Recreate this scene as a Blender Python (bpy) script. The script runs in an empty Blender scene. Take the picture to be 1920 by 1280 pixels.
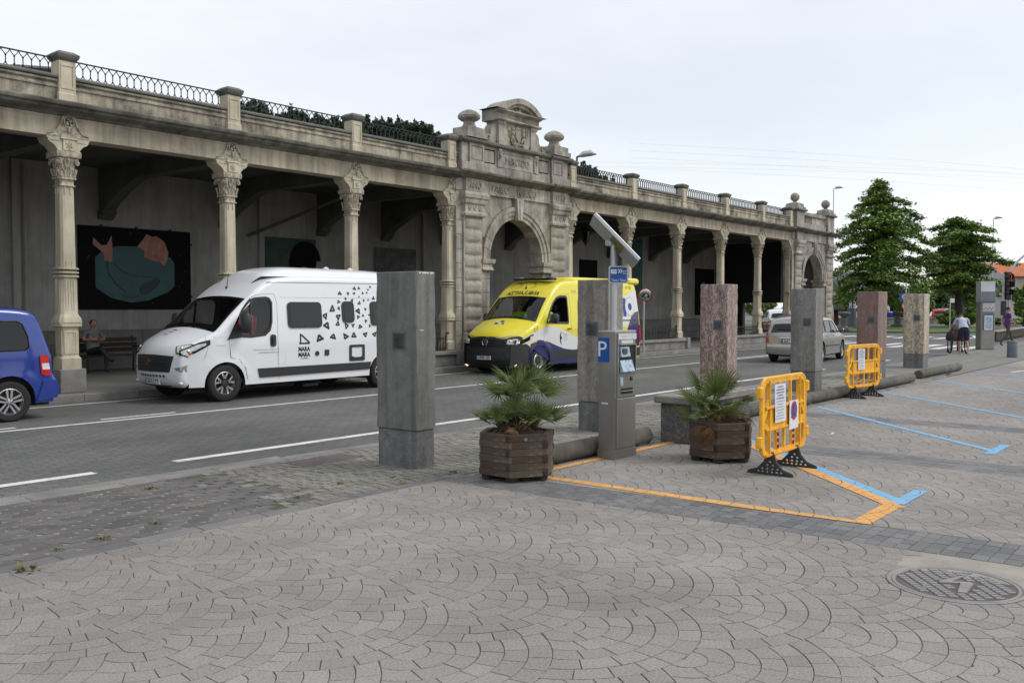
import bpy, bmesh, math, random
import numpy as np
from mathutils import Vector, Matrix, geometry
R = math.radians
PI = math.pi
random.seed(7)
rng = np.random.default_rng(7)
S = bpy.context.scene
COL = S.collection

# ------------------------------------------------------------------ camera
YAW = R(39.42); TILT = math.atan(64 / 1707.0); EYE = 1.72
cam_d = bpy.data.cameras.new('camera'); cam = bpy.data.objects.new('camera', cam_d); COL.objects.link(cam)
cam_d.lens = 32.0; cam_d.sensor_width = 36.0; cam_d.clip_start = 0.1; cam_d.clip_end = 3000
fwd = Vector((math.cos(YAW) * math.cos(TILT), math.sin(YAW) * math.cos(TILT), -math.sin(TILT)))
cam.location = (0, 0, EYE); cam.rotation_euler = fwd.to_track_quat('-Z', 'Y').to_euler()
S.camera = cam

# ------------------------------------------------------------------ overcast sky, soft sun, exposure
world = bpy.data.worlds.new('World'); S.world = world; world.use_nodes = True
wn = world.node_tree; wn.nodes.clear()
def wnode(t, **k):
    n = wn.nodes.new(t)
    for a, b in k.items(): setattr(n, a, b)
    return n
SUN_EL, SUN_AZ = R(48), R(-52)          # azimuth of the sun measured from +x towards +y
sky = wnode('ShaderNodeTexSky', sky_type='NISHITA', sun_disc=False, sun_elevation=SUN_EL, sun_rotation=PI / 2 - SUN_AZ)
bsky = wnode('ShaderNodeBackground'); bsky.inputs[1].default_value = 0.05
wn.links.new(sky.outputs[0], bsky.inputs[0])
tc = wnode('ShaderNodeTexCoord'); mp = wnode('ShaderNodeMapping'); mp.inputs['Scale'].default_value = (1, 1, 3.2)
nz = wnode('ShaderNodeTexNoise'); nz.inputs['Scale'].default_value = 1.3; nz.inputs['Detail'].default_value = 5; nz.inputs['Roughness'].default_value = .55
rp = wnode('ShaderNodeValToRGB')
rp.color_ramp.elements[0].position = .30; rp.color_ramp.elements[0].color = (.735, .745, .765, 1)
rp.color_ramp.elements[1].position = .68; rp.color_ramp.elements[1].color = (.96, .955, .945, 1)
bcl = wnode('ShaderNodeBackground'); bcl.inputs[1].default_value = 0.9
add = wnode('ShaderNodeAddShader'); out = wnode('ShaderNodeOutputWorld')
L = wn.links.new
L(tc.outputs['Generated'], mp.inputs[0]); L(mp.outputs[0], nz.inputs['Vector']); L(nz.outputs[0], rp.inputs[0]); L(rp.outputs[0], bcl.inputs[0])
L(bsky.outputs[0], add.inputs[0]); L(bcl.outputs[0], add.inputs[1]); L(add.outputs[0], out.inputs[0])
sun_d = bpy.data.lights.new('sun', 'SUN'); sun = bpy.data.objects.new('sun', sun_d); COL.objects.link(sun)
sun_d.energy = 1.75; sun_d.angle = R(26); sun_d.color = (1, .97, .92)
sdir = Vector((math.cos(SUN_EL) * math.cos(SUN_AZ), math.cos(SUN_EL) * math.sin(SUN_AZ), math.sin(SUN_EL)))
sun.rotation_euler = sdir.to_track_quat('Z', 'Y').to_euler(); sun.location = (0, -20, 40)
S.view_settings.view_transform = 'Standard'; S.view_settings.look = 'None'
S.view_settings.exposure = 0.0; S.view_settings.gamma = 1.0; S.view_settings.use_curve_mapping = False
S.cycles.max_bounces = 6; S.cycles.diffuse_bounces = 3; S.cycles.glossy_bounces = 3; S.cycles.transparent_max_bounces = 12
S.cycles.transmission_bounces = 4

# ------------------------------------------------------------------ materials
def M(name, col, rough=.8, col2=None, vs=3., var=.25, bump=0., bs=40., metal=0., island=0., obj=0., speck=0., sps=90., streak=0., stz=.25, spec=.5, dist=.01, coat=0., alpha=None, lo=.35, hi=.65, em=None, world=False):
    m = bpy.data.materials.new(name); m.use_nodes = True; nt = m.node_tree; nt.nodes.clear(); l = nt.links.new
    N = nt.nodes.new
    o = N('ShaderNodeOutputMaterial'); p = N('ShaderNodeBsdfPrincipled'); l(p.outputs[0], o.inputs[0])
    p.inputs['Roughness'].default_value = rough; p.inputs['Metallic'].default_value = metal
    p.inputs['Specular IOR Level'].default_value = spec
    if coat: p.inputs['Coat Weight'].default_value = coat; p.inputs['Coat Roughness'].default_value = .06
    if col2 is None: col2 = tuple(c * (1 - var) for c in col)
    t = N('ShaderNodeTexCoord'); vec = t.outputs['Object']
    if world:
        g = N('ShaderNodeNewGeometry'); vec = g.outputs['Position']
    def noise(sc, v=None, det=6, rg=.6):
        n = N('ShaderNodeTexNoise'); n.inputs['Scale'].default_value = sc; n.inputs['Detail'].default_value = det; n.inputs['Roughness'].default_value = rg
        l(v or vec, n.inputs['Vector']); return n.outputs[0]
    def ramp(x, a, b, ca, cb):
        r = N('ShaderNodeValToRGB'); e = r.color_ramp.elements
        e[0].position = a; e[1].position = b; e[0].color = (*ca, 1); e[1].color = (*cb, 1); l(x, r.inputs[0]); return r.outputs[0]
    c = ramp(noise(vs), lo, hi, col, col2)
    def mul(a, b, f=1.):
        x = N('ShaderNodeMix'); x.data_type = 'RGBA'; x.blend_type = 'MULTIPLY'; x.inputs[0].default_value = f
        l(a, x.inputs[6]); l(b, x.inputs[7]); return x.outputs[2]
    def rand(src, amt):
        r = N('ShaderNodeMapRange'); r.inputs['To Min'].default_value = 1 - amt; r.inputs['To Max'].default_value = 1 + amt * .8
        l(src, r.inputs[0]); return r.outputs[0]
    if island:
        g = N('ShaderNodeNewGeometry'); c = mul(c, rand(g.outputs['Random Per Island'], island))
    if obj:
        g = N('ShaderNodeObjectInfo'); c = mul(c, rand(g.outputs['Random'], obj))
    if speck:
        c = mul(c, ramp(noise(sps, det=3, rg=.7), .38, .62, (1 - speck,) * 3, (1 + speck * .5,) * 3))
    if streak:
        mp = N('ShaderNodeMapping'); mp.inputs['Scale'].default_value = (3.2, 3.2, stz); l(vec, mp.inputs[0])
        a = ramp(noise(1.4, mp.outputs[0], 8, .7), .36, .62, (1 - streak,) * 3, (1.06,) * 3)
        c = mul(c, a)
        c = mul(c, ramp(noise(1.1, det=8, rg=.65), .35, .6, (1 - streak * .7,) * 3, (1.05,) * 3))
    l(c, p.inputs['Base Color'])
    if bump:
        b = N('ShaderNodeBump'); b.inputs['Strength'].default_value = bump; b.inputs['Distance'].default_value = dist
        l(noise(bs, det=5), b.inputs['Height']); l(b.outputs[0], p.inputs['Normal'])
    if em: p.inputs['Emission Color'].default_value = (*em[0], 1); p.inputs['Emission Strength'].default_value = em[1]
    m.diffuse_color = (*col, 1)
    return m

def glass(name, tint=(.05, .06, .06), rough=.02, clear=.6):
    m = bpy.data.materials.new(name); m.use_nodes = True; nt = m.node_tree; nt.nodes.clear(); l = nt.links.new; N = nt.nodes.new
    o = N('ShaderNodeOutputMaterial'); mx = N('ShaderNodeMixShader'); t = N('ShaderNodeBsdfTransparent'); g = N('ShaderNodeBsdfGlossy')
    t.inputs[0].default_value = (clear, clear * 1.02, clear, 1); g.inputs['Roughness'].default_value = rough; g.inputs[0].default_value = (.95, .97, 1, 1)
    f = N('ShaderNodeFresnel'); f.inputs[0].default_value = 1.5
    l(f.outputs[0], mx.inputs[0]); l(t.outputs[0], mx.inputs[1]); l(g.outputs[0], mx.inputs[2]); l(mx.outputs[0], o.inputs[0])
    return m

MT = dict(
    plaza=M('stamped_concrete', (.296, .277, .256), .85, vs=.5, var=.28, bump=.35, bs=55, island=.09, obj=.09, speck=.22, sps=70, world=True),
    joint=M('joint_dirt', (.175, .16, .145), .95, vs=2, var=.5, bump=.3, bs=50, world=True),
    jointpale=M('joint_mortar', (.30, .275, .25), .95, vs=2, var=.6, bump=.3, bs=50, world=True),
    jointgreen=M('joint_moss', (.05, .05, .036), .95, (.075, .085, .03), vs=1.5, bump=.3, bs=50, world=True),
    cobble=M('cobble', (.225, .212, .192), .85, (.17, .165, .142), vs=.9, bump=.4, bs=60, island=.18, obj=.18, speck=.2, world=True),
    cobdark=M('brick_paver', (.10, .098, .098), .8, (.14, .13, .12), vs=1.2, bump=.4, bs=60, island=.28, obj=.28, speck=.2, world=True),
    slate=M('slate_tile', (.12, .122, .126), .7, (.17, .165, .16), vs=1.5, bump=.3, bs=60, island=.22, obj=.22, speck=.15, world=True),
    curb=M('kerb_stone', (.27, .26, .245), .85, vs=2, var=.4, bump=.4, bs=50, obj=.08, speck=.2, world=True),
    gutter=M('gutter_concrete', (.27, .265, .25), .9, vs=1.5, var=.3, bump=.6, bs=90, speck=.45, sps=60, world=True),
    ground=M('far_ground', (.16, .16, .15), .95, vs=.1, var=.3, world=True),
    grass=M('grass', (.055, .10, .022), .9, (.10, .15, .04), vs=1.5, bump=.6, bs=30, world=True),
    white_line=M('white_road_paint', (.70, .69, .65), .7, (.42, .42, .40), vs=5, lo=.5, hi=.75, world=True, speck=.15, sps=60),
    orange_line=M('orange_paint', (.70, .35, .09), .75, (.48, .29, .13), vs=7, lo=.46, hi=.8, world=True, speck=.15, sps=60),
    blue_line=M('blue_paint', (.18, .43, .66), .75, (.20, .34, .45), vs=7, lo=.46, hi=.8, world=True, speck=.15, sps=60),
    facade=M('painted_stone', (.56, .49, .365), .85, (.44, .38, .285), vs=1.3, bump=.3, bs=30, streak=.38, speck=.12, world=True),
    cream=M('cream_cast_column', (.58, .52, .395), .75, (.49, .435, .315), vs=2.5, bump=.2, bs=30, streak=.25, stz=.5, world=True),
    carved=M('carved_cream', (.58, .52, .395), .8, (.20, .18, .135), vs=13, lo=.42, hi=.66, bump=.4, bs=30, streak=.3, stz=.6),
    parapet=M('stained_parapet', (.50, .45, .345), .9, (.15, .14, .115), vs=2.3, lo=.44, hi=.64, bump=.5, bs=22, streak=.5, speck=.2, world=True),
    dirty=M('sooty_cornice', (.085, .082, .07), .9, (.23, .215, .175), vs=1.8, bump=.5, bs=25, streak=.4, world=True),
    coping=M('dark_coping', (.10, .105, .09), .9, (.16, .155, .14), vs=2.2, bump=.4, bs=25, world=True),
    ashlar=M('grey_ashlar', (.54, .50, .43), .85, (.32, .295, .25), vs=1.7, bump=.5, bs=28, streak=.45, obj=.12, speck=.25, sps=45, world=True),
    rustic=M('rusticated_block', (.48, .43, .36), .9, (.36, .32, .27), vs=2.2, bump=1., bs=38, dist=.03, streak=.25, obj=.10, speck=.35, sps=40, world=True),
    ochre=M('ochre_relief', (.50, .455, .36), .9, (.30, .275, .22), vs=3, bump=.5, bs=30, streak=.3, world=True),
    plaster=M('grey_plaster', (.345, .335, .315), .9, (.275, .27, .255), vs=.7, bump=.3, bs=30, streak=.22, world=True),
    wains=M('wainscot_stone', (.14, .14, .13), .9, (.19, .185, .17), vs=2, bump=.4, bs=20, obj=.1, world=True),
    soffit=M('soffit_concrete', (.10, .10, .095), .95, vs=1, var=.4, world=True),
    darkwall=M('dark_painted_wall_and_shade', (.02, .02, .021), .9, vs=1, world=True),
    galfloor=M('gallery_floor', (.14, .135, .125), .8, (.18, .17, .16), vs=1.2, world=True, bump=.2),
    iron=M('wrought_iron', (.012, .012, .013), .6, vs=8),
    black=M('black_plastic', (.028, .028, .029), .55, vs=8, bump=.1, bs=200),
    blackgloss=M('black_gloss', (.008, .008, .009), .12, vs=8),
    rubber=M('rubber', (.018, .018, .018), .85, vs=12, bump=.3, bs=80),
    white=M('white_paint', (.74, .75, .76), .28, vs=1, var=.03, coat=.6),
    silver=M('silver_paint', (.36, .355, .34), .32, vs=1, var=.04, metal=.55, coat=.6),
    bluepaint=M('blue_paintwork', (.010, .036, .25), .22, vs=1, var=.05, metal=.1, coat=.9),
    yellow=M('ambulance_yellow', (.80, .70, .045), .3, vs=1, var=.04, coat=.5),
    navy=M('livery_navy', (.018, .014, .115), .4, vs=1, var=.05, coat=.4),
    livwhite=M('livery_white', (.68, .68, .67), .35, vs=1, var=.04, coat=.4),
    alloy=M('alloy_rim', (.62, .62, .63), .3, vs=3, var=.1, metal=.9),
    darkmetal=M('dark_metal', (.07, .07, .075), .45, vs=3, metal=.6),
    chrome=M('chrome', (.75, .76, .78), .12, vs=3, var=.05, metal=1),
    lamp=M('lamp_lens', (.75, .76, .76), .15, vs=10, var=.3, coat=.8),
    redlamp=M('red_lens', (.55, .01, .01), .2, vs=10, coat=.8),
    amber=M('amber_lens', (.7, .2, .03), .2, vs=10, coat=.8),
    lit=M('lit_lamp', (1, .85, .6), .3, em=((1, .72, .45), 3.)),
    litred=M('lit_red_signal', (.9, .02, .02), .3, em=((1, .02, .02), 2.2)),
    plate=M('number_plate', (.72, .72, .70), .4, vs=5, var=.08),
    interior=M('dark_interior', (.018, .018, .019), .8, vs=4),
    steel=M('brushed_steel', (.30, .29, .275), .42, vs=2.5, var=.15, metal=.75, bump=.06, bs=120),
    steelpale=M('pale_aluminium', (.48, .49, .50), .4, vs=2.5, var=.1, metal=.6),
    panelblue=M('machine_blue_grey', (.12, .14, .17), .5, vs=3),
    signblue=M('sign_blue', (.008, .085, .36), .4, vs=4, var=.1),
    signwhite=M('sign_white', (.75, .76, .77), .4, vs=4, var=.06),
    signred=M('sign_red', (.45, .02, .02), .4, vs=4, var=.1),
    ink=M('black_print', (.02, .02, .022), .6, vs=4),
    inkgrey=M('grey_print', (.22, .23, .25), .6, vs=4),
    paper=M('paper_notice', (.70, .70, .76), .8, vs=3, var=.08),
    orange=M('orange_barrier', (.93, .50, .012), .42, (.74, .33, .02), vs=9, speck=.08, bump=.12, bs=60),
    granite=M('dark_granite', (.085, .088, .088), .75, (.155, .155, .15), vs=14, bump=.6, bs=45, speck=.45, sps=35, world=True),
    benchtop=M('bench_slab', (.26, .25, .22), .85, (.20, .19, .165), vs=4, bump=.4, bs=40, speck=.2, world=True),
    logc=M('concrete_rail', (.135, .125, .105), .9, (.085, .08, .068), vs=5, bump=.6, bs=50, streak=.2, world=True),
    wood=M('weathered_timber', (.098, .068, .046), .85, (.23, .185, .145), vs=6, lo=.52, hi=.72, bump=.5, bs=50, obj=.35, streak=.3, stz=6),
    woodend=M('timber_end_grain', (.045, .036, .027), .9, vs=20, var=.4, obj=.3, bump=.4),
    soil=M('soil', (.05, .035, .022), .95, vs=20, var=.5, bump=1, bs=30),
    palm=M('palm_leaf', (.085, .14, .03), .5, (.17, .21, .06), vs=5, obj=.25, island=.2),
    palmdead=M('dry_palm_leaf', (.22, .12, .055), .8, (.13, .075, .04), vs=8, island=.3),
    trunk=M('palm_fibre', (.07, .045, .028), .95, vs=15, var=.5, bump=1, bs=40),
    bark=M('bark', (.055, .042, .033), .95, vs=6, var=.4, bump=.8, bs=20),
    leafdark=M('leaf_dark', (.085, .165, .024), .55, (.18, .27, .055), vs=.5, island=.45, world=True),
    leafmid=M('leaf_mid', (.06, .115, .025), .6, (.10, .17, .045), vs=.5, island=.35, world=True),
    leaflight=M('leaf_light', (.13, .20, .045), .6, (.19, .26, .07), vs=.5, island=.35, world=True),
    pine=M('pine_foliage', (.022, .048, .028), .8, (.04, .075, .04), vs=.2, island=.4, world=True),
    hill=M('hillside', (.03, .05, .025), .95, vs=.05, world=True),
    roof=M('clay_roof_tiles', (.50, .155, .055), .85, (.36, .11, .045), vs=1.5, bump=.5, bs=9, world=True),
    housewall=M('cream_render', (.52, .44, .34), .9, vs=.5, var=.12, world=True),
    housegrey=M('slate_gable', (.13, .14, .155), .8, vs=.5, var=.15, world=True),
    housewhite=M('white_render', (.60, .60, .58), .9, vs=.5, var=.1, world=True),
    pane=M('window_pane', (.008, .009, .010), .08, vs=2),
    skin=M('skin', (.38, .21, .145), .6, vs=8, var=.12),
    hair=M('hair', (.03, .022, .017), .8, vs=20),
    purple=M('purple_shirt', (.10, .03, .19), .9, vs=6, var=.2),
    brownc=M('brown_trousers', (.09, .07, .055), .9, vs=6, var=.2),
    navyc=M('navy_shorts', (.018, .022, .05), .9, vs=6, var=.2),
    whitec=M('white_cloth', (.58, .60, .64), .9, vs=4, var=.12),
    greyc=M('grey_cloth', (.17, .18, .19), .9, vs=4, var=.12),
    redc=M('red_cloth', (.75, .05, .03), .9, vs=6, var=.2),
    hivis=M('hi_vis_yellow', (.45, .85, .05), .8, vs=5, var=.1),
    murblack=M('mural_black', (.008, .008, .009), .9, vs=3, spec=.15),
    murteal=M('mural_teal', (.022, .10, .095), .6, (.03, .07, .08), vs=2),
    murpink=M('mural_pink', (.30, .10, .085), .6, (.35, .2, .15), vs=4),
    murdark=M('mural_line', (.012, .035, .04), .6, vs=3),
    murgreen=M('mural_green', (.014, .035, .026), .6, (.03, .06, .05), vs=3),
    murgrey=M('mural_grey', (.12, .12, .12), .7, (.05, .05, .05), vs=3),
    redbench=M('red_slats', (.30, .045, .02), .6, vs=5),
    mirror=M('mirror_face', (.42, .43, .43), .1, vs=2, var=.05, metal=1),
    solar=M('solar_glass', (.02, .025, .04), .12, vs=3, coat=1),
    rust=M('iron_cover', (.27, .262, .26), .6, (.20, .19, .185), vs=6, metal=.15, bump=.3, bs=50),
    rustlow=M('iron_cover_recess', (.13, .105, .092), .9, vs=6, var=.3),
    greenlcd=M('lcd', (.05, .07, .05), .3),
    bluelabel=M('pale_blue_label', (.42, .52, .60), .5, (.15, .26, .40), vs=28, lo=.45, hi=.6),
    brownpatch=M('sand_patch', (.33, .305, .265), .95, vs=4, var=.25, bump=.4, world=True),
    patch=M('metal_patch', (.12, .10, .10), .7, vs=4, var=.3, world=True),
    weed=M('weed_leaf', (.09, .115, .03), .8, (.22, .18, .04), vs=9, island=.3),
)
# road: dark stamped asphalt with a brick-bond relief
def road_mat():
    m = bpy.data.materials.new('stamped_asphalt'); m.use_nodes = True; nt = m.node_tree; p = nt.nodes['Principled BSDF']; l = nt.links.new; N = nt.nodes.new
    g = N('ShaderNodeNewGeometry')
    b = N('ShaderNodeTexBrick'); b.inputs['Scale'].default_value = 1.; b.inputs['Brick Width'].default_value = .24; b.inputs['Row Height'].default_value = .12
    b.inputs['Mortar Size'].default_value = .008; b.inputs['Mortar Smooth'].default_value = .3
    b.inputs['Color1'].default_value = (.108, .108, .104, 1); b.inputs['Color2'].default_value = (.135, .134, .129, 1); b.inputs['Mortar'].default_value = (.062, .062, .06, 1)
    l(g.outputs['Position'], b.inputs['Vector'])
    def mix(a, bb, f, bt='MULTIPLY'):
        x = N('ShaderNodeMix'); x.data_type = 'RGBA'; x.blend_type = bt; x.inputs[0].default_value = 1
        if hasattr(f, 'name'): l(f, x.inputs[0])
        l(a, x.inputs[6]); l(bb, x.inputs[7]) if hasattr(bb, 'name') else None; return x
    n1 = N('ShaderNodeTexNoise'); n1.inputs['Scale'].default_value = .35; n1.inputs['Detail'].default_value = 8; l(g.outputs['Position'], n1.inputs['Vector'])
    r1 = N('ShaderNodeValToRGB'); r1.color_ramp.elements[0].position = .35; r1.color_ramp.elements[0].color = (.78, .78, .78, 1); r1.color_ramp.elements[1].position = .65; r1.color_ramp.elements[1].color = (1.12, 1.12, 1.1, 1); l(n1.outputs[0], r1.inputs[0])
    x = mix(b.outputs[0], r1.outputs[0], 1)
    n2 = N('ShaderNodeTexNoise'); n2.inputs['Scale'].default_value = 120; n2.inputs['Detail'].default_value = 3; l(g.outputs['Position'], n2.inputs['Vector'])
    r2 = N('ShaderNodeValToRGB'); r2.color_ramp.elements[0].position = .38; r2.color_ramp.elements[0].color = (.7, .7, .7, 1); r2.color_ramp.elements[1].position = .62; r2.color_ramp.elements[1].color = (1.25, 1.25, 1.25, 1); l(n2.outputs[0], r2.inputs[0])
    y = mix(x.outputs[2], r2.outputs[0], 1)
    # tyre-worn paler lanes along x
    sp = N('ShaderNodeSeparateXYZ'); l(g.outputs['Position'], sp.inputs[0])
    w = N('ShaderNodeMath'); w.operation = 'SINE'; k = N('ShaderNodeMath'); k.operation = 'MULTIPLY'; k.inputs[1].default_value = 3.6; l(sp.outputs[1], k.inputs[0]); l(k.outputs[0], w.inputs[0])
    mr = N('ShaderNodeMapRange'); mr.inputs[1].default_value = -1; mr.inputs[3].default_value = .93; mr.inputs[4].default_value = 1.07; l(w.outputs[0], mr.inputs[0])
    z = mix(y.outputs[2], mr.outputs[0], 1)
    l(z.outputs[2], p.inputs['Base Color']); p.inputs['Roughness'].default_value = .82
    bp = N('ShaderNodeBump'); bp.inputs['Strength'].default_value = .5; bp.inputs['Distance'].default_value = .006; iv = N('ShaderNodeMath'); iv.operation = 'MULTIPLY_ADD'; iv.inputs[1].default_value = -1.5
    l(b.outputs['Fac'], iv.inputs[0]); l(n2.outputs[0], iv.inputs[2]); l(iv.outputs[0], bp.inputs['Height']); l(bp.outputs[0], p.inputs['Normal'])
    return m
MT['road'] = road_mat()
MT['glass'] = glass('clear_glass', clear=.72)
MT['tint'] = glass('tinted_glass', clear=.22)

# monolith stones: polished marbles with veins and shell fragments
def marble(name, a, b, vein, vs=6., frag=0., fragc=(.6, .58, .55), bump=.15):
    m = bpy.data.materials.new(name); m.use_nodes = True; nt = m.node_tree; p = nt.nodes['Principled BSDF']; l = nt.links.new; N = nt.nodes.new
    g = N('ShaderNodeNewGeometry'); P = g.outputs['Position']
    n = N('ShaderNodeTexNoise'); n.inputs['Scale'].default_value = vs; n.inputs['Detail'].default_value = 9; n.inputs['Roughness'].default_value = .68; n.inputs['Distortion'].default_value = 1.2; l(P, n.inputs['Vector'])
    r = N('ShaderNodeValToRGB'); e = r.color_ramp.elements; e[0].position = .33; e[0].color = (*a, 1); e[1].position = .66; e[1].color = (*b, 1); l(n.outputs[0], r.inputs[0])
    n2 = N('ShaderNodeTexNoise'); n2.inputs['Scale'].default_value = vs * .7; n2.inputs['Detail'].default_value = 5; n2.inputs['Distortion'].default_value = 2.5; l(P, n2.inputs['Vector'])
    r2 = N('ShaderNodeValToRGB'); e = r2.color_ramp.elements; e[0].position = .485; e[0].color = (0, 0, 0, 1); e[1].position = .515; e[1].color = (0, 0, 0, 1); q = r2.color_ramp.elements.new(.5); q.color = (.45, .45, .45, 1); l(n2.outputs[0], r2.inputs[0])
    x = N('ShaderNodeMix'); x.data_type = 'RGBA'; l(r2.outputs[0], x.inputs[0]); l(r.outputs[0], x.inputs[6]); x.inputs[7].default_value = (*vein, 1); c = x.outputs[2]
    if frag:
        mp = N('ShaderNodeMapping'); mp.inputs['Rotation'].default_value = (.5, .7, .9); mp.inputs['Scale'].default_value = (1, 1, .45); l(P, mp.inputs[0])
        n3 = N('ShaderNodeTexNoise'); n3.inputs['Scale'].default_value = 26; n3.inputs['Detail'].default_value = 2; n3.inputs['Distortion'].default_value = 1.5; l(mp.outputs[0], n3.inputs['Vector'])
        r3 = N('ShaderNodeValToRGB'); e = r3.color_ramp.elements; e[0].position = .60 - frag * .1; e[0].color = (0, 0, 0, 1); e[1].position = .66 - frag * .1; e[1].color = (frag, frag, frag, 1); l(n3.outputs[0], r3.inputs[0])
        y = N('ShaderNodeMix'); y.data_type = 'RGBA'; l(r3.outputs[0], y.inputs[0]); l(c, y.inputs[6]); y.inputs[7].default_value = (*fragc, 1); c = y.outputs[2]
    # rain streaks and grime
    mp = N('ShaderNodeMapping'); mp.inputs['Scale'].default_value = (9, 9, .5); l(P, mp.inputs[0])
    n4 = N('ShaderNodeTexNoise'); n4.inputs['Scale'].default_value = 1.; n4.inputs['Detail'].default_value = 7; l(mp.outputs[0], n4.inputs['Vector'])
    r4 = N('ShaderNodeValToRGB'); e = r4.color_ramp.elements; e[0].position = .35; e[0].color = (.70, .69, .67, 1); e[1].position = .62; e[1].color = (1.08, 1.08, 1.08, 1); l(n4.outputs[0], r4.inputs[0])
    z = N('ShaderNodeMix'); z.data_type = 'RGBA'; z.blend_type = 'MULTIPLY'; z.inputs[0].default_value = 1; l(c, z.inputs[6]); l(r4.outputs[0], z.inputs[7])
    l(z.outputs[2], p.inputs['Base Color']); p.inputs['Roughness'].default_value = .5
    bp = N('ShaderNodeBump'); bp.inputs['Strength'].default_value = bump; bp.inputs['Distance'].default_value = .005; l(n.outputs[0], bp.inputs['Height']); l(bp.outputs[0], p.inputs['Normal'])
    return m

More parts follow.
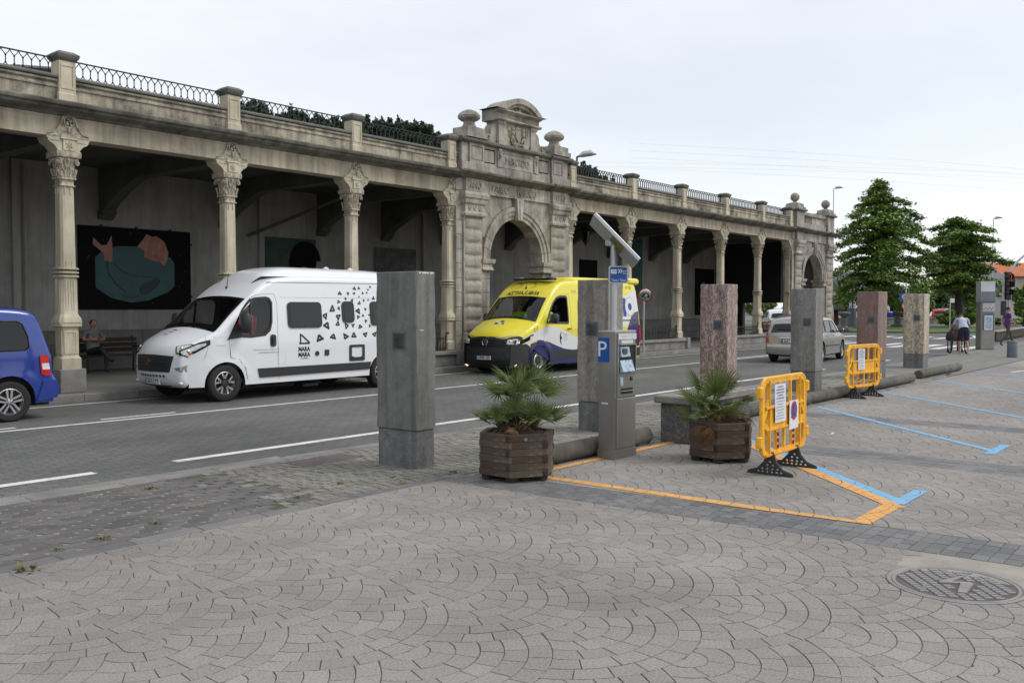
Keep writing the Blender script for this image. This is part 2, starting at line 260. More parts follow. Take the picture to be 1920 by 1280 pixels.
# ------------------------------------------------------------------ mesh helpers
class MB:
    """collects polygons for ONE mesh object; several material slots allowed"""
    def __init__(s): s.v = []; s.f = []; s.mi = []; s.mats = []
    def mat(s, m):
        m = MT[m] if isinstance(m, str) else m
        if m not in s.mats: s.mats.append(m)
        return s.mats.index(m)
    def add(s, vs, fs, m=0):
        b = len(s.v); s.v += [tuple(v) for v in vs]; s.f += [tuple(b + i for i in f) for f in fs]; s.mi += [m] * len(fs)
    def box(s, x0, y0, z0, x1, y1, z1, m=0, T=None):
        x0, x1 = sorted((x0, x1)); y0, y1 = sorted((y0, y1)); z0, z1 = sorted((z0, z1))
        v = [Vector((x, y, z)) for z in (z0, z1) for x, y in ((x0, y0), (x1, y0), (x1, y1), (x0, y1))]
        if T: v = [T @ a for a in v]
        s.add(v, [(3, 2, 1, 0), (4, 5, 6, 7), (0, 1, 5, 4), (1, 2, 6, 5), (2, 3, 7, 6), (3, 0, 4, 7)], m)
    def rings(s, rs, m=0, T=None, caps=True):
        """stack of chamfered rectangles (z, hx, hy, c) about the local axis; optional 5th/6th entries shift the centre"""
        n = 8; v = []
        for r in rs:
            z, hx, hy, c = r[:4]; cx, cy = (r[4], r[5]) if len(r) > 4 else (0, 0); c = max(c, .0005)
            for a, b in ((hx - c, -hy), (hx, -hy + c), (hx, hy - c), (hx - c, hy), (-hx + c, hy), (-hx, hy - c), (-hx, -hy + c), (-hx + c, -hy)):
                v.append(Vector((cx + a, cy + b, z)))
        if T: v = [T @ a for a in v]
        f = []
        for k in range(len(rs) - 1):
            for i in range(n): j = (i + 1) % n; f.append((k * n + i, k * n + j, (k + 1) * n + j, (k + 1) * n + i))
        if caps: f.append(tuple(reversed(range(n)))); f.append(tuple((len(rs) - 1) * n + i for i in range(n)))
        s.add(v, f, m)
    def cbox(s, x0, y0, z0, x1, y1, z1, c=.01, m=0, T=None):
        hx, hy = abs(x1 - x0) / 2, abs(y1 - y0) / 2; cx, cy = (x0 + x1) / 2, (y0 + y1) / 2
        c = min(c, hx * .9, hy * .9, abs(z1 - z0) * .45)
        s.rings([(z0, hx - c, hy - c, c * .3, cx, cy), (z0 + c, hx, hy, c, cx, cy), (z1 - c, hx, hy, c, cx, cy), (z1, hx - c, hy - c, c * .3, cx, cy)], m, T)
    def lathe(s, prof, n=16, m=0, T=None, caps=True, arc=2 * PI):
        v = []
        full = abs(arc - 2 * PI) < 1e-4; nn = n if full else n + 1
        for r, z in prof:
            for i in range(nn): a = arc * i / n; v.append(Vector((r * math.cos(a), r * math.sin(a), z)))
        if T: v = [T @ a for a in v]
        f = []
        for k in range(len(prof) - 1):
            for i in range(n):
                j = (i + 1) % nn if full else i + 1
                f.append((k * nn + i, k * nn + j, (k + 1) * nn + j, (k + 1) * nn + i))
        if caps and full: f.append(tuple(reversed(range(n)))); f.append(tuple((len(prof) - 1) * n + i for i in range(n)))
        s.add(v, f, m)
    def tube(s, path, r, n=6, m=0, T=None, closed=False):
        P = [Vector(p) for p in path]; rr = r if isinstance(r, (list, tuple)) else [r] * len(P); v = []
        up = None; K = len(P)
        for i, p in enumerate(P):
            d = (P[(i + 1) % K] - P[i - 1]) if closed else (P[min(i + 1, K - 1)] - P[max(i - 1, 0)])
            if d.length < 1e-9: d = Vector((0, 0, 1))
            d.normalize()
            if up is None: up = Vector((0, 0, 1)) if abs(d.z) < .9 else Vector((1, 0, 0))
            a = d.cross(up)
            if a.length < 1e-6: a = d.orthogonal()
            a.normalize(); b = a.cross(d).normalized(); up = b
            for k in range(n): t = 2 * PI * k / n + PI / n; v.append(p + a * (rr[i] * math.cos(t)) + b * (rr[i] * math.sin(t)))
        if T: v = [T @ a for a in v]
        f = []
        for i in range(K if closed else K - 1):
            q = (i + 1) % K
            for k in range(n): j = (k + 1) % n; f.append((i * n + k, i * n + j, q * n + j, q * n + k))
        if not closed: f.append(tuple(reversed(range(n)))); f.append(tuple((K - 1) * n + k for k in range(n)))
        s.add(v, f, m)
    def prism(s, poly, a, b, axis='y', m=0, T=None, holes=()):
        """extrude a 2D outline; axis y: poly is (x,z); axis z: (x,y); axis x: (y,z)"""
        def w(p, t): return Vector({'y': (p[0], t, p[1]), 'z': (p[0], p[1], t), 'x': (t, p[0], p[1])}[axis])
        loops = [list(poly)] + [list(h) for h in holes]; base = []; v = []
        for lp in loops: base.append(len(v)); v += [w(p, a) for p in lp]
        nf = len(v)
        for lp in loops: v += [w(p, b) for p in lp]
        f = []
        if holes or len(poly) > 4:
            tri = geometry.tessellate_polygon([[Vector((p[0], p[1], 0)) for p in lp] for lp in loops])
            f += [tuple(t) for t in tri] + [tuple(nf + i for i in reversed(t)) for t in tri]
        else:
            f += [tuple(range(len(poly))), tuple(reversed([nf + i for i in range(len(poly))]))]
        for bs, lp in zip(base, loops):
            k = len(lp)
            for i in range(k): j = (i + 1) % k; f.append((bs + i, bs + j, nf + bs + j, nf + bs + i))
        if T: v = [T @ q for q in v]
        s.add(v, f, m)
    def sphere(s, c, r, n=10, m=0, sz=1., T=None):
        pr = [(max(r * math.sin(PI * k / (n // 2 + 2)), .0004), -r * sz * math.cos(PI * k / (n // 2 + 2))) for k in range(n // 2 + 3)]
        Q = Matrix.Translation(c); s.lathe(pr, n, m, (T @ Q) if T else Q)
    def mesh(s, name, mats=None, smooth=35, fix=True):
        me = bpy.data.meshes.new(name); me.from_pydata(s.v, [], s.f)
        ms = mats if mats is not None else (s.mats or [MT['white']])
        for m in (ms if isinstance(ms, (list, tuple)) else [ms]): me.materials.append(MT[m] if isinstance(m, str) else m)
        if len(me.materials) > 1: me.polygons.foreach_set('material_index', s.mi)
        if fix:
            b = bmesh.new(); b.from_mesh(me); bmesh.ops.recalc_face_normals(b, faces=b.faces); b.to_mesh(me); b.free()
        if smooth:
            me.polygons.foreach_set('use_smooth', [True] * len(me.polygons)); me.set_sharp_from_angle(angle=R(smooth))
        me.update(); return me
    def build(s, name, mats=None, parent=None, smooth=35, loc=(0, 0, 0), rz=0, fix=True):
        return link(name, s.mesh(name, mats, smooth, fix), parent, loc, rz)

def link(name, data, parent=None, loc=(0, 0, 0), rz=0):
    o = bpy.data.objects.new(name, data); COL.objects.link(o); o.location = loc; o.rotation_euler = (0, 0, rz)
    if parent: o.parent = parent
    return o
def thing(name, label, cat, loc=(0, 0, 0), rz=0, group=None):
    o = link(name, None, None, loc, rz); o.empty_display_size = .2; o['label'] = label; o['category'] = cat
    if group: o['group'] = group
    return o
def tag(o, label, cat, group=None):
    o['label'] = label; o['category'] = cat
    if group: o['group'] = group
    return o
def struct(o): o['kind'] = 'structure'; return o
def stuff(o): o['kind'] = 'stuff'; return o
def copy_tree(o, parent=None):
    c = o.copy(); COL.objects.link(c)
    if parent: c.parent = parent; c.matrix_parent_inverse = o.matrix_parent_inverse.copy()
    for ch in o.children: copy_tree(ch, c)
    return c
def Tm(x=0, y=0, z=0, rx=0, ry=0, rz=0): return Matrix.Translation((x, y, z)) @ Matrix.Rotation(rz, 4, 'Z') @ Matrix.Rotation(ry, 4, 'Y') @ Matrix.Rotation(rx, 4, 'X')
def rrect(x0, z0, x1, z1, r, n=4):
    """rounded rectangle outline"""
    p = []
    for cx, cz, a0 in ((x1 - r, z1 - r, 0), (x0 + r, z1 - r, 90), (x0 + r, z0 + r, 180), (x1 - r, z0 + r, 270)):
        for k in range(n + 1): a = R(a0 + 90 * k / n); p.append((cx + r * math.cos(a), cz + r * math.sin(a)))
    return p
def circ(cx, cz, r, n=24, a0=0, a1=360):
    full = abs(a1 - a0) >= 360; k = n if full else n + 1
    return [(cx + r * math.cos(R(a0 + (a1 - a0) * i / n)), cz + r * math.sin(R(a0 + (a1 - a0) * i / n))) for i in range(k)]
def text_tris(txt, size=1., width=None, bold=0.):
    """2D triangles of a word set in the built-in face, centred on the origin; returned as (verts2d, faces)"""
    cu = bpy.data.curves.new('t', 'FONT'); cu.body = txt; cu.size = size; cu.align_x = 'CENTER'; cu.align_y = 'CENTER'; cu.resolution_u = 3; cu.offset = bold
    o = bpy.data.objects.new('t', cu); COL.objects.link(o); bpy.context.view_layer.update()
    me = bpy.data.meshes.new_from_object(o.evaluated_get(bpy.context.evaluated_depsgraph_get()))
    v = [(p.co.x, p.co.y) for p in me.vertices]; f = [tuple(q.vertices) for q in me.polygons]
    bpy.data.objects.remove(o); bpy.data.curves.remove(cu); bpy.data.meshes.remove(me)
    if v:
        xs = [a[0] for a in v]; ys = [a[1] for a in v]; cx = (min(xs) + max(xs)) / 2; cy = (min(ys) + max(ys)) / 2
        sx = width / max(max(xs) - min(xs), 1e-6) if width else 1; v = [((a - cx) * sx, b - cy) for a, b in v]
    return v, f

# ================================================================== GROUND
def cam_uv(x, y):
    Z = x * math.cos(YAW) + y * math.sin(YAW); X = x * math.sin(YAW) - y * math.cos(YAW); return Z, (X / max(Z, .01)) * 1707, 1.72 / max(Z, .01) * 1707
def in_view(x, y, mu=1150, mv=900, zmax=60):
    Z, u, v = cam_uv(x, y); return .9 < Z < zmax and abs(u) < mu and v < mv
def clip(poly, planes):
    for nx, ny, d in planes:
        o = []; n = len(poly)
        for i in range(n):
            a, b = poly[i], poly[(i + 1) % n]; da = nx * a[0] + ny * a[1] - d; db = nx * b[0] + ny * b[1] - d
            if da <= 0: o.append(a)
            if (da < 0 < db) or (db < 0 < da): t = da / (da - db); o.append((a[0] + t * (b[0] - a[0]), a[1] + t * (b[1] - a[1])))
        poly = o
        if len(poly) < 3: return []
    return poly
def parea(p): return .5 * sum(p[i][0] * p[(i + 1) % len(p)][1] - p[(i + 1) % len(p)][0] * p[i][1] for i in range(len(p)))
def stone_shape(mb, poly, z0, z1, gap, bev, jit=.0015, m=0, org=(0, 0)):
    n = len(poly); cx = sum(p[0] for p in poly) / n; cy = sum(p[1] for p in poly) / n
    h = random.uniform(-jit, jit); tx, ty = random.uniform(-jit, jit) * 10, random.uniform(-jit, jit) * 10
    v = []
    for dz, g in ((None, gap), (-bev, gap), (0, gap + bev)):
        for p in poly:
            dx, dy = cx - p[0], cy - p[1]; d = math.hypot(dx, dy) + 1e-9; k = min(.35, g * 1.25 / d)
            x, y = p[0] + dx * k, p[1] + dy * k
            v.append((x - org[0], y - org[1], z0 if dz is None else z1 + h + dz + (x - cx) * tx + (y - cy) * ty))
    f = []
    for k in range(2):
        for i in range(n): j = (i + 1) % n; f.append((k * n + i, k * n + j, (k + 1) * n + j, (k + 1) * n + i))
    f.append(tuple(2 * n + i for i in range(n)))
    mb.add(v, f, m)
def lay(polys, one, rest, mat, parent, z0, z1, gap, bev, jit=.0015, most=300):
    """the largest-showing pieces as parts of their own, the others joined"""
    P = []
    for p in polys:
        if parea(p) < 0: p = p[::-1]
        a = parea(p)
        if a < 2e-4: continue
        cx = sum(q[0] for q in p) / len(p); cy = sum(q[1] for q in p) / len(p); Z, u, v = cam_uv(cx, cy)
        vis = abs(u) < 990 and v < 720
        P.append(((a / Z ** 3) * (1 if vis else .001), p, (cx, cy)))
    P.sort(key=lambda t: -t[0])
    for s, p, c in P[:most]:
        mb = MB(); stone_shape(mb, p, z0, z1, gap, bev, jit, 0, c); mb.build(one, mat, parent, 0, (c[0], c[1], 0), fix=False)
    if len(P) > most:
        mb = MB()
        for s, p, c in P[most:]: stone_shape(mb, p, z0, z1, gap, bev, jit)
        stuff(mb.build(rest, mat, parent, 0, fix=False))
def sheet(name, poly, z, mat, parent=None, th=.0):
    mb = MB()
    if th: mb.prism(poly, z - th, z, 'z')
    else:
        v = [(p[0], p[1], z) for p in poly]; mb.add(v, [tuple(t) for t in geometry.tessellate_polygon([[Vector(q) for q in v]])])
    return mb.build(name, mat, parent, 0)

struct(sheet('ground', [(-700, -700), (1500, -700), (1500, 1500), (-700, 1500)], -.14, 'ground'))
road = struct(sheet('road', [(-60, 5), (64.5, 5), (64.5, -60), (75, -60), (75, 12), (66, 20), (66, 90), (-60, 90)], -.08, 'road'))
PO = [(-25, -40), (62, -40), (62, 4), (56, 9.6), (50, 9.6), (44.5, 9.35), (36, 8.62), (-25, 8.62)]
plaza = struct(sheet('plaza', PO, -.0055, 'joint', th=.15))
EDGE_N = lambda y: 6.55 + (5.35 - y) * .055
def fans():
    a = Vector((.815, .345)); c = Vector((-.805, .385)); o = Vector((3.95, 2.87)); Rr = .72; st = .12; nb = [a, c, a + c]
    out = []
    def covered(p): return any((p - q).length < Rr for q in nb)
    ext = {}
    dax = (a + c).normalized() * -1            # the fans open towards the camera side
    per = Vector((-dax.y, dax.x))
    def pt(r, t): return dax * (r * math.cos(t)) + per * (r * math.sin(t))
    rings = [0.0, .11, .235, .36, .48, .60, .72]
    def lim(r, sg):
        t = 0.
        while t < PI * .98:
            if covered(pt(r, sg * t)): return sg * max(t - .003, 0)
            t += .01
        return sg * t
    memo = {}
    def LM(r, sg):
        k = (round(r, 4), sg)
        if k not in memo: memo[k] = lim(r, sg)
        return memo[k]
    L_ = {k: (lim(r if r else .02, -1), lim(r if r else .02, 1)) for k, r in enumerate(rings)}
    rmid = [(rings[k] + rings[k + 1]) / 2 for k in range(6)]
    for i in range(-60, 60):
        for j in range(-60, 60):
            q = o + i * a + j * c
            if not in_view(q.x, q.y, 1500, 1500, 34): continue
            if q.y > 7.2: continue
            for k in range(6):
                r0, r1 = rings[k], rings[k + 1]
                lo0, hi0 = L_[k]; lo1, hi1 = L_[k + 1]
                span = rmid[k] * ((hi0 - lo0) + (hi1 - lo1)) / 2
                n = max(1, round(span / (.150 + .02 * random.random()))); cuts = [0.] + sorted(min(.999, max(.001, (s + random.uniform(-.13, .13)) / n)) for s in range(1, n)) + [1.]
                wob = random.uniform(-.004, .004)
                for s in range(n):
                    f0, f1 = cuts[s], cuts[s + 1]; P = []; m = max(3, int((hi1 - lo1) * (f1 - f0) / .22))
                    for e in range(m + 1): f = f0 + (f1 - f0) * e / m; P.append(q + pt(r1 + wob * math.sin(7 * f), lo1 + (hi1 - lo1) * f))
                    if s == n - 1:                        # the last and first stones follow the neighbouring fan's rim
                        for h in (.75, .5, .25): P.append(q + pt(r0 + (r1 - r0) * h, LM(r0 + (r1 - r0) * h, 1)))
                    if r0 > 0:
                        for e in range(m, -1, -1): f = f0 + (f1 - f0) * e / m; P.append(q + pt(r0, lo0 + (hi0 - lo0) * f))
                    else: P.append(q)
                    if s == 0:
                        for h in (.25, .5, .75): P.append(q + pt(r0 + (r1 - r0) * h, LM(r0 + (r1 - r0) * h, -1)))
                    out.append([(v.x, v.y) for v in P])
    return out
FN = fans()
near = [clip(p, [(1, .055, 6.55 + 5.35 * .055), (0, 1, 6.26)]) for p in FN if min(q[0] for q in p) < 7]
STRIPS = [(10.42, 11.05), (14.0, 14.6)]; far = []
for p in FN:
    if max(q[0] for q in p) < 7: continue
    p = clip(p, [(-1, -.065, -(7.13 + 5.35 * .065)), (0, 1, 5.92)])
    if not p: continue
    e = [-99] + [v for s_ in STRIPS for v in s_] + [99]
    far += [clip(p, [(-1, 0, -a), (1, 0, b)]) for a, b in zip(e[0::2], e[1::2]) if min(q[0] for q in p) < b and max(q[0] for q in p) > a]
near = [p for p in near if p]; far = [p for p in far if p]
# leave the round seat of the inspection cover free
HX, HY, HR = 6.09, 1.43, .40
def off_cover(p):
    cx = sum(q[0] for q in p) / len(p); cy = sum(q[1] for q in p) / len(p)
    if math.hypot(cx - HX, cy - HY) > HR + .28: return p
    # cut by the tangent line at the nearest rim point
    d = Vector((cx - HX, cy - HY)); d = d.normalized() if d.length > 1e-6 else Vector((1, 0))
    return clip(p, [(-d.x, -d.y, -(HX * d.x + HY * d.y + HR))])
near = [q for q in (off_cover(p) for p in near) if q]
near = [p for p in near if not (sum(q[0] for q in p) / len(p) > HX + .12 and abs(sum(q[1] for q in p) / len(p) - HY + .1) < .5)]
ALLF = near + far
lay(ALLF, 'paving_stone', 'paving_stones', 'plaza', plaza, -.0060, 0, .0027, .0016, .0007)
sheet('mortar_bed', [(6.28, .75), (6.80, .72), (6.77, 1.98), (6.30, 2.0)], -.003, 'brownpatch', plaza)

# slate tile strip across the plaza, in line with the first painted bay
def strip_tiles():
    out = []; y = 6.28; r = 0
    while y > -1.5:
        hgt = random.choice((.095, .11, .10)); x0 = 6.55 + (5.35 - y) * .055 + .006; x1 = 7.13 + (5.35 - y) * .065 - .006
        n = 4; off = (.5 if r % 2 else 0) if y > 3 else 0
        xs = [x0 + (x1 - x0) * max(0, min(1, (k + off) / n)) for k in range(-1, n + 1)]
        for a, b in zip(xs, xs[1:]):
            if b - a > .03: out.append([(a, y - hgt), (b, y - hgt + .004), (b, y), (a, y)])
        y -= hgt; r += 1
    return [p for p in out if in_view(p[0][0], p[0][1])]
strip = sheet('tile_strip_bed', [(6.55 + 6.85 * .055, -1.5), (7.13 + 6.85 * .065, -1.5), (7.13 - .93 * .065, 6.28), (6.55 - .93 * .055, 6.28)], -.0045, 'joint', plaza)
lay(strip_tiles(), 'slate_tile', 'slate_tiles', 'slate', plaza, -.006, .0005, .003, .003, .0015)

T2 = []
for a, b in STRIPS:
    sheet('tile_strip_bed', [(a, -3), (b, -3), (b, 5.92), (a, 5.92)], -.0045, 'jointpale', plaza); y = 5.92
    while y > -2:
        for k in range(3): w_ = (b - a) / 3; T2.append([(a + k * w_, y - .2), (a + (k + 1) * w_, y - .2), (a + (k + 1) * w_, y), (a + k * w_, y)])
        y -= .2
lay([p for p in T2 if in_view(p[0][0], p[0][1])], 'slate_tile', 'slate_tiles', 'slate', plaza, -.006, .0004, .006, .003, .001, 120)
PAINTED = ALLF + T2
# dark brick pavers with pale joints along the kerb on the left, square cobbles further on
def brick_band():
    out = []; y = 6.44; r = 0
    while y < 8.38:
        x = -1.5 - (.1 if r % 2 else 0)
        while x < 5.3:
            if in_view(x, y) and not (x > 4.6 and random.random() < (x - 4.6) * .6):
                s = .022 if (r + int(x * 5)) % 2 else -.022
                out.append([(x + s, y), (x + .1, y - .009), (x + .205 + s, y), (x + .205 - s, y + .105), (x + .1, y + .112), (x - s, y + .105)])
            x += .205
        y += .107; r += 1
    return out
bb = [[(a, min(b, 8.40)) for a, b in p] for p in brick_band()]
sheet('mortar_joints', [(-1.6, 6.43), (4.65, 6.43), (4.65, 8.40), (-1.6, 8.40)], -.0035, 'jointpale', plaza)
lay(bb, 'brick_paver', 'brick_pavers', 'cobdark', plaza, -.006, .001, .0075, .002, .002)
taken = set((round(sum(q[0] for q in p) / len(p) / .2), round(sum(q[1] for q in p) / len(p) / .107)) for p in bb)
def cobbles():
    out = []; s = .118; y = 5.94; r = 0
    while y < 8.40:
        x = 4.55 + random.uniform(-.03, .03)
        while x < 24:
            w = s + random.uniform(-.012, .012); cy = y + .012 * math.sin(x * 2.3)
            if x > 17: w *= 1.9
            ok = in_view(x, y) and (y > 6.28 or x > 6.62) and not (x < 5.36 and y > 6.42 and (round((x + w / 2) / .2), round((y + .05) / .107)) in taken)
            if x < 4.7: ok = False
            if ok:
                j = lambda: random.uniform(-.006, .006)
                out.append([(x + j(), cy + j()), (x + w + j(), cy + j()), (x + w + j(), cy + s + j()), (x + j(), cy + s + j())])
            x += w
        y += s; r += 1
    return out
sheet('moss_joints', [(4.65, 6.43), (6.6, 6.30), (6.6, 5.90), (30, 5.90), (30, 8.40), (4.65, 8.40)], -.0048, 'jointgreen', plaza)
lay(cobbles(), 'cobble', 'cobbles', 'cobble', plaza, -.008, .002, .009, .004, .003)
# border slabs, kerb and exposed-aggregate gutter
def slabs(x0, x1, y0, y1, w, one, mat, z0, z1, parent, gap=.003, zx=70):
    x = x0
    mb = {}
    while x < x1:
        ww = w * random.uniform(.92, 1.08)
        if in_view(x + ww / 2, (y0 + y1) / 2, 1300, 1500, zx):
            m = MB(); m.cbox(0, 0, z0, ww - gap * 2, y1 - y0, z1, .008); m.build(one, mat, parent, 30, (x, y0, 0))
        x += ww
slabs(-.5, 6.5, 6.285, 6.425, .55, 'border_stone', 'slate', -.02, .002, plaza)
slabs(-2, 40, 8.42, 8.60, .95, 'kerb_stone', 'curb', -.15, .006, plaza)
sheet('gutter', [(-20, 8.62), (6.6, 8.62), (6.6, 9.10), (-20, 9.10)], -.066, 'gutter', road, .05)
sheet('gutter', [(6.6, 8.62), (36, 8.62), (36, 8.86), (6.6, 9.0)], -.067, 'gutter', road, .05)
m = MB(); m.cbox(-.42, -.2, -.01, .42, .2, .006, .004); m.build('metal_hatch', 'patch', plaza, 30, (6.55, 8.13, 0), .06)
# dressed slab apron further along the walk (too far away to tell the stones apart)
sheet('walkway_paving', [(24, 5.98), (46, 5.98), (56, 9.3), (44.5, 9.2), (36, 8.38), (24, 8.38)], .003, M('far_paving', (.20, .195, .18), .9, vs=2, var=.3, bump=.5, bs=15, world=True), plaza)
sheet('forecourt_paving', [(31, 5.9), (31, -40), (61.8, -40), (61.8, 4), (56, 9.3), (46, 5.94)], .003, M('pink_paving', (.33, .28, .245), .9, vs=.6, var=.25, bump=.3, bs=15, world=True), plaza)

# painted bay lines: cut stone by stone so the joints show through
def paint(name, quads, mat, label=None):
    mb = MB()
    for qi, q in enumerate(quads):
        if parea(q) < 0: q = q[::-1]
        pl = []
        for i in range(len(q)):
            a, b = q[i], q[(i + 1) % len(q)]; nx, ny = b[1] - a[1], -(b[0] - a[0]); l = math.hypot(nx, ny); nx /= l; ny /= l; pl.append((nx, ny, nx * a[0] + ny * a[1]))
        bx = [min(p[0] for p in q) - .2, max(p[0] for p in q) + .2, min(p[1] for p in q) - .2, max(p[1] for p in q) + .2]
        for s in PAINTED:
            if not (bx[0] < s[0][0] < bx[1] and bx[2] < s[0][1] < bx[3]): continue
            n = len(s); cx = sum(p[0] for p in s) / n; cy = sum(p[1] for p in s) / n
            s2 = []
            for p in s: d = math.hypot(cx - p[0], cy - p[1]) + 1e-9; k = min(.3, .003 / d); s2.append((p[0] + (cx - p[0]) * k, p[1] + (cy - p[1]) * k))
            c = clip(s2, pl)
            if c and abs(parea(c)) > 1e-5: mb.add([(p[0], p[1], .0036 + .0006 * qi + (.0003 if mat == 'blue_line' else 0)) for p in c], [tuple(range(len(c)))])
    o = mb.build(name, mat, plaza, 0)
    if label: o['label'] = label
def seg(a, b, w):
    a = Vector(a); b = Vector(b); d = (b - a).normalized(); n = Vector((-d.y, d.x)) * w / 2; return [tuple(a + n), tuple(a - n), tuple(b - n), tuple(b + n)]
paint('bay_line', [seg((7.30, 5.62), (7.33, 2.42), .13), seg((7.265, 2.43), (8.14, 2.43), .15), seg((8.10, 2.36), (10.9, 5.15), .14), seg((7.5, 5.78), (10.4, 5.75), .11)], 'orange_line', 'orange painted bay outline')
paint('bay_line', [seg((8.31, 2.38), (11.77, 5.86), .13), seg((8.25, 2.42), (9.0, 2.42), .12)], 'blue_line', 'blue painted bay line beside the orange one')
for x in (15.5, 19.05, 22.85, 26.7): paint('bay_line', [seg((x, 5.9), (x - 3.45, 2.45), .10), seg((x - 3.75, 2.42), (x - 2.85, 2.42), .11)], 'blue_line')
m = MB(); m.add([(27.0, 5.0, .006), (44, 1.2, .006), (44, 1.38, .006), (27.0, 5.12, .006)], [(0, 1, 2, 3)]); m.build('bay_line', 'white_line', plaza, 0)

# road markings (sheets 4 mm above the road), kerb of the arcade side, crossing
def mark(q, mat='white_line', z=-.076, nm='road_marking'):
    m = MB(); m.add([(p[0], p[1], z) for p in q], [tuple(range(len(q)))]); return m.build(nm, mat, road, 0)
def lx(x0, x1, y, w): return [(x0, y - w / 2), (x1, y - w / 2), (x1, y + w / 2), (x0, y + w / 2)]
for x0, x1 in ((-8, 4.72), (5.66, 26.2), (28, 29.2), (31, 32.2), (34, 35.2)): mark(lx(x0, x1, 9.76, .15))
mark(lx(-10, 34.5, 14.03, .11)); mark(lx(-10, 40, 16.9, .10)); mark(lx(7.05, 8.35, 14.33, .10)); mark(lx(4.2, 5.75, 14.33, .10)); mark(lx(29.5, 33, 14.3, .13))
for k in range(8):
    y = 9.9 + k * 1.0; mark(lx(41.5 + k * .35, 46.3 + k * .35, y, .5))
for k in range(7): mark(lx(55.5, 58.8, 13.2 + k * 1.1, .5))
mark([(47, 9.75), (63, 13.8), (63, 14.1), (47, 9.95)])
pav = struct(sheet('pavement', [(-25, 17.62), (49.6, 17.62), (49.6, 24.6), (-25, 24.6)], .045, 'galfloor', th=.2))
slabs(-1, 49, 17.44, 17.62, 1.15, 'kerb_stone', 'curb', -.2, .05, pav, zx=60)
# park ground beyond the junction
struct(sheet('park_ground', [(66, 22), (66.5, 17.5), (75.2, 11.5), (140, 11.5), (140, 95), (66, 95)], .03, 'grass', th=.2))
struct(sheet('car_park', [(84, 8), (160, 8), (160, 100), (84, 100)], .05, 'ground'))
# inspection cover
cov = thing('manhole_cover', 'round cast iron cover with a lightning bolt and raised ribs, lower right in the paving', 'manhole cover', (HX, HY, 0), YAW - PI / 2)
cov.scale = (1.07, 1.07, 1)
m = MB(); m.lathe([(.372, -.03), (.372, .002), (.366, .004), (.352, .004), (.348, .001), (.345, -.004), (.342, .003), (.325, .003), (.320, -.006), (.001, -.006)], 64, 0, caps=False); m.build('rim', 'rust', cov, 30)
m = MB(); m.lathe([(.319, -.02), (.319, -.0052), (.001, -.0050)], 48, 0, caps=False); m.build('recess', 'rustlow', cov, 30)
bolt = [(.18, .19), (-.075, .05), (-.08, .02), (.035, .008), (-.065, -.16), (-.02, -.175), (.105, -.005), (.10, .025), (.0, .042)]
mb = MB(); k = 0
rib0 = MB(); rib0.add([(-.024, -.012, -.006), (.024, -.020, -.006), (.024, .012, -.006), (-.024, .020, -.006), (-.021, -.010, .003), (.021, -.017, .003), (.021, .009, .003), (-.021, .017, .003)], [(4, 5, 6, 7), (0, 1, 5, 4), (1, 2, 6, 5), (2, 3, 7, 6), (3, 0, 4, 7)]); rme = rib0.mesh('rib', 'rust', 0)
def inb(x, y, g=.022):
    for i in range(len(bolt)):
        a, b = Vector(bolt[i]), Vector(bolt[(i + 1) % len(bolt)]); t = max(0, min(1, (Vector((x, y)) - a).dot(b - a) / (b - a).length_squared))
        if (a + (b - a) * t - Vector((x, y))).length < g: return True
    return False
for i in range(-8, 9):
    for j in range(-5, 6):
        x = j * .060; y = i * .041 - x * .16
        if math.hypot(x, y) < .292 and not inb(x, y): link('rib', rme, cov, (x, y, 0))
m = MB(); m.prism(bolt, -.006, .004, 'z'); m.build('lightning_bolt', 'rust', cov, 0)
for sx in (-1, 1):                               # worn cast lettering, no longer legible
    for k in range(6):
        m = MB(); m.box(-.006, -.012, -.004, .006, .012, .004); m.box(-.006, -.004 * sx, -.004, .012, .003 * sx, .0038); m.build('worn_letter', 'rust', cov, 0, (sx * .205 + (k - 2.5) * .012, sx * .06 + (k - 2.5) * .024 * -sx, 0), R(30 * k))
# weeds in the joints, one litter scrap
for k, (x, y, s) in enumerate([(2.55, 6.20, .10), (3.25, 6.62, .06), (3.75, 6.75, .05), (2.9, 6.55, .05), (4.45, 8.1, .06), (5.75, 6.9, .05), (6.3, 6.75, .05), (5.1, 6.7, .04), (6.9, 6.45, .06), (6.15, 6.42, .05), (7.3, 6.35, .06), (20.3, 6.0, .07), (24.8, 6.1, .09), (25.2, 6.15, .08)]):
    m = MB()
    for i in range(26):
        a = random.uniform(0, 2 * PI); r = random.uniform(.1, 1) * s * 1.1; h = s * random.uniform(.1, .5); w = s * .14; cx, cy = r * math.cos(a), r * math.sin(a); b = a + random.uniform(-1, 1)
        m.add([(cx - w * math.sin(b), cy + w * math.cos(b), h * .6), (cx + w * math.sin(b), cy - w * math.cos(b), h * .6), (cx + w * 1.6 * math.cos(b), cy + w * 1.6 * math.sin(b), h), (cx - w * math.cos(b), cy - w * math.sin(b), .004)], [(0, 3, 1, 2)])
    stuff(m.build('weeds', 'weed', None, 0, (x, y, 0)))
m = MB(); m.add([(0, 0, .012), (.09, .01, .006), (.1, .045, .018), (.01, .04, .005)], [(0, 1, 2, 3)]); tag(m.build('litter', 'signwhite', None, 0, (12.2, 4.42, 0)), 'small white paper scrap lying between the blue bay lines', 'litter')

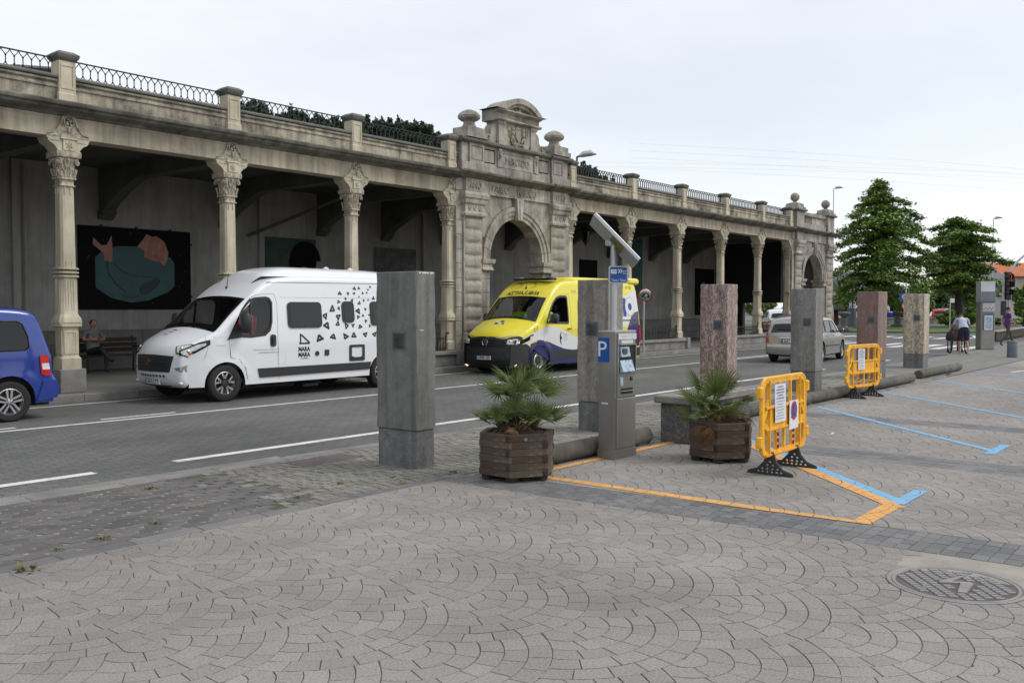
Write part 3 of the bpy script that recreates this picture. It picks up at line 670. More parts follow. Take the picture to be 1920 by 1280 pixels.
# ================================================================== ARCADE (origin: world; road side face of the columns at y = 18.04)
arc = thing('arcade_building', 'long stone arcade with a row of cast columns, iron railings above and dark gallery behind', 'arcade', (0, 18.2, 0))
CY = 18.2
def W(mb, name, mat, parent=arc, smooth=35):      # geometry written in world coordinates, parented to the arcade
    o = mb.build(name, mat, parent, smooth); o.location = (0, -CY, 0); return o
BAYS = [(-6, 19.36), (24.84, 43.66)]
COLX = [0.9, 4.6, 8.3, 11.95, 15.6, 19.22, 25.1, 28.85, 32.6, 36.4, 40.2, 43.75]
# --- one column, z measured from the world ground
def col_meshes():
    s = MB()
    s.rings([(1.42, .25, .25, .07), (1.50, .235, .235, .06), (1.56, .20, .20, .06), (1.60, .185, .185, .055), (2.30, .17, .17, .052)])
    for sx, sy in ((0, -1), (0, 1), (1, 0), (-1, 0)):              # flutes framed by raised fillets on the lower shaft
        for q in (-1, 1):
            a, b = (q * .085, sy * .18) if sx == 0 else (sx * .18, q * .085)
            s.box(a - .012, b - .012, 1.66, a + .012, b + .012, 2.26)
            if sx == 0: s.box(q * .03 - .006, b - .008, 1.66, q * .03 + .006, b + .010, 2.26)
    for z in (2.30, 2.375, 2.45): s.rings([(z, .175, .175, .05), (z + .012, .212, .212, .06), (z + .038, .212, .212, .06), (z + .05, .175, .175, .05)])
    s.rings([(2.5, .162, .162, .048), (4.07, .15, .15, .045)])
    for z0, z1 in ((2.5, 2.62), (3.93, 4.07)):
        for q in (-.06, .06): s.box(q - .012, -.172, z0, q + .012, -.14, z1); s.box(-.172, q - .012, z0, -.14, q + .012, z1)
    base = MB(); base.cbox(-.27, -.27, .045, .27, .27, .51, .012)
    ped = MB(); ped.rings([(.51, .225, .225, .01), (.72, .225, .225, .02), (.745, .20, .20, .02), (.78, .185, .185, .03), (1.28, .185, .185, .03), (1.33, .20, .20, .03), (1.345, .25, .25, .04), (1.42, .25, .25, .04)])
    for q in range(4):
        T = Matrix.Rotation(q * PI / 2, 4, 'Z')
        ped.box(-.15, -.197, .80, -.115, -.18, 1.26, 0, T); ped.box(.115, -.197, .80, .15, -.18, 1.26, 0, T); ped.box(-.115, -.197, .80, .115, -.18, .835, 0, T); ped.box(-.115, -.197, 1.225, .115, -.18, 1.26, 0, T)
    cap = MB()
    cap.rings([(4.07, .16, .16, .04), (4.08, .20, .20, .05), (4.10, .20, .20, .05), (4.115, .165, .165, .04), (4.20, .165, .165, .04), (4.215, .215, .215, .05), (4.25, .215, .215, .05), (4.26, .17, .17, .05), (4.45, .185, .185, .05), (4.62, .25, .25, .07)])
    for q in range(4):
        T = Matrix.Rotation(q * PI / 2, 4, 'Z')
        for sx in (-1, 1):
            cx = sx * .215; sp = []
            for k in range(15): a = k / 14 * 2.6 * PI; r = .062 * (1 - k / 16); sp.append((cx - sx * r * math.sin(a), -.235, 4.545 + r * math.cos(a)))
            cap.tube(sp, [.026 * (1 - k / 22) for k in range(15)], 5, 0, T)
            cap.sphere((cx, -.25, 4.545), .026, 6, 0, 1, T)
            cap.tube([(sx * .05, -.18, 4.27), (sx * .07, -.20, 4.37), (sx * .045, -.215, 4.46), (sx * .11, -.225, 4.57), (sx * .19, -.235, 4.61)], [.022, .02, .016, .018, .014], 5, 0, T)
            cap.tube([(sx * .155, -.17, 4.27), (sx * .175, -.195, 4.34), (sx * .16, -.24, 4.42), (sx * .20, -.225, 4.39)], [.03, .026, .018, .012], 5, 0, T)
            cap.sphere((sx * .115, -.21, 4.40), .022, 6, 0, 1.3, T)
        cap.tube([(0, -.17, 4.27), (0, -.20, 4.34), (0, -.245, 4.40), (0, -.235, 4.37)], [.032, .028, .02, .012], 5, 0, T)
        cap.sphere((0, -.245, 4.585), .034, 7, 0, 1, T)
    cap.cbox(-.29, -.29, 4.625, .29, .29, 4.75, .014)
    con = MB()
    pr = [(-.24, 4.75), (-.27, 4.80), (-.33, 4.86), (-.40, 4.89), (-.445, 4.93), (-.445, 4.965), (-.47, 4.975), (-.47, 5.012)]
    con.prism(pr + [(-x, z) for x, z in reversed(pr)], -.215, .20, 'y')
    con.cbox(-.135, -.245, 4.755, .135, -.21, 4.97, .008); con.cbox(-.19, -.265, 4.965, .19, -.2, 5.005, .008)
    for sx in (-1, 1): con.box(sx * .20, -.228, 4.93, sx * .40, -.213, 4.945)
    for i in range(6):
        for rr in (.035, .065): a = i * PI / 3 + rr * 9; con.sphere((rr * math.cos(a), -.25, 4.86 + rr * 1.0 * math.sin(a)), .016, 6)
    con.sphere((0, -.25, 4.86), .022, 6)
    cr = MB()
    out = [(-.46, 5.012), (-.455, 5.06), (-.40, 5.075), (-.33, 5.09), (-.26, 5.14), (-.20, 5.22), (-.165, 5.28)] + circ(0, 5.30, .155, 10, 172, 8) + [(.165, 5.28), (.20, 5.22), (.26, 5.14), (.33, 5.09), (.40, 5.075), (.455, 5.06), (.46, 5.012)]
    cr.prism(out, -.225, -.17, 'y')
    cr.tube([(x, -.235, z) for x, z in out[1:-1]], .018, 5)
    cr.tube([(.105 * math.cos(a), -.24, 5.31 + .115 * math.sin(a)) for a in [k * PI / 8 for k in range(16)]], .017, 5, closed=True)
    hole_shade = MB(); hole_shade.prism([(.10 * math.cos(k * PI / 8), 5.31 + .11 * math.sin(k * PI / 8)) for k in range(16)], -.2265, -.2, 'y')  # dark disc on the crest face, painted shade of the ring's hole
    for k in range(9): a = k * 2.4; cr.sphere((.05 * math.cos(a), -.245, 5.24 + .06 * math.sin(a) + .01 * k), .024, 6)
    for k in range(4): cr.sphere((0, -.25, 5.19 - k * .03), .032 - k * .005, 6)
    for q_, kx, ky in ((s, .91, .91), (base, .94, .94), (ped, .86, .86), (cap, .82, .84), (con, .87, 1.), (cr, .87, 1.), (hole_shade, .87, 1.)): q_.v = [(a * kx, b * ky, z) for a, b, z in q_.v]
    return dict(shaft=s.mesh('shaft', 'cream'), base_block=base.mesh('base_block', 'curb'), pedestal=ped.mesh('pedestal', 'cream'), capital=cap.mesh('capital', 'carved', 30), console=con.mesh('console', 'cream'), crest=cr.mesh('crest', 'carved'), crest_hole_shade=hole_shade.mesh('crest_hole_shade', 'coping', 0))
CM = col_meshes()
for x in COLX:
    c = link('column', CM['shaft'], arc, (x, 0, 0))
    for k in ('base_block', 'pedestal', 'capital', 'console', 'crest', 'crest_hole_shade'): link(k, CM[k], c)
# --- beam, cornice, parapet for each run
def run(x0, x1):
    m = MB(); m.box(x0, 18.0, 5.012, x1, 18.42, 5.46); W(m, 'beam', 'facade')
    m = MB()
    x = x0
    while x < x1 - .01:                                            # cast joints: thin raised fillets under the cornice
        m.box(x, 17.985, 5.36, min(x + 1.9, x1), 18.0, 5.455); x += 1.905
    W(m, 'frieze_band', 'facade')
    pr = [(18.0, 5.40), (17.93, 5.42), (17.90, 5.455), (17.80, 5.47), (17.72, 5.50), (17.70, 5.545), (17.64, 5.56), (17.62, 5.60), (17.62, 5.63), (17.68, 5.655), (18.05, 5.70), (18.05, 5.42)]
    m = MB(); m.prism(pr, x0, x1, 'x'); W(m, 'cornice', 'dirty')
    pr = [(18.05, 5.66), (17.985, 5.66), (17.985, 5.93), (17.96, 5.945), (17.96, 5.975), (17.985, 5.99), (18.0, 6.03), (17.955, 6.06), (17.955, 6.10), (18.0, 6.12), (18.30, 6.12), (18.30, 5.66)]
    m = MB(); m.prism(pr, x0, x1, 'x'); W(m, 'parapet', 'parapet')
    m = MB(); m.prism([(17.93, 6.12), (17.92, 6.15), (17.95, 6.19), (18.30, 6.19), (18.33, 6.15), (18.33, 6.12)], x0, x1, 'x'); W(m, 'coping', 'coping')
for a in BAYS: run(*a)
pier = MB(); pier.rings([(5.655, .225, .215, .01), (5.83, .225, .215, .01), (5.85, .205, .195, .01), (6.47, .205, .195, .01)])
for q in range(4):
    T = Matrix.Rotation(q * PI / 2, 4, 'Z'); h = .200 if q % 2 else .21
    pier.box(-.16, -h, 5.93, -.125, -h + .02, 6.40, 0, T); pier.box(.125, -h, 5.93, .16, -h + .02, 6.40, 0, T); pier.box(-.125, -h, 5.93, .125, -h + .02, 5.965, 0, T); pier.box(-.125, -h, 6.365, .125, -h + .02, 6.40, 0, T)
pier.v = [(a * .79, b * .85, z) for a, b, z in pier.v]; pier_me = pier.mesh('parapet_pier', 'cream')
pcap = MB(); pcap.rings([(6.46, .215, .205, .01), (6.49, .25, .24, .01), (6.53, .285, .275, .01), (6.585, .30, .29, .01), (6.60, .29, .28, .01), (6.65, .20, .19, .02)]); pcap.v = [(a * .74, b * .82, z) for a, b, z in pcap.v]; pcap_me = pcap.mesh('pier_cap', 'coping')
PX = [0.95, 4.65, 8.27, 11.97, 15.58, 28.95, 32.7, 36.5, 40.25]
for x in PX: p = link('parapet_pier', pier_me, arc, (x, -.12, 0)); link('pier_cap', pcap_me, p)
for x in (19.12, 25.06, 43.45): p = link('parapet_pier', pier_me, arc, (x, -.12, 0)); link('pier_cap', pcap_me, p)
# iron railing: a top rail and hexagonal-loop bars, each bar a piece
bar = MB(); p2 = .0775
bar.tube([(0, 0, 6.27), (0, 0, 6.42)], .011, 4)
for s in (-1, 1):
    bar.tube([(0, 0, 6.42), (s * .035, 0, 6.455), (s * p2 * .8, 0, 6.49), (s * p2, 0, 6.53)], .0095, 4); bar.tube([(0, 0, 6.27), (s * p2, 0, 6.20)], .0095, 4)
for z in (6.275, 6.415): bar.sphere((0, 0, z), .021, 5)
bar_me = bar.mesh('railing_bar', 'iron', 0)
bar = MB(); bar.tube([(0, 0, 6.27), (0, 0, 6.42)], .020, 4)
for s in (-1, 1):
    bar.tube([(0, 0, 6.42), (s * .035, 0, 6.455), (s * p2 * .8, 0, 6.49), (s * p2, 0, 6.53)], .014, 4); bar.tube([(0, 0, 6.27), (s * p2, 0, 6.20)], .014, 4)
bar_heavy = bar.mesh('railing_bar', 'iron', 0)
edges = sorted(PX + [19.12, 25.06, 43.45])
for a, b in zip(edges, edges[1:]):
    if a == 19.12: continue
    m = MB(); m.box(a + .16, -.012, 6.52, b - .16, .012, 6.545); m.box(a + .16, -.008, 6.195, b - .16, .008, 6.21)
    r = m.build('railing', 'iron', arc, 0); r.location = (0, -.06, 0)
    n = round((b - a - .36) / .155); 
    for k in range(n): link('railing_bar', bar_me if a < 24 else bar_heavy, r, (a + .18 + (k + .5) * (b - a - .36) / n, 0, 0))
# --- gallery: back wall, wainscot, ceiling, cross beams with haunches on corbels, end wall with an opening
m = MB(); m.box(-25, 24.0, 1.08, 50.4, 24.3, 5.6); W(m, 'back_wall', 'plaster')
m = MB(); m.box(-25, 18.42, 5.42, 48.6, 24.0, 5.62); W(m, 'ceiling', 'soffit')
x = -2.
while x < 50:
    for z0, z1 in ((.05, .40), (.40, .74), (.74, 1.08)):
        o = random.uniform(0, .0); q = MB(); q.cbox(.004, 0, z0 + .004, .996, .36, z1 - .002, .008); p = q.build('wainscot_stone', 'wains', arc, 30, (x + (.5 if z0 == .40 else 0), 23.95 - CY, 0))
    x += 1.0
m = MB(); m.box(-25, 23.93, 1.08, 50.2, 24.0, 1.12); W(m, 'dado_rail', 'wains')
hb = MB(); hb.box(-.16, .22, 5.0, .16, 5.8, 5.42); hb.prism([(5.8, 5.0), (5.8, 4.28), (5.5, 4.30), (5.35, 4.42), (5.0, 4.58), (4.5, 4.80), (4.1, 4.92), (3.8, 5.0)], -.159, .159, 'x')
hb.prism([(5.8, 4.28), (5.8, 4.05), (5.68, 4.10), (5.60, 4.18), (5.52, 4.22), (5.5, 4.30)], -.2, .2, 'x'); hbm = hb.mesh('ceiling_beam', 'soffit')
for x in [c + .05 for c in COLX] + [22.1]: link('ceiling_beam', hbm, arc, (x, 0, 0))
m = MB(); m.box(-.09, 23.88, 1.12, .09, 24.0, 5.4); wp = W(m, 'wall_pilaster', 'plaster'); wpm = wp.data; wp.location = (9.7, -CY, 0)
for x in (16.9, 24.0, 31.2, 37.4): link('wall_pilaster', wpm, arc, (x, -CY, 0))
m = MB(); m.tube([(9.9, 23.86, .3), (9.9, 23.86, 5.3)], .035, 6); W(m, 'downpipe', 'plaster')
m = MB(); m.tube([(16.4, 23.9, 3.9), (18.6, 21.2, 5.3)], .05, 6); W(m, 'diagonal_pipe', 'soffit')
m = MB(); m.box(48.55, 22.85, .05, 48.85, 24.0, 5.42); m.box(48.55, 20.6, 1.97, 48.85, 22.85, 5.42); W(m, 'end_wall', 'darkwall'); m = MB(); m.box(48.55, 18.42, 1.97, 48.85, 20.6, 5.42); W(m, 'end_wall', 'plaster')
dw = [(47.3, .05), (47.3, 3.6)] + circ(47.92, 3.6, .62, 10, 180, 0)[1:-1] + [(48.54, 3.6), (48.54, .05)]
m = MB(); m.prism(dw, 23.86, 23.92, 'y'); W(m, 'painted_doorway_shade', 'darkwall')  # flat dark slab painted as the shade of an open doorway, no real opening
# low walls with coping and spiked iron fences between the columns
def low_wall(x0, x1, g=True):
    t = thing('low_wall', '', 'wall', (x0, 17.98, 0)); n = max(1, round((x1 - x0) / 1.25)); w = (x1 - x0) / n
    for k in range(n):
        q = MB(); q.cbox(k * w + .003, -.03, .05, (k + 1) * w - .003, .22, .36, .01); q.build('wall_stone', 'curb', t, 30)
        q = MB(); q.cbox(k * w + .003, -.10, .36, (k + 1) * w - .003, .26, .47, .015); q.build('coping_stone', 'benchtop', t, 30)
    for xx in (x0 - .2, x1 - .02): q = MB(); q.cbox(xx - x0, -.14, .05, xx - x0 + .24, .30, .50, .015); q.build('end_block', 'curb', t, 30)
    return t
fb = MB(); fb.box(-.008, -.008, .47, .008, .008, .86); fb.tube([(0, 0, .84), (0, 0, .93)], [.014, .001], 4); fbm = fb.mesh('fence_bar', 'iron', 0)
def iron_fence(x0, x1, label):
    t = thing('iron_fence', label, 'fence', (x0, 18.08, 0), 0, 'iron fences on the low walls'); n = int((x1 - x0) / .11)
    m = MB(); m.box(0, -.01, .54, x1 - x0, .01, .56); m.box(0, -.01, .82, x1 - x0, .01, .84); m.build('rail', 'iron', t, 0)
    for k in range(n + 1): link('fence_bar', fbm, t, (k * (x1 - x0) / n, 0, 0))
    for xx in (0, x1 - x0):
        m = MB(); m.tube([(xx, 0, .47), (xx, 0, .95), (xx + .05, -.03, 1.0), (xx + .1, -.03, .97)], .016, 5); m.tube([(xx + .12, 0, .47), (xx + .10, 0, .9), (xx + .02, 0, 1.0)], .014, 5); m.build('scroll_post', 'iron', t, 30)
for x0, x1, lb in ((17.2, 19.3, 'low granite wall with iron fence immediately left of the big gateway'), (25.3, 32.9, 'low granite wall under the red bench, right of the gateway behind the ambulance'), (36.55, 44.0, 'low granite wall behind the silver estate car')):
    w = low_wall(x0, x1); w['label'] = lb; w['group'] = 'low walls along the arcade'
iron_fence(17.3, 19.0, 'short black iron fence immediately left of the big gateway')
iron_fence(25.5, 28.4, 'black iron fence behind the ambulance tail, left of the second free column'); iron_fence(29.1, 32.3, 'black iron fence in front of the red slatted bench'); iron_fence(36.8, 40.0, 'black iron fence in the bay left of the silver estate car'); iron_fence(40.5, 43.4, 'black iron fence in the last bay before the far gateway')

# ================================================================== GATEWAYS
def stone(parent, x0, y0, z0, x1, y1, z1, mat='ashlar', name='stone', c=.012, g=.003):
    q = MB(); cx, cy, cz = (x0 + x1) / 2, (y0 + y1) / 2, (z0 + z1) / 2
    q.cbox(x0 + g - cx, y0 - cy, z0 + g - cz, x1 - g - cx, y1 - cy, z1 - g - cz, c); return q.build(name, mat, parent, 30, (cx, cy, cz))
def gateway(cx, label, main=True):
    """local origin: ground on the axis, front of the plain wall at local y = 0 (world 17.95)"""
    g = thing('stone_gateway', label, 'gateway', (cx, 17.95, 0)); B = .45          # wall thickness
    HO = 1.285; SP = 3.16; HW = 2.78
    wl = MB(); wl.box(-HW + .01, .05, .05, -HO - .01, B, 5.3); wl.box(HO + .01, .05, .05, HW - .01, B, 5.3)
    ar = [(-HO - .02, 5.3), (-HO - .02, SP)] + circ(0, SP, HO + .02, 24, 180, 0)[1:-1] + [(HO + .02, SP), (HO + .02, 5.3)]
    wl.prism(ar, .05, B, 'y'); core = wl.build('wall_core', 'ashlar', g, 0)
    # flat ashlar of the plain wall either side (strips) and the jambs
    for s in (-1, 1):
        z = .05; k = 0
        while z < 4.9:
            h = .42; a, b = sorted((s * HW, s * 2.50)); stone(g, a, -.0, z, b, .06, z + h)
            a, b = sorted((s * 1.70, s * (HO)))
            if z < SP - .3: stone(g, a, 0, z, b, .49, min(z + h, SP - .36), name='jamb_stone')
            z += h; k += 1
        # pier: plinth, rough blocks with deep joints, frieze, cap
        pr = MB(); pr.box(min(s * 1.70, s * 2.50), -.06, .05, max(s * 1.70, s * 2.50), .04, 5.10); P = pr.build('pier', 'ashlar', g, 0)
        stone(P, min(s * 1.64, s * 2.56), -.19, .05, max(s * 1.64, s * 2.56), -.03, .62, 'ashlar', 'plinth_stone', .02)
        stone(P, min(s * 1.67, s * 2.53), -.17, .62, max(s * 1.67, s * 2.53), -.03, .98, 'ashlar', 'plinth_stone', .02)
        z = .98
        for k in range(9):
            q = MB(); h = .375; bx0, bx1 = sorted((s * 1.72, s * 2.48)); w = (bx1 - bx0) / 2; mx = (bx0 + bx1) / 2
            nx, nz = 8, 5; v = []; gap = .036; co = .014
            for j in range(nz + 1):
                for i in range(nx + 1):
                    u, t = i / nx, j / nz; ed = min(u, 1 - u) * 2 * w; ez = min(t, 1 - t) * (h - gap); e = min(ed, ez)
                    d = -.055 - (0 if e < .001 else (min(e, co) / co) * .045 + random.uniform(0, .014)); v.append((-w + 2 * w * u, d, gap / 2 + (h - gap) * t))
            f = [(j * (nx + 1) + i, j * (nx + 1) + i + 1, (j + 1) * (nx + 1) + i + 1, (j + 1) * (nx + 1) + i) for j in range(nz) for i in range(nx)]
            q.add(v, f); q.box(-w, -.055, gap / 2, w, -.03, h - gap / 2); q.build('rusticated_block', 'rustic', P, 50, (mx, 0, z)); z += h
        q = MB()
        for a in ((4.37, 1.66, .19), (4.44, 1.64, .20), (4.49, 1.70, .14)): pass
        wd = .44
        q.rings([(4.36, wd - .03, .10, .004), (4.39, wd + .03, .14, .004), (4.45, wd + .04, .15, .004), (4.50, wd - .02, .10, .004), (4.52, wd - .02, .095, .004), (4.72, wd - .02, .095, .004), (4.74, wd + .03, .14, .004), (4.80, wd + .05, .17, .004), (4.86, wd + .05, .17, .004), (4.90, wd + .09, .21, .004), (5.00, wd + .10, .22, .004), (5.08, wd + .06, .17, .004), (5.10, wd - .02, .1, .004)], 0, Tm(s * 2.1, -.03))
        for i in range(3):
            x = s * 2.1 + (i - 1) * .22
            q.tube([(x - .05, -.135, 4.67), (x - .045, -.14, 4.60), (x, -.145, 4.56), (x + .045, -.14, 4.60), (x + .05, -.135, 4.67)], .014, 5)
        q.build('pier_capital', 'ashlar', P, 30)
        # impost moulding
        q = MB(); mx = s * (HO + .1 + .11); q.rings([(SP - .36, .21, .28, .004), (SP - .33, .25, .33, .004), (SP - .29, .25, .33, .004), (SP - .26, .215, .30, .004), (SP - .15, .215, .30, .004), (SP - .13, .27, .345, .004), (SP - .06, .29, .37, .004), (SP, .29, .37, .004)], 0, Tm(mx - s * .02, .22)); q.build('impost', 'ashlar', g, 30)
    # voussoirs in three stepped rings, keystone
    nV = 15
    for k in range(nV):
        if k == nV // 2: continue
        a0, a1 = 180 - 180 * k / nV, 180 - 180 * (k + 1) / nV
        for (r0, r1, y0) in ((HO, HO + .12, -.02), (HO + .12, HO + .25, -.045), (HO + .25, HO + .38, -.075)):
            if r0 > HO and k % 1: continue
        q = MB()
        e = .25
        for (r0, r1, y0) in ((HO, HO + .12, -.01), (HO + .12, HO + .25, -.045), (HO + .25, HO + .38, -.08)):
            q.prism(circ(0, SP, r0, 3, a0 - e, a1 + e) + circ(0, SP, r1, 3, a1 + e, a0 - e), y0, B + .02 if r0 == HO else .06, 'y')
        q.build('voussoir', 'ashlar', g, 30)
    q = MB(); q.prism([(-.10, SP + HO - .04), (.10, SP + HO - .04), (.17, SP + HO + .62), (-.17, SP + HO + .62)], -.15, .06, 'y'); q.prism([(-.035, SP + HO), (.035, SP + HO), (.05, SP + HO + .56), (-.05, SP + HO + .56)], -.175, -.15, 'y'); q.build('keystone', 'ashlar', g, 20)
    # spandrel stones (radiating joints)
    for s in (-1, 1):
        for k, (a0, a1) in enumerate(((90 - 9, 90 - 27), (63, 45), (45, 22))):
            R1 = HO + .39
            def on_box(a):
                c_, s_ = math.cos(R(a)), math.sin(R(a)); t = min(1.695 / max(c_, 1e-3), (5.09 - SP) / max(s_, 1e-3)); return (t * c_, SP + t * s_)
            pts = [(R1 * math.cos(R(a)), SP + R1 * math.sin(R(a))) for a in (a0, (a0 + a1) / 2, a1)]; b1, b0 = on_box(a1), on_box(a0)
            if math.hypot(b1[0], b1[1] - SP) < R1: continue
            mid = [(1.695, 5.09)] if b1[0] > 1.69 and b0[0] < 1.69 else []
            poly = pts + [b1] + mid + [b0]; cx_ = sum(p[0] for p in poly) / len(poly); cz_ = sum(p[1] for p in poly) / len(poly)
            poly = [(s * (p[0] + (cx_ - p[0]) * .012), p[1] + (cz_ - p[1]) * .012) for p in poly]
            q = MB(); q.prism(poly, -.012 + .006 * k, .06, 'y'); q.build('spandrel_stone', 'ashlar', g, 0)
    # entablature blocks with the incised words
    z0, z1 = 5.10, 5.47
    for a, b, y in ((-2.80, -2.50, -.02), (-2.50, -1.68, -.14), (-1.68, -.86, -.05), (-.86, -.02, -.05), (-.02, .84, -.05), (.84, 1.68, -.05), (1.68, 2.50, -.14), (2.50, 2.80, -.02)): stone(g, a, y, z0, b, B, z1, 'ashlar', 'frieze_stone', .006)
    q = MB(); q.box(-1.69, -.075, 5.07, 1.69, .06, 5.10); q.build('string_course', 'ashlar', g, 0)
    if main:
        for tx, x, w, y in (('ANO', -2.09, .50, -.14), ('PASEO', -.86, .78, -.05), ('PUBLICO', .42, .96, -.05), ('1910', 2.09, .48, -.14)):
            v, f = text_tris(tx, .30, w); q = MB()
            n = len(v); q.add([(a, y - .032, b * .96) for a, b in v] + [(a, y, b * .92) for a, b in v], f + [tuple(n + i for i in t) for t in f])
            ed = {}
            for t in f:
                for i in range(len(t)): k = (t[i], t[(i + 1) % len(t)]); ed[k] = 1
            q.add([], []); base = len(q.v) - 2 * n
            for (i, j) in ed:
                if (j, i) not in ed: q.f.append((base + i, base + j, base + n + j, base + n + i)); q.mi.append(0)
            q.build('lettering', 'ashlar', g, 0, (x, 0, 5.285), fix=False)
    # main cornice (breaks forward over the piers)
    def cprof(y): return [(B, 5.47), (y, 5.47), (y - .05, 5.50), (y - .08, 5.53), (y - .16, 5.55), (y - .20, 5.59), (y - .27, 5.61), (y - .28, 5.66), (y - .22, 5.69), (B, 5.72)]
    for a, b, y in ((-2.95, -1.60, -.10), (-1.60, 1.60, -.02), (1.60, 2.95, -.10)):
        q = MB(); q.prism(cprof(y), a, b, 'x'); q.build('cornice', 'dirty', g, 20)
    return g, B
g1, B = gateway(22.08, 'tall grey stone gateway with carved crest, bulbous finials and PASEO PUBLICO above its arch')
# attic: base course, panelled blocks, coping
def panel(g, x0, x1, z0, z1, y, fr=.07, mat='ashlar'):
    q = MB(); q.box(x0 + fr, y + .03, z0 + fr, x1 - fr, y + .05, z1 - fr)
    q.prism([(x0, z0), (x1, z0), (x1, z1), (x0, z1)], y, y + .06, 'y', holes=[[(x0 + fr, z0 + fr), (x0 + fr, z1 - fr), (x1 - fr, z1 - fr), (x1 - fr, z0 + fr)]])
    q.prism([(x0 + fr * 1.5, z0 + fr * 1.5), (x1 - fr * 1.5, z0 + fr * 1.5), (x1 - fr * 1.5, z1 - fr * 1.5), (x0 + fr * 1.5, z1 - fr * 1.5)], y + .012, y + .04, 'y')
    return q.build('attic_panel', mat, g, 0)
for a, b, y in ((-2.66, -1.66, -.13), (-1.66, -.6, -.05), (-.6, .6, -.05), (.6, 1.66, -.05), (1.66, 2.66, -.13)): stone(g1, a, y, 5.70, b, .5, 5.94, 'ashlar', 'attic_base', .01)
q = MB(); q.box(-2.6, .0, 5.92, 2.6, .46, 6.52); q.build('attic_core', 'ashlar', g1, 0)
for a, b, y in ((-2.60, -2.3, -.06), (-2.3, -1.66, -.11), (-1.66, -1.0, -.03), (1.0, 1.66, -.03), (1.66, 2.3, -.11), (2.3, 2.60, -.06)):
    if b - a > .5: panel(g1, a, b, 5.94, 6.50, y)
    else: stone(g1, a, y, 5.94, b, .4, 6.50)
for s in (-1, 1):
    stone(g1, min(s * .80, s * 1.0), -.07, 5.94, max(s * .80, s * 1.0), .1, 6.50)
    q = MB()
    for k in range(5): q.sphere((s * .9 + .03 * math.cos(k * 2), -.085, 6.42 - k * .045), .045 - .004 * k, 7)
    q.box(s * .9 - .08, -.10, 6.44, s * .9 + .08, -.05, 6.50); q.build('carved_bracket', 'ashlar', g1, 30)
q = MB(); q.box(-.80, -.012, 5.94, .80, .1, 6.50); q.build('name_panel', 'ashlar', g1, 0)
v, f = text_tris('MERCADO', .30, 1.12); q = MB(); q.add([(a, -.035, b) for a, b in v], f); n = len(v)
ed = {(t[i], t[(i + 1) % len(t)]) for t in f for i in range(len(t))}; q.add([(a, .0, b) for a, b in v], [])
for (i, j) in ed:
    if (j, i) not in ed: q.f.append((i, j, n + j, n + i)); q.mi.append(0)
q.build('lettering', 'ashlar', g1, 0, (0, 0, 6.20), fix=False)
q = MB(); q.box(-.80, -.03, 6.40, .80, .02, 6.44); q.box(-.80, -.03, 5.96, .80, .02, 5.99); q.build('panel_frame', 'ashlar', g1, 0)
for a, b, y in ((-2.72, -1.60, -.15), (-1.60, 1.60, -.08), (1.60, 2.72, -.15)):
    q = MB(); q.prism([(.55, 6.50), (y + .04, 6.50), (y, 6.53), (y - .06, 6.55), (y - .07, 6.61), (y - .02, 6.65), (.55, 6.66)], a, b, 'x'); q.build('attic_coping', 'coping', g1, 20)
def finial(g, x, z, ball=False, y=.12):
    q = MB()
    if ball: q.rings([(z, .46, .40, .01), (z + .10, .46, .40, .01), (z + .11, .38, .34, .01), (z + .26, .36, .32, .03), (z + .30, .26, .24, .06), (z + .34, .12, .12, .05)], 0, Tm(x, y)); q.lathe([(.12, z + .33), (.09, z + .38), (.12, z + .42)] + [(.225 * math.sin(t), z + .60 - .225 * math.cos(t)) for t in [R(a) for a in range(30, 181, 15)]], 20, 0, Tm(x, y), caps=False)
    else: q.rings([(z, .46, .36, .01), (z + .14, .46, .36, .01), (z + .15, .38, .31, .01), (z + .30, .38, .31, .01), (z + .33, .26, .24, .06)], 0, Tm(x, y)); q.lathe([(.25, z + .32), (.20, z + .38), (.165, z + .46), (.17, z + .50), (.25, z + .535), (.325, z + .59), (.34, z + .66), (.30, z + .73), (.20, z + .80), (.09, z + .845), (.001, z + .86)], 20, 0, Tm(x, y), caps=False)
    return q.build('finial', 'ashlar', g, 35)
for s in (-1, 1): finial(g1, s * 2.08, 6.65)
# crest: pilasters, relief, curved pediment, side scrolls
q = MB(); q.box(-.95, .02, 6.65, .95, .42, 7.75); q.build('crest_core', 'ashlar', g1, 0)
q = MB(); q.box(-.62, -.01, 6.68, .62, .03, 7.38); q.build('relief_ground', 'ochre', g1, 0)
for s in (-1, 1):
    q = MB(); q.rings([(6.65, .17, .10, .004), (6.78, .17, .10, .004), (6.80, .135, .07, .004), (7.25, .13, .065, .004), (7.27, .16, .09, .004), (7.36, .19, .12, .004)], 0, Tm(s * .78, .03)); q.build('pilaster', 'ashlar', g1, 20)
    q = MB(); pts = [(.95, 6.65), (1.50, 6.65), (1.50, 6.72), (1.44, 6.86), (1.34, 6.90), (1.25, 6.86), (1.18, 6.95), (1.16, 7.10), (1.10, 7.20), (.95, 7.28)]
    q.prism([(s * a, b) for a, b in pts], .04, .34, 'y'); q.tube([(s * (1.34 + .10 * math.cos(t) * (1 - t / 9)), .02, 6.79 + .10 * math.sin(t) * (1 - t / 9)) for t in [k * .5 for k in range(14)]], .022, 5); q.build('side_scroll', 'ashlar', g1, 30)
q = MB()                                                             # coat of arms: two lions either side of a crowned shield
def blobs(q, L):
    for x, z, r, sz in L: q.sphere((x, -.03, z), r, 8, 0, sz)
q.prism([(-.13, 6.95), (-.13, 7.17), (.13, 7.17), (.13, 6.95), (0, 6.84)], -.07, -.01, 'y'); q.prism([(-.11, 7.19), (-.14, 7.30), (-.06, 7.26), (0, 7.33), (.06, 7.26), (.14, 7.30), (.11, 7.19)], -.06, -.01, 'y')
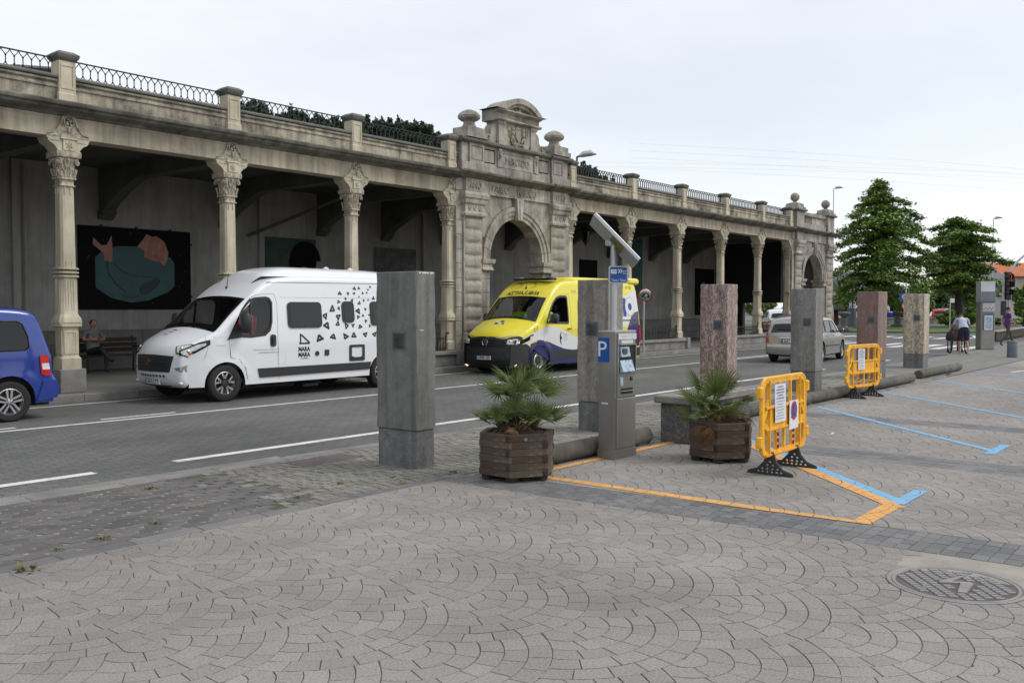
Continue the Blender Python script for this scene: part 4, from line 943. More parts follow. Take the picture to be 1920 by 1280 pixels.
for s in (-1, 1):
    blobs(q, [(s * .24, 7.19, .07, 1), (s * .25, 7.06, .075, 1.3), (s * .27, 6.92, .07, 1.2)])
    q.tube([(s * .25, -.04, 7.08), (s * .17, -.06, 7.12), (s * .13, -.07, 7.16)], .026, 5); q.tube([(s * .27, -.04, 6.95), (s * .33, -.05, 6.84), (s * .27, -.05, 6.74), (s * .20, -.06, 6.73)], .032, 5); q.tube([(s * .24, -.04, 6.93), (s * .16, -.06, 6.83), (s * .2, -.05, 6.76)], .03, 5)
    q.tube([(s * .33, -.03, 6.92), (s * .41, -.03, 7.0), (s * .38, -.03, 7.1), (s * .43, -.03, 7.15)], .015, 5)
    q.tube([(s * .04, -.05, 6.72), (s * .14, -.05, 6.76), (s * .22, -.05, 6.72)], .022, 5)
q.build('coat_of_arms', 'ochre', g1, 40)
q = MB()
for s, pts in ((-1, [(-.50, 7.26), (-.46, 7.16), (-.42, 7.26)]), (1, [(.42, 7.24), (.42, 7.10), (.50, 7.10), (.50, 7.24), (.42, 7.24)])): q.tube([(a, -.02, b) for a, b in pts], .014, 4)
q.build('carved_initial', 'ochre', g1, 0)
q = MB(); q.prism([(.5, 7.36), (-.10, 7.36), (-.15, 7.39), (-.15, 7.43), (-.06, 7.45), (-.03, 7.47), (-.03, 7.60), (-.12, 7.63), (-.20, 7.66), (-.20, 7.70), (.5, 7.70)], -1.08, 1.08, 'x'); q.build('crest_entablature', 'ashlar', g1, 20)
ra = 1.42; ca = 7.70 - (ra - .42)
th = math.degrees(math.asin(1.24 / ra)); outer = circ(0, ca, ra, 22, 90 + th, 90 - th); inner = circ(0, ca, ra - .16, 22, 90 - th + 2, 90 + th - 2)
zlo = 7.70
q = MB(); q.prism([p if p[1] > zlo else (p[0], zlo) for p in outer + inner], -.24, .5, 'y')
mo = circ(0, ca, ra - .16, 22, 90 + th - 2, 90 - th + 2); mi_ = circ(0, ca, ra - .25, 22, 90 - th + 4, 90 + th - 4)
q.prism([p if p[1] > zlo else (p[0], zlo) for p in mo + mi_], -.14, .5, 'y'); q.build('curved_pediment', 'ashlar', g1, 30)
q = MB(); q.prism([(p[0], max(p[1], zlo - .01)) for p in circ(0, ca, ra - .2, 22, 90 + th - 4, 90 - th + 4)], .0, .45, 'y'); q.build('tympanum', 'ochre', g1, 0)
q = MB()
for k in range(12): a = k * 2.4; q.sphere((.09 * math.cos(a), -.03, 7.84 + .09 * math.sin(a)), .04, 7)
q.box(-.10, -.08, 7.72, .10, .0, 7.77)
for s in (-1, 1): q.box(s * .36 - .02, -.03, 7.70, s * .36 + .02, .0, 8.0)
q.build('carved_head', 'ashlar', g1, 40)
# far gateway with balustrade and four balls
g2, _ = gateway(46.42, 'far end gateway of the arcade with small balustrade and stone balls on its roof', main=False)
for s in (-1, 1):
    stone(g2, min(s * 1.60, s * 2.55), -.14, 5.70, max(s * 1.60, s * 2.55), .6, 6.50, 'ashlar', 'roof_pier')
    q = MB(); q.rings([(6.50, .52, .42, .004), (6.54, .60, .50, .004), (6.60, .60, .50, .004), (6.64, .50, .42, .004)], 0, Tm(s * 2.07, .23)); q.build('pier_cap', 'coping', g2, 20)
    finial(g2, s * 2.07, 6.62, True, .18)
finial(g2, 1.2, 6.5, True, 3.4)
stone(g2, -1.6, -.05, 5.70, 1.6, .3, 5.98, 'ashlar', 'plinth'); q = MB(); q.box(-1.6, -.06, 6.36, 1.6, .26, 6.52); q.build('balustrade_rail', 'ashlar', g2, 0)
q = MB(); q.box(-.2, .02, 5.98, 1.6, .2, 6.36); q.build('solid_panel', 'ochre', g2, 0)
bl = MB(); bl.lathe([(.05, 5.98), (.06, 6.02), (.035, 6.06), (.065, 6.14), (.05, 6.22), (.03, 6.28), (.055, 6.33), (.055, 6.36)], 8); blm = bl.mesh('baluster', 'ochre', 40)
for k in range(8): link('baluster', blm, g2, (-1.5 + k * .165, .1, 0))

# ================================================================== VEHICLES
def pip(p, poly):
    x, y = p; c = False; n = len(poly); j = n - 1
    for i in range(n):
        xi, yi = poly[i]; xj, yj = poly[j]
        if (yi > y) != (yj > y) and x < (xj - xi) * (y - yi) / (yj - yi) + xi: c = not c
        j = i
    return c
def dens(poly, st):
    o = []
    for i in range(len(poly)):
        a, b = poly[i], poly[(i + 1) % len(poly)]; n = max(1, int(math.hypot(b[0] - a[0], b[1] - a[1]) / st))
        for k in range(n): o.append((a[0] + (b[0] - a[0]) * k / n, a[1] + (b[1] - a[1]) * k / n))
    return o
def cdt(outer, holes=(), st=.12):
    outer = dens(outer, st); holes = [dens(h, st) for h in holes]
    V = []; E = []
    for lp in [outer] + holes:
        b = len(V); V += [Vector(p) for p in lp]; E += [(b + i, b + (i + 1) % len(lp)) for i in range(len(lp))]
    bd = [tuple(v) for v in V]
    xs = [p[0] for p in outer]; ys = [p[1] for p in outer]
    A = np.array(bd)
    nx = int((max(xs) - min(xs)) / st); ny = int((max(ys) - min(ys)) / st)
    for i in range(1, nx + 1):
        for j in range(1, ny + 1):
            p = (min(xs) + i * st * .99, min(ys) + j * st * .99)
            if ((A - p) ** 2).sum(1).min() < (st * .45) ** 2: continue
            if pip(p, outer) and not any(pip(p, h) for h in holes): V.append(Vector(p))
    r = geometry.delaunay_2d_cdt(V, E, [], 0, 1e-5)
    vs = [(v.x, v.y) for v in r[0]]; fs = []
    for f in r[2]:
        c = (sum(vs[i][0] for i in f) / 3, sum(vs[i][1] for i in f) / 3)
        if pip(c, outer) and not any(pip(c, h) for h in holes): fs.append(tuple(f))
    return vs, fs
def spline(pts, st=.05):
    """rounded open polyline: Catmull-Rom through the points, resampled"""
    P = [Vector(p) for p in pts]; P = [P[0] * 2 - P[1]] + P + [P[-1] * 2 - P[-2]]; o = []
    for i in range(1, len(P) - 2):
        a, b, c, d = P[i - 1:i + 3]; n = max(2, int((c - b).length / st))
        t1 = (c - a) * .5; t2 = (d - b) * .5; L_ = (c - b).length
        if t1.length > 1e-9: t1 = t1.normalized() * min(t1.length, L_)
        if t2.length > 1e-9: t2 = t2.normalized() * min(t2.length, L_)
        for k in range(n):
            t = k / n; h = ((2 * t ** 3 - 3 * t ** 2 + 1), (t ** 3 - 2 * t ** 2 + t), (-2 * t ** 3 + 3 * t ** 2), (t ** 3 - t ** 2)); o.append(b * h[0] + t1 * h[1] + c * h[2] + t2 * h[3])
    o.append(P[-2]); return o
class Body:
    """closed vehicle shell from a side outline: sides follow W(x, z), the outline is rolled over the top with radius r and a crown"""
    def __init__(s, outline, W, r, crown, axles, ra, sill, st=.05, squared=False):
        s.P = spline(outline, st); s.W = W; s.r = r; s.crown = crown; s.ax = axles; s.ra = ra; s.sill = sill
        n = len(s.P); s.N = []
        for i in range(n):
            d = s.P[min(i + 1, n - 1)] - s.P[max(i - 1, 0)]; s.N.append(Vector((-d.y, d.x)).normalized())
        s.In = [p - q * (r(p.x, p.y) if callable(r) else r) for p, q in zip(s.P, s.N)]
    def rr(s, i): p = s.P[i]; return s.r(p.x, p.y) if callable(s.r) else s.r
    def side_poly(s):
        po = [(p.x, p.y) for p in s.In]; x1, x0 = po[-1][0], po[0][0]
        b = [(x1, s.sill)]
        for ax in sorted(s.ax, reverse=True): b += [(ax + s.ra, s.sill)] + [(ax + s.ra * math.cos(R(t)), .34 + s.ra * math.sin(R(t))) for t in range(0, 181, 12)] + [(ax - s.ra, s.sill)]
        b.append((x0, s.sill)); return po + b
    def sp(s, x, z, off=0., sg=-1):
        """point on the side skin"""
        return Vector((x, sg * (s.W(x, z) + off), z))
    def patch(s, outer, holes=(), off=0., st=.12, sg=-1, mb=None, m=0):
        mb = mb or MB(); v, f = cdt(outer, holes, st); mb.add([s.sp(a, b, off, sg) for a, b in v], f if sg < 0 else [t[::-1] for t in f], m); return mb
    def slab(s, outer, off, th, sg=-1, mb=None, m=0, st=.12, holes=()):
        """raised or sunk panel with real thickness"""
        mb = mb or MB(); v, f = cdt(outer, holes, st); n = len(v)
        mb.add([s.sp(a, b, off + th, sg) for a, b in v] + [s.sp(a, b, off, sg) for a, b in v], list(f) + [tuple(n + i for i in t[::-1]) for t in f], m)
        ed = {(t[i], t[(i + 1) % 3]) for t in f for i in range(3)}; base = len(mb.v) - 2 * n
        for i, j in ed:
            if (j, i) not in ed: mb.f.append((base + j, base + i, base + n + i, base + n + j)); mb.mi.append(m)
        return mb
    def cross(s, i, y, off=0.):
        """point over the top at outline sample i (may be fractional) and width y"""
        i0 = max(0, min(len(s.P) - 2, int(i))); t = i - i0
        def one(k):
            p, q, r = s.P[k], s.N[k], s.rr(k); w = s.W(s.In[k].x, s.In[k].y); yy = abs(y); c = s.crown(p.x, p.y)
            if yy <= w - r: d = c * (1 - (yy / max(w - r, .01)) ** 2); pos = p + q * (d + off); return Vector((pos.x, y, pos.y))
            a = min(1, (yy - (w - r)) / r); a = math.asin(a); pos = p - q * (r * (1 - math.cos(a))) + q * (off * math.cos(a)); ys = (w - r) + (r + off) * math.sin(a)
            return Vector((pos.x, math.copysign(ys, y), pos.y))
        return one(i0) * (1 - t) + one(i0 + 1) * t
    def idx_z(s, z, front=True):
        """outline index at height z (front: rising, rear: falling)"""
        if front and getattr(s, 'drop', 0): z -= s.drop * max(0, min(1, (1.3 - z) / .25))
        n = len(s.P); R_ = range(n - 1) if front else range(n - 2, -1, -1)
        for k in R_:
            a, b = s.P[k].y, s.P[k + 1].y
            if (a - z) * (b - z) <= 0 and a != b: return k + (z - a) / (b - a)
        return 0 if front else n - 1
    def over(s, outer, off=.004, holes=(), st=.10, mb=None, m=0, front=True, th=0.):
        """patch on the front/rear given in (y, z)"""
        mb = mb or MB(); v, f = cdt(outer, holes, st); g = [s.cross(s.idx_z(z, front), y, off) for y, z in v]
        mb.add(g, f, m)
        if th:
            g2 = [s.cross(s.idx_z(z, front), y, off - th) for y, z in v]; n = len(v); b0 = len(mb.v) - n; mb.v += [tuple(p) for p in g2]
            ed = {(t[i], t[(i + 1) % 3]) for t in f for i in range(3)}
            for i, j in ed:
                if (j, i) not in ed: mb.f.append((b0 + i, b0 + j, b0 + n + j, b0 + n + i)); mb.mi.append(m)
        return mb
    def shell(s, glass_rng=(), side_holes=(), far_holes=None, ny=14, front=None):
        """returns the paint shell; glass_rng = [(i0, i1, yfrac)] outline ranges that stay open for the screens"""
        mb = MB(); n = len(s.P)
        rows = []
        arcs = [0, .4, .8, 1.2, PI / 2]
        for i in range(n):
            p, q, r = s.P[i], s.N[i], s.rr(i); w = s.W(s.In[i].x, s.In[i].y); row = []
            for a in arcs[:-1]: pos = s.In[i] + q * (r * math.sin(a)); row.append(Vector((pos.x, -(w - r + r * math.cos(a)), pos.y)))
            for k in range(ny + 1): t = -1 + 2 * k / ny; pos = p + q * (s.crown(p.x, p.y) * (1 - t * t)); row.append(Vector((pos.x, t * (w - r), pos.y)))
            for a in arcs[:-1][::-1]: pos = s.In[i] + q * (r * math.sin(a)); row.append(Vector((pos.x, (w - r + r * math.cos(a)), pos.y)))
            rows.append(row)
        m = len(rows[0]); f = []; f2 = []
        for i in range(n - 1):
            for k in range(m - 1):
                t = (k + .5 - 4) / ny * 2 - 1
                if any(a <= i < b and abs(t) < yf for a, b, yf in glass_rng): continue
                (f2 if front and i < s.idx_z(front[0]) else f).append((i * m + k, i * m + k + 1, (i + 1) * m + k + 1, (i + 1) * m + k))
        if front: mb.mat(front[2]); mb.mat(front[1])
        mb.add([v for r_ in rows for v in r_], f)
        if f2: mb.f += f2; mb.mi += [1] * len(f2)
        po = s.side_poly(); s.patch(po, side_holes, mb=mb); s.patch(po, side_holes if far_holes is None else far_holes, sg=1, mb=mb)
        return mb
def disc_on(mb, c, r, nrm, th=.02, n=24, m=0):
    q = Vector(nrm).normalized().to_track_quat('Z', 'Y').to_matrix().to_4x4(); mb.lathe([(.001, 0), (r, 0), (r, th), (.001, th)], n, m, Matrix.Translation(c) @ q, caps=False)
def wheel(parent, x, y, rad, wid, sg, spokes, mat='alloy', style='spoke', steel=False):
    """wheel with its face towards sg (y sign)"""
    T = Matrix.Rotation(PI / 2 * -sg, 4, 'X')          # local z becomes the outward axle direction
    w = link('wheel', None, parent, (x, y, rad)); h = wid / 2; rr = rad * (.66 if style != 'steel' else .60)
    if style == 'van': rr = rad * .62
    ty = MB(); ty.lathe([(rr, -h), (rad * .9, -h), (rad * .97, -h * .85), (rad, -h * .6), (rad, h * .6), (rad * .975, h * .85), (rad * .91, h), (rr + .01, h * .95), (rr, h * .8)], 48, 0, T, caps=False)
    for k in range(48): a = 2 * PI * k / 48; ty.box(rad - .004, -.006, -h * .75, rad + .003, .006, h * .75, 0, T @ Matrix.Rotation(a, 4, 'Z'))
    ty.build('tyre', 'rubber', w, 40)
    r = MB(); a, d = r.mat(mat), r.mat('darkmetal')
    r.lathe([(rr, h * .82), (rr * .95, h * .86), (rr * .93, h * .6), (rr * .88, h * .45), (rr * .86, -h * .3)], 40, a, T, caps=False); r.lathe([(rr * .87, -.02), (.02, -.02)], 30, d, T, caps=False)
    if style == 'steel':
        r.lathe([(rr * .88, h * .3), (rr * .80, h * .55), (rr * .62, h * .62), (rr * .55, h * .45), (rr * .30, h * .5), (rr * .24, h * .7), (.001, h * .72)], 36, r.mat('darkmetal'), T, caps=False)
        r.lathe([(rr * .80, h * .56), (rr * .74, h * .66), (rr * .62, h * .64)], 36, a, T, caps=False)
        for k in range(12): q = Matrix.Rotation(2 * PI * k / 12, 4, 'Z'); r.box(rr * .80, -rr * .07, h * .35, rr * .92, rr * .07, h * .6, a, T @ q)
    else:
        for k in range(spokes):
            q = T @ Matrix.Rotation(2 * PI * k / spokes + .3, 4, 'Z')
            if style == 'split':
                for sg2 in (-1, 1): r.prism([(rr * .16, sg2 * rr * .05), (rr * .16, sg2 * rr * .17), (rr * .92, sg2 * rr * .27), (rr * .92, sg2 * rr * .10)], h * .45, h * .70, 'z', a, q)
            elif style == 'van':
                for sg2 in (-1, 1): r.prism([(rr * .50, sg2 * rr * .0), (rr * .50, sg2 * rr * .17), (rr * .93, sg2 * rr * .36), (rr * .93, sg2 * rr * .20)], h * .5, h * .74, 'z', a, q)
                r.prism([(rr * .16, -rr * .13), (rr * .16, rr * .13), (rr * .55, rr * .17), (rr * .55, -rr * .17)], h * .45, h * .68, 'z', d, q); r.prism([(rr * .42, -rr * .14), (rr * .42, rr * .14), (rr * .56, rr * .18), (rr * .56, -rr * .18)], h * .5, h * .74, 'z', a, q)
            else: r.prism([(rr * .16, -rr * .12), (rr * .16, rr * .12), (rr * .92, rr * .10), (rr * .92, -rr * .10)], h * .45, h * .68, 'z', a, q)
        r.lathe([(rr * .26, h * .4), (rr * .24, h * .7), (rr * .12, h * .76), (.001, h * .76)], 20, d if style == 'van' else a, T, caps=False)
        for k in range(5): aa = 2 * PI * k / 5; r.lathe([(.012, h * .7), (.012, h * .78), (.001, h * .78)], 6, d, T @ Tm(rr * .19 * math.cos(aa), rr * .19 * math.sin(aa)), caps=False)
    r.build('rim', None, w, 30)
def arch_liner(mb, B, ax, m=0, y0=.45):
    for sg in (-1, 1):
        for i in range(12):
            a, b = R(-15 + 17.5 * i), R(-15 + 17.5 * (i + 1)); r = B.ra + .005
            p = [(ax + r * math.cos(t), .34 + r * math.sin(t)) for t in (a, b)]
            mb.add([B.sp(p[0][0], p[0][1], -.01, sg), B.sp(p[1][0], p[1][1], -.01, sg), Vector((p[1][0], sg * y0, p[1][1])), Vector((p[0][0], sg * y0, p[0][1]))], [(0, 1, 2, 3)], m)
def closed_line(B, pts, w=.008, off=.002, mb=None, m=0, closed=False, sg=-1):
    """panel gap: thin dark bead on the side skin"""
    mb = mb or MB(); pts = [Vector(p) for p in pts]; P = []
    for a, b in zip(pts, pts[1:] + ([pts[0]] if closed else [])):
        n = max(1, int((b - a).length / .12))
        P += [a + (b - a) * k / n for k in range(n)]
    if not closed: P.append(pts[-1])
    mb.tube([B.sp(p.x, p.y, off - .003, sg) for p in P], w / 2, 4, m, closed=closed); return mb
def numplate(parent, B, y, z, text, front=True, w=.50, h=.11, blue=True):
    i = B.idx_z(z, front); mb = MB(); a, bl, ik = mb.mat('plate'), mb.mat('signblue'), mb.mat('ink')
    c = B.cross(i, y, .028); q = B.cross(i, y + .05, .015) - B.cross(i, y - .05, .015); ux = q.normalized(); 
    if front: ux = -ux if ux.y > 0 else ux
    else: ux = ux if ux.y > 0 else -ux
    up = Vector((0, 0, 1)); nn = ux.cross(up) 
    M4 = Matrix(((ux.x, up.x, nn.x, c.x), (ux.y, up.y, nn.y, c.y), (ux.z, up.z, nn.z, c.z), (0, 0, 0, 1)))
    mb.box(-w / 2, -h / 2, -.02, w / 2, h / 2, .006, a, M4)
    if blue: mb.box(-w / 2 + .004, -h / 2 + .004, .006, -w / 2 + .042, h / 2 - .004, .0075, bl, M4)
    v, f = text_tris(text, h * 1.02, w * .80, .003); mb.add([M4 @ Vector((p[0] + .02, p[1], .008)) for p in v], f, ik)
    for (x0, y0, x1, y1) in ((-w / 2, -h / 2, w / 2, -h / 2 + .005), (-w / 2, h / 2 - .005, w / 2, h / 2)): mb.box(x0, y0, .006, x1, y1, .0078, ik, M4)
    return mb.build('number_plate', None, parent, 0)
def decal_text(B, mb, txt, x, z, size, width, m=0, off=.004, sg=-1, bold=0.):
    v, f = text_tris(txt, size, width, bold); mb.add([B.sp(x + a, z + b, off, sg) for a, b in v], f, m)
def mirror_part(B, parent, x, z, sg, w=.20, h=.30, mat='black'):
    mb = MB(); y = sg * (B.W(x, z)); mb.tube([(x + .10, y - sg * .03, z - h * .35), (x, y + sg * .10, z - h * .2)], .03, 6); T = Tm(x, y + sg * (.10 + w / 2), z)
    mb.rings([(-h / 2, .05, w * .38, .04), (-h / 2 + .05, .085, w / 2, .05), (0, .095, w / 2, .055), (h / 2 - .05, .085, w / 2, .05), (h / 2, .04, w * .36, .035)], 0, T)
    o = mb.build('door_mirror', mat, parent, 50); q = MB(); q.cbox(x + .075, y + sg * .13, z - h * .36, x + .10, y + sg * (.07 + w), z + h * .36, .01); q.build('mirror_glass', 'mirror', o, 30); return o

def seat(mb, x, y, z=.75, m=0):
    mb.cbox(x - .25, y - .24, z - .3, x + .25, y + .24, z, .05, m); mb.cbox(x + .17, y - .24, z - .1, x + .30, y + .24, z + .62, .05, m); mb.cbox(x + .20, y - .12, z + .62, x + .29, y + .12, z + .84, .04, m)

# ---------------------------------------------------------------- white camper van
def camper():
    t = thing('camper_van', 'white high-roof camper van with black triangle pattern and MARA MARA lettering', 'camper van', (8.97, 16.24, -.08))
    ol = [(.22, .30), (.14, .36), (.11, .52), (.11, .70), (.13, .90), (.19, 1.01), (.38, 1.15), (.64, 1.27), (.80, 1.36), (1.15, 1.68), (1.49, 1.97), (1.78, 2.20), (2.08, 2.36), (2.5, 2.42), (3.1, 2.44), (5.0, 2.44), (5.72, 2.42), (5.86, 2.32), (5.93, 1.9), (5.97, 1.2), (5.99, .6), (5.97, .36)]
    def Wf(x, z):
        w = 1.03 - .085 * max(0, z - 1.15) ** 1.4 - .02 * max(0, .6 - z)
        w -= .32 * max(0, 1 - x / 1.0) ** 2.0 + .03 * max(0, (x - 5.4) / .6) ** 2
        if .40 < x < 1.50 and z < 1.0: w += .022 * max(0, 1 - abs(math.hypot(x - .95, z - .34) - .47) / .10)
        w += .006 * math.exp(-((z - 1.02) / .03) ** 2) - .008 * math.exp(-((z - 1.3) / .025) ** 2) * (x > 2.2)
        return w
    crown = lambda x, z: (.12 if x < 1.0 and z < 1.1 else .06 if x < 1.9 else .05)
    B = Body(ol, Wf, lambda x, z: .10 if x > .2 else .13, lambda x, z: (.10 * max(0, 1 - max(0, x - .1) / 2.2) + .035) * min(1, max(.0, (z - .26) / .3)), [.95, 4.985], .42, .30)
    dwin = [(1.06, 1.27), (1.52, 1.24), (1.84, 1.27), (1.96, 1.36), (2.01, 1.52), (2.03, 1.88), (1.98, 1.96), (1.90, 1.985), (1.66, 1.97), (1.52, 1.93), (1.36, 1.76)]
    i0, i1 = B.idx_z(1.36), B.idx_z(1.95); b = B.shell([(int(i0), int(i1) + 1, .93)], [dwin]); body = b.build('body', 'white', t, 40)
    # screen: glass with a black border
    g = MB(); rows = []
    def zy(z0, z1, y0): return [(-y0 * 1.02, z0), (y0 * 1.02, z0), (y0 * .93, z1), (-y0 * .93, z1)]
    o_ = zy(1.345, 1.97, .92); inn = zy(1.43, 1.925, .85)
    B.over(o_, .006, [inn], .12).build('windscreen_surround', 'blackgloss', t, 40); B.over(zy(1.42, 1.93, .858), .002, (), .12).build('windscreen', 'glass', t, 40)
    for y in (-.35, .30):
        q = MB(); q.tube([B.cross(B.idx_z(1.385), y + .45, .02), B.cross(B.idx_z(1.44), y, .022), B.cross(B.idx_z(1.45), y - .1, .02)], .009, 4); q.build('wiper', 'black', t, 0)
    # side glass and seals
    for sg in (-1, 1):
        cx = sum(p[0] for p in dwin) / len(dwin); cz = sum(p[1] for p in dwin) / len(dwin); big = [(cx + (p[0] - cx) * 1.07, cz + (p[1] - cz) * 1.09) for p in dwin]; small = [(cx + (p[0] - cx) * .95, cz + (p[1] - cz) * .93) for p in dwin]
        B.patch(big, [small], .004, sg=sg).build('window_seal', 'blackgloss', t, 30); B.patch(dwin, (), -.012, sg=sg).build('side_window', 'glass', t, 30)
        B.slab([(1.50, 1.26), (1.535, 1.26), (1.57, 1.95), (1.535, 1.94)], -.01, .02, sg).build('window_divider', 'black', t, 0)
        B.slab([(.98, 1.18), (1.30, 1.22), (1.33, 1.42), (1.17, 1.46)], .003, .012, sg).build('mirror_base', 'black', t, 20)
        for x0, x1, z0, z1 in ((2.40, 3.26, 1.38, 1.91), (3.82, 4.15, 1.47, 1.93), (4.62, 5.45, 1.40, 1.93)):
            w = B.slab(rrect(x0, z0, x1, z1, .09), .003, .022, sg).build('camper_window', 'blackgloss', t, 30); B.slab(rrect(x0 + .045, z0 + .045, x1 - .045, z1 - .045, .06), .024, .006, sg).build('pane', 'pane', w, 30)
        B.slab([(1.66, .60), (1.70, .42), (4.56, .44), (4.60, .60)] if sg < 0 else [(1.66, .60), (1.70, .42), (4.56, .44), (4.60, .60)], .0, .022, sg).build('side_moulding', 'black', t, 20)
        B.slab(rrect(1.96, 1.02, 2.09, 1.26, .05), .002, .018, sg).build('handle_recess', 'black', t, 30)
        hb_ = MB(); hb_.tube([B.sp(2.0, 1.06, .03, sg), B.sp(2.0, 1.14, .045, sg), B.sp(2.0, 1.22, .03, sg)], .014, 5); hb_.build('door_handle', 'black', t, 40)
        ln = MB()
        closed_line(B, [(1.05, .84), (1.03, 1.19), (1.20, 1.50), (1.40, 1.84), (1.55, 1.99), (1.70, 2.05), (2.10, 2.07), (2.16, 1.9), (2.14, 1.15), (2.16, .36)], mb=ln, sg=sg); closed_line(B, [(1.05, .84), (1.24, .80), (1.38, .62), (1.42, .40)], mb=ln, sg=sg)
        closed_line(B, [(2.25, 2.00), (5.8, 2.00)], .006, mb=ln, sg=sg); closed_line(B, [(1.95, 2.30), (5.8, 2.33)], .014, mb=ln, sg=sg); closed_line(B, [(.70, 1.24), (.98, 1.22)], .004, mb=ln, sg=sg); closed_line(B, [(2.12, .92), (2.33, .92), (2.33, .66), (2.12, .66)], .004, mb=ln, sg=sg, closed=True)
        closed_line(B, [(.55, 1.27), (.60, 1.02), (.52, .80)], .005, mb=ln, sg=sg)
        ln.build('panel_gap', 'darkmetal', t, 0)
        B.slab([(2.25, 1.285), (5.6, 1.285), (5.6, 1.31), (2.25, 1.31)], -.002, .008, sg).build('swage_line', 'white', t, 30)
        B.slab([(.64, 1.10), (.64, 1.19), (.46, 1.15), (.12, 1.0), (.12, .90), (.36, .94)], .002, .010, sg).build('headlight_side', 'blackgloss', t, 30); B.slab([(.56, 1.09), (.56, 1.13), (.42, 1.105), (.14, .985), (.14, .95), (.36, .985)], .012, .005, sg).build('headlight', 'lamp', t, 30)
    # near side prints and fittings
    TS_ = 2.15; TR = [(3.8, 2.1, .07), (4.03, 2.1, .052), (4.2, 2.1, .047), (3.95, 1.99, .047), (4.13, 1.95, .052), (3.75, 1.92, .06), (4.33, 1.89, .062), (4.46, 1.95, .043), (4.59, 1.96, .034), (3.57, 1.76, .104), (3.74, 1.78, .056), (4.28, 1.72, .095), (4.49, 1.76, .048), (3.36, 1.62, .096), (3.71, 1.6, .093), (4.27, 1.59, .062), (4.41, 1.62, .048), (4.59, 1.63, .038), (3.39, 1.42, .115), (3.69, 1.45, .079), (3.93, 1.40, .084), (4.11, 1.41, .061), (4.31, 1.38, .076), (4.48, 1.5, .057), (4.59, 1.39, .048), (3.19, 1.16, .125), (3.55, 1.18, .104), (3.89, 1.17, .105), (4.12, 1.19, .094), (4.45, 1.2, .084), (4.22, 2.21, .063), (4.35, 2.22, .049), (4.68, 2.25, .042), (4.61, 2.19, .035), (4.45, 2.11, .042), (4.57, 2.12, .035), (4.33, 2.03, .028), (4.75, 2.0, .06), (4.72, 1.2, .08)]
    rnd = random.Random(4)
    for x, z, s_ in TR:
        a0 = rnd.uniform(0, 360); v3 = [Vector((x + s_ * .62 * math.cos(R(a0 + 120 * k)), z + s_ * .62 * math.sin(R(a0 + 120 * k)) * rnd.uniform(.85, 1.1))) for k in range(3)]; s_ *= TS_; w = s_ * .09
        q = MB()
        for k in range(3):
            a, bb = v3[k], v3[(k + 1) % 3]; d = (bb - a).normalized(); a = a - d * s_ * .10 * (k % 2); bb = bb + d * s_ * .12 * (k % 2); n = Vector((-d.y, d.x)) * w
            q.add([B.sp(*(a + n), .004), B.sp(*(a - n), .004), B.sp(*(bb - n), .004), B.sp(*(bb + n), .004)], [(0, 1, 2, 3)])
        q.build('triangle_print', 'ink', t, 0)
    q = MB(); a, bb, c = Vector((2.66, 1.06)), Vector((2.93, 1.06)), Vector((2.72, 1.24))
    for u, v in ((a, bb), (c, bb + Vector((.0, .005))), (c + Vector((-.02, .02)), a + Vector((.04, 0)))): d = (v - u).normalized(); n = Vector((-d.y, d.x)) * .018; q.add([B.sp(*(u + n), .004), B.sp(*(u - n), .004), B.sp(*(v - n), .004), B.sp(*(v + n), .004)], [(0, 1, 2, 3)])
    q.build('logo_triangle', 'ink', t, 0); q = MB()
    decal_text(B, q, 'MARA', 2.79, .945, .125, .30, bold=.006); decal_text(B, q, 'MARA', 2.79, .83, .125, .30, bold=.006); decal_text(B, q, '- CAMPER -', 2.79, .75, .045, .24)
    q.build('lettering', 'ink', t, 0)
    q = MB(); decal_text(B, q, 'www.maramaracamper.com', 1.86, .955, .048, .62); decal_text(B, q, 'maramaracamper.com', 1.93, .90, .048, .48); decal_text(B, q, 'maramara', .86, 1.075, .03, .2); q.build('web_address', 'inkgrey', t, 0)
    q = MB(); disc_on(q, B.sp(3.12, .84, -.005), .052, (0, -1, 0), .02); q.build('water_inlet', 'black', t, 30)
    B.slab(rrect(3.32, .79, 3.43, .91, .012), .0, .018).build('socket_cover', 'black', t, 30)
    B.slab(rrect(3.99, .64, 4.42, .99, .03), .0, .018, holes=[rrect(4.05, .72, 4.36, .94, .015)[::-1]]).build('service_hatch_frame', 'black', t, 30)
    for x in (4.07, 4.34): q = MB(); disc_on(q, B.sp(x, .715, .015), .028, (0, -1, 0), .015, 12); q.build('hatch_lock', 'black', t, 30)
    # nose
    gr = [(-.64, .88), (-.56, .59), (.56, .59), (.64, .88)]; B.over(gr, .014, (), .05, th=.03).build('grille', 'black', t, 20)
    for z in (.65, .71, .77, .83): q = MB(); q.tube([B.cross(B.idx_z(z), y, .026) for y in np.linspace(-.52, .52, 9)], .010, 4); q.build('grille_bar', 'darkmetal', t, 30)
    q = MB(); disc_on(q, B.cross(B.idx_z(.76), 0, .02), .058, (-1, 0, .12), .02); q.build('badge_ring', 'chrome', t, 30); q = MB(); disc_on(q, B.cross(B.idx_z(.76), 0, .036), .05, (-1, 0, .12), .01); q.build('badge', M('badge_red', (.16, .02, .015), .3), t, 30)
    for k in range(9): y = -.40 + k * .10; B.over([(y - .03, .50), (y + .03, .50), (y + .03, .54), (y - .03, .54)], .006).build('intake_slot', 'black', t, 0)
    B.over([(-.45, .325), (.45, .325), (.48, .35), (-.48, .35)], .008).build('lower_intake', 'black', t, 0)
    numplate(t, B, 0, .42, '5810 LTY')
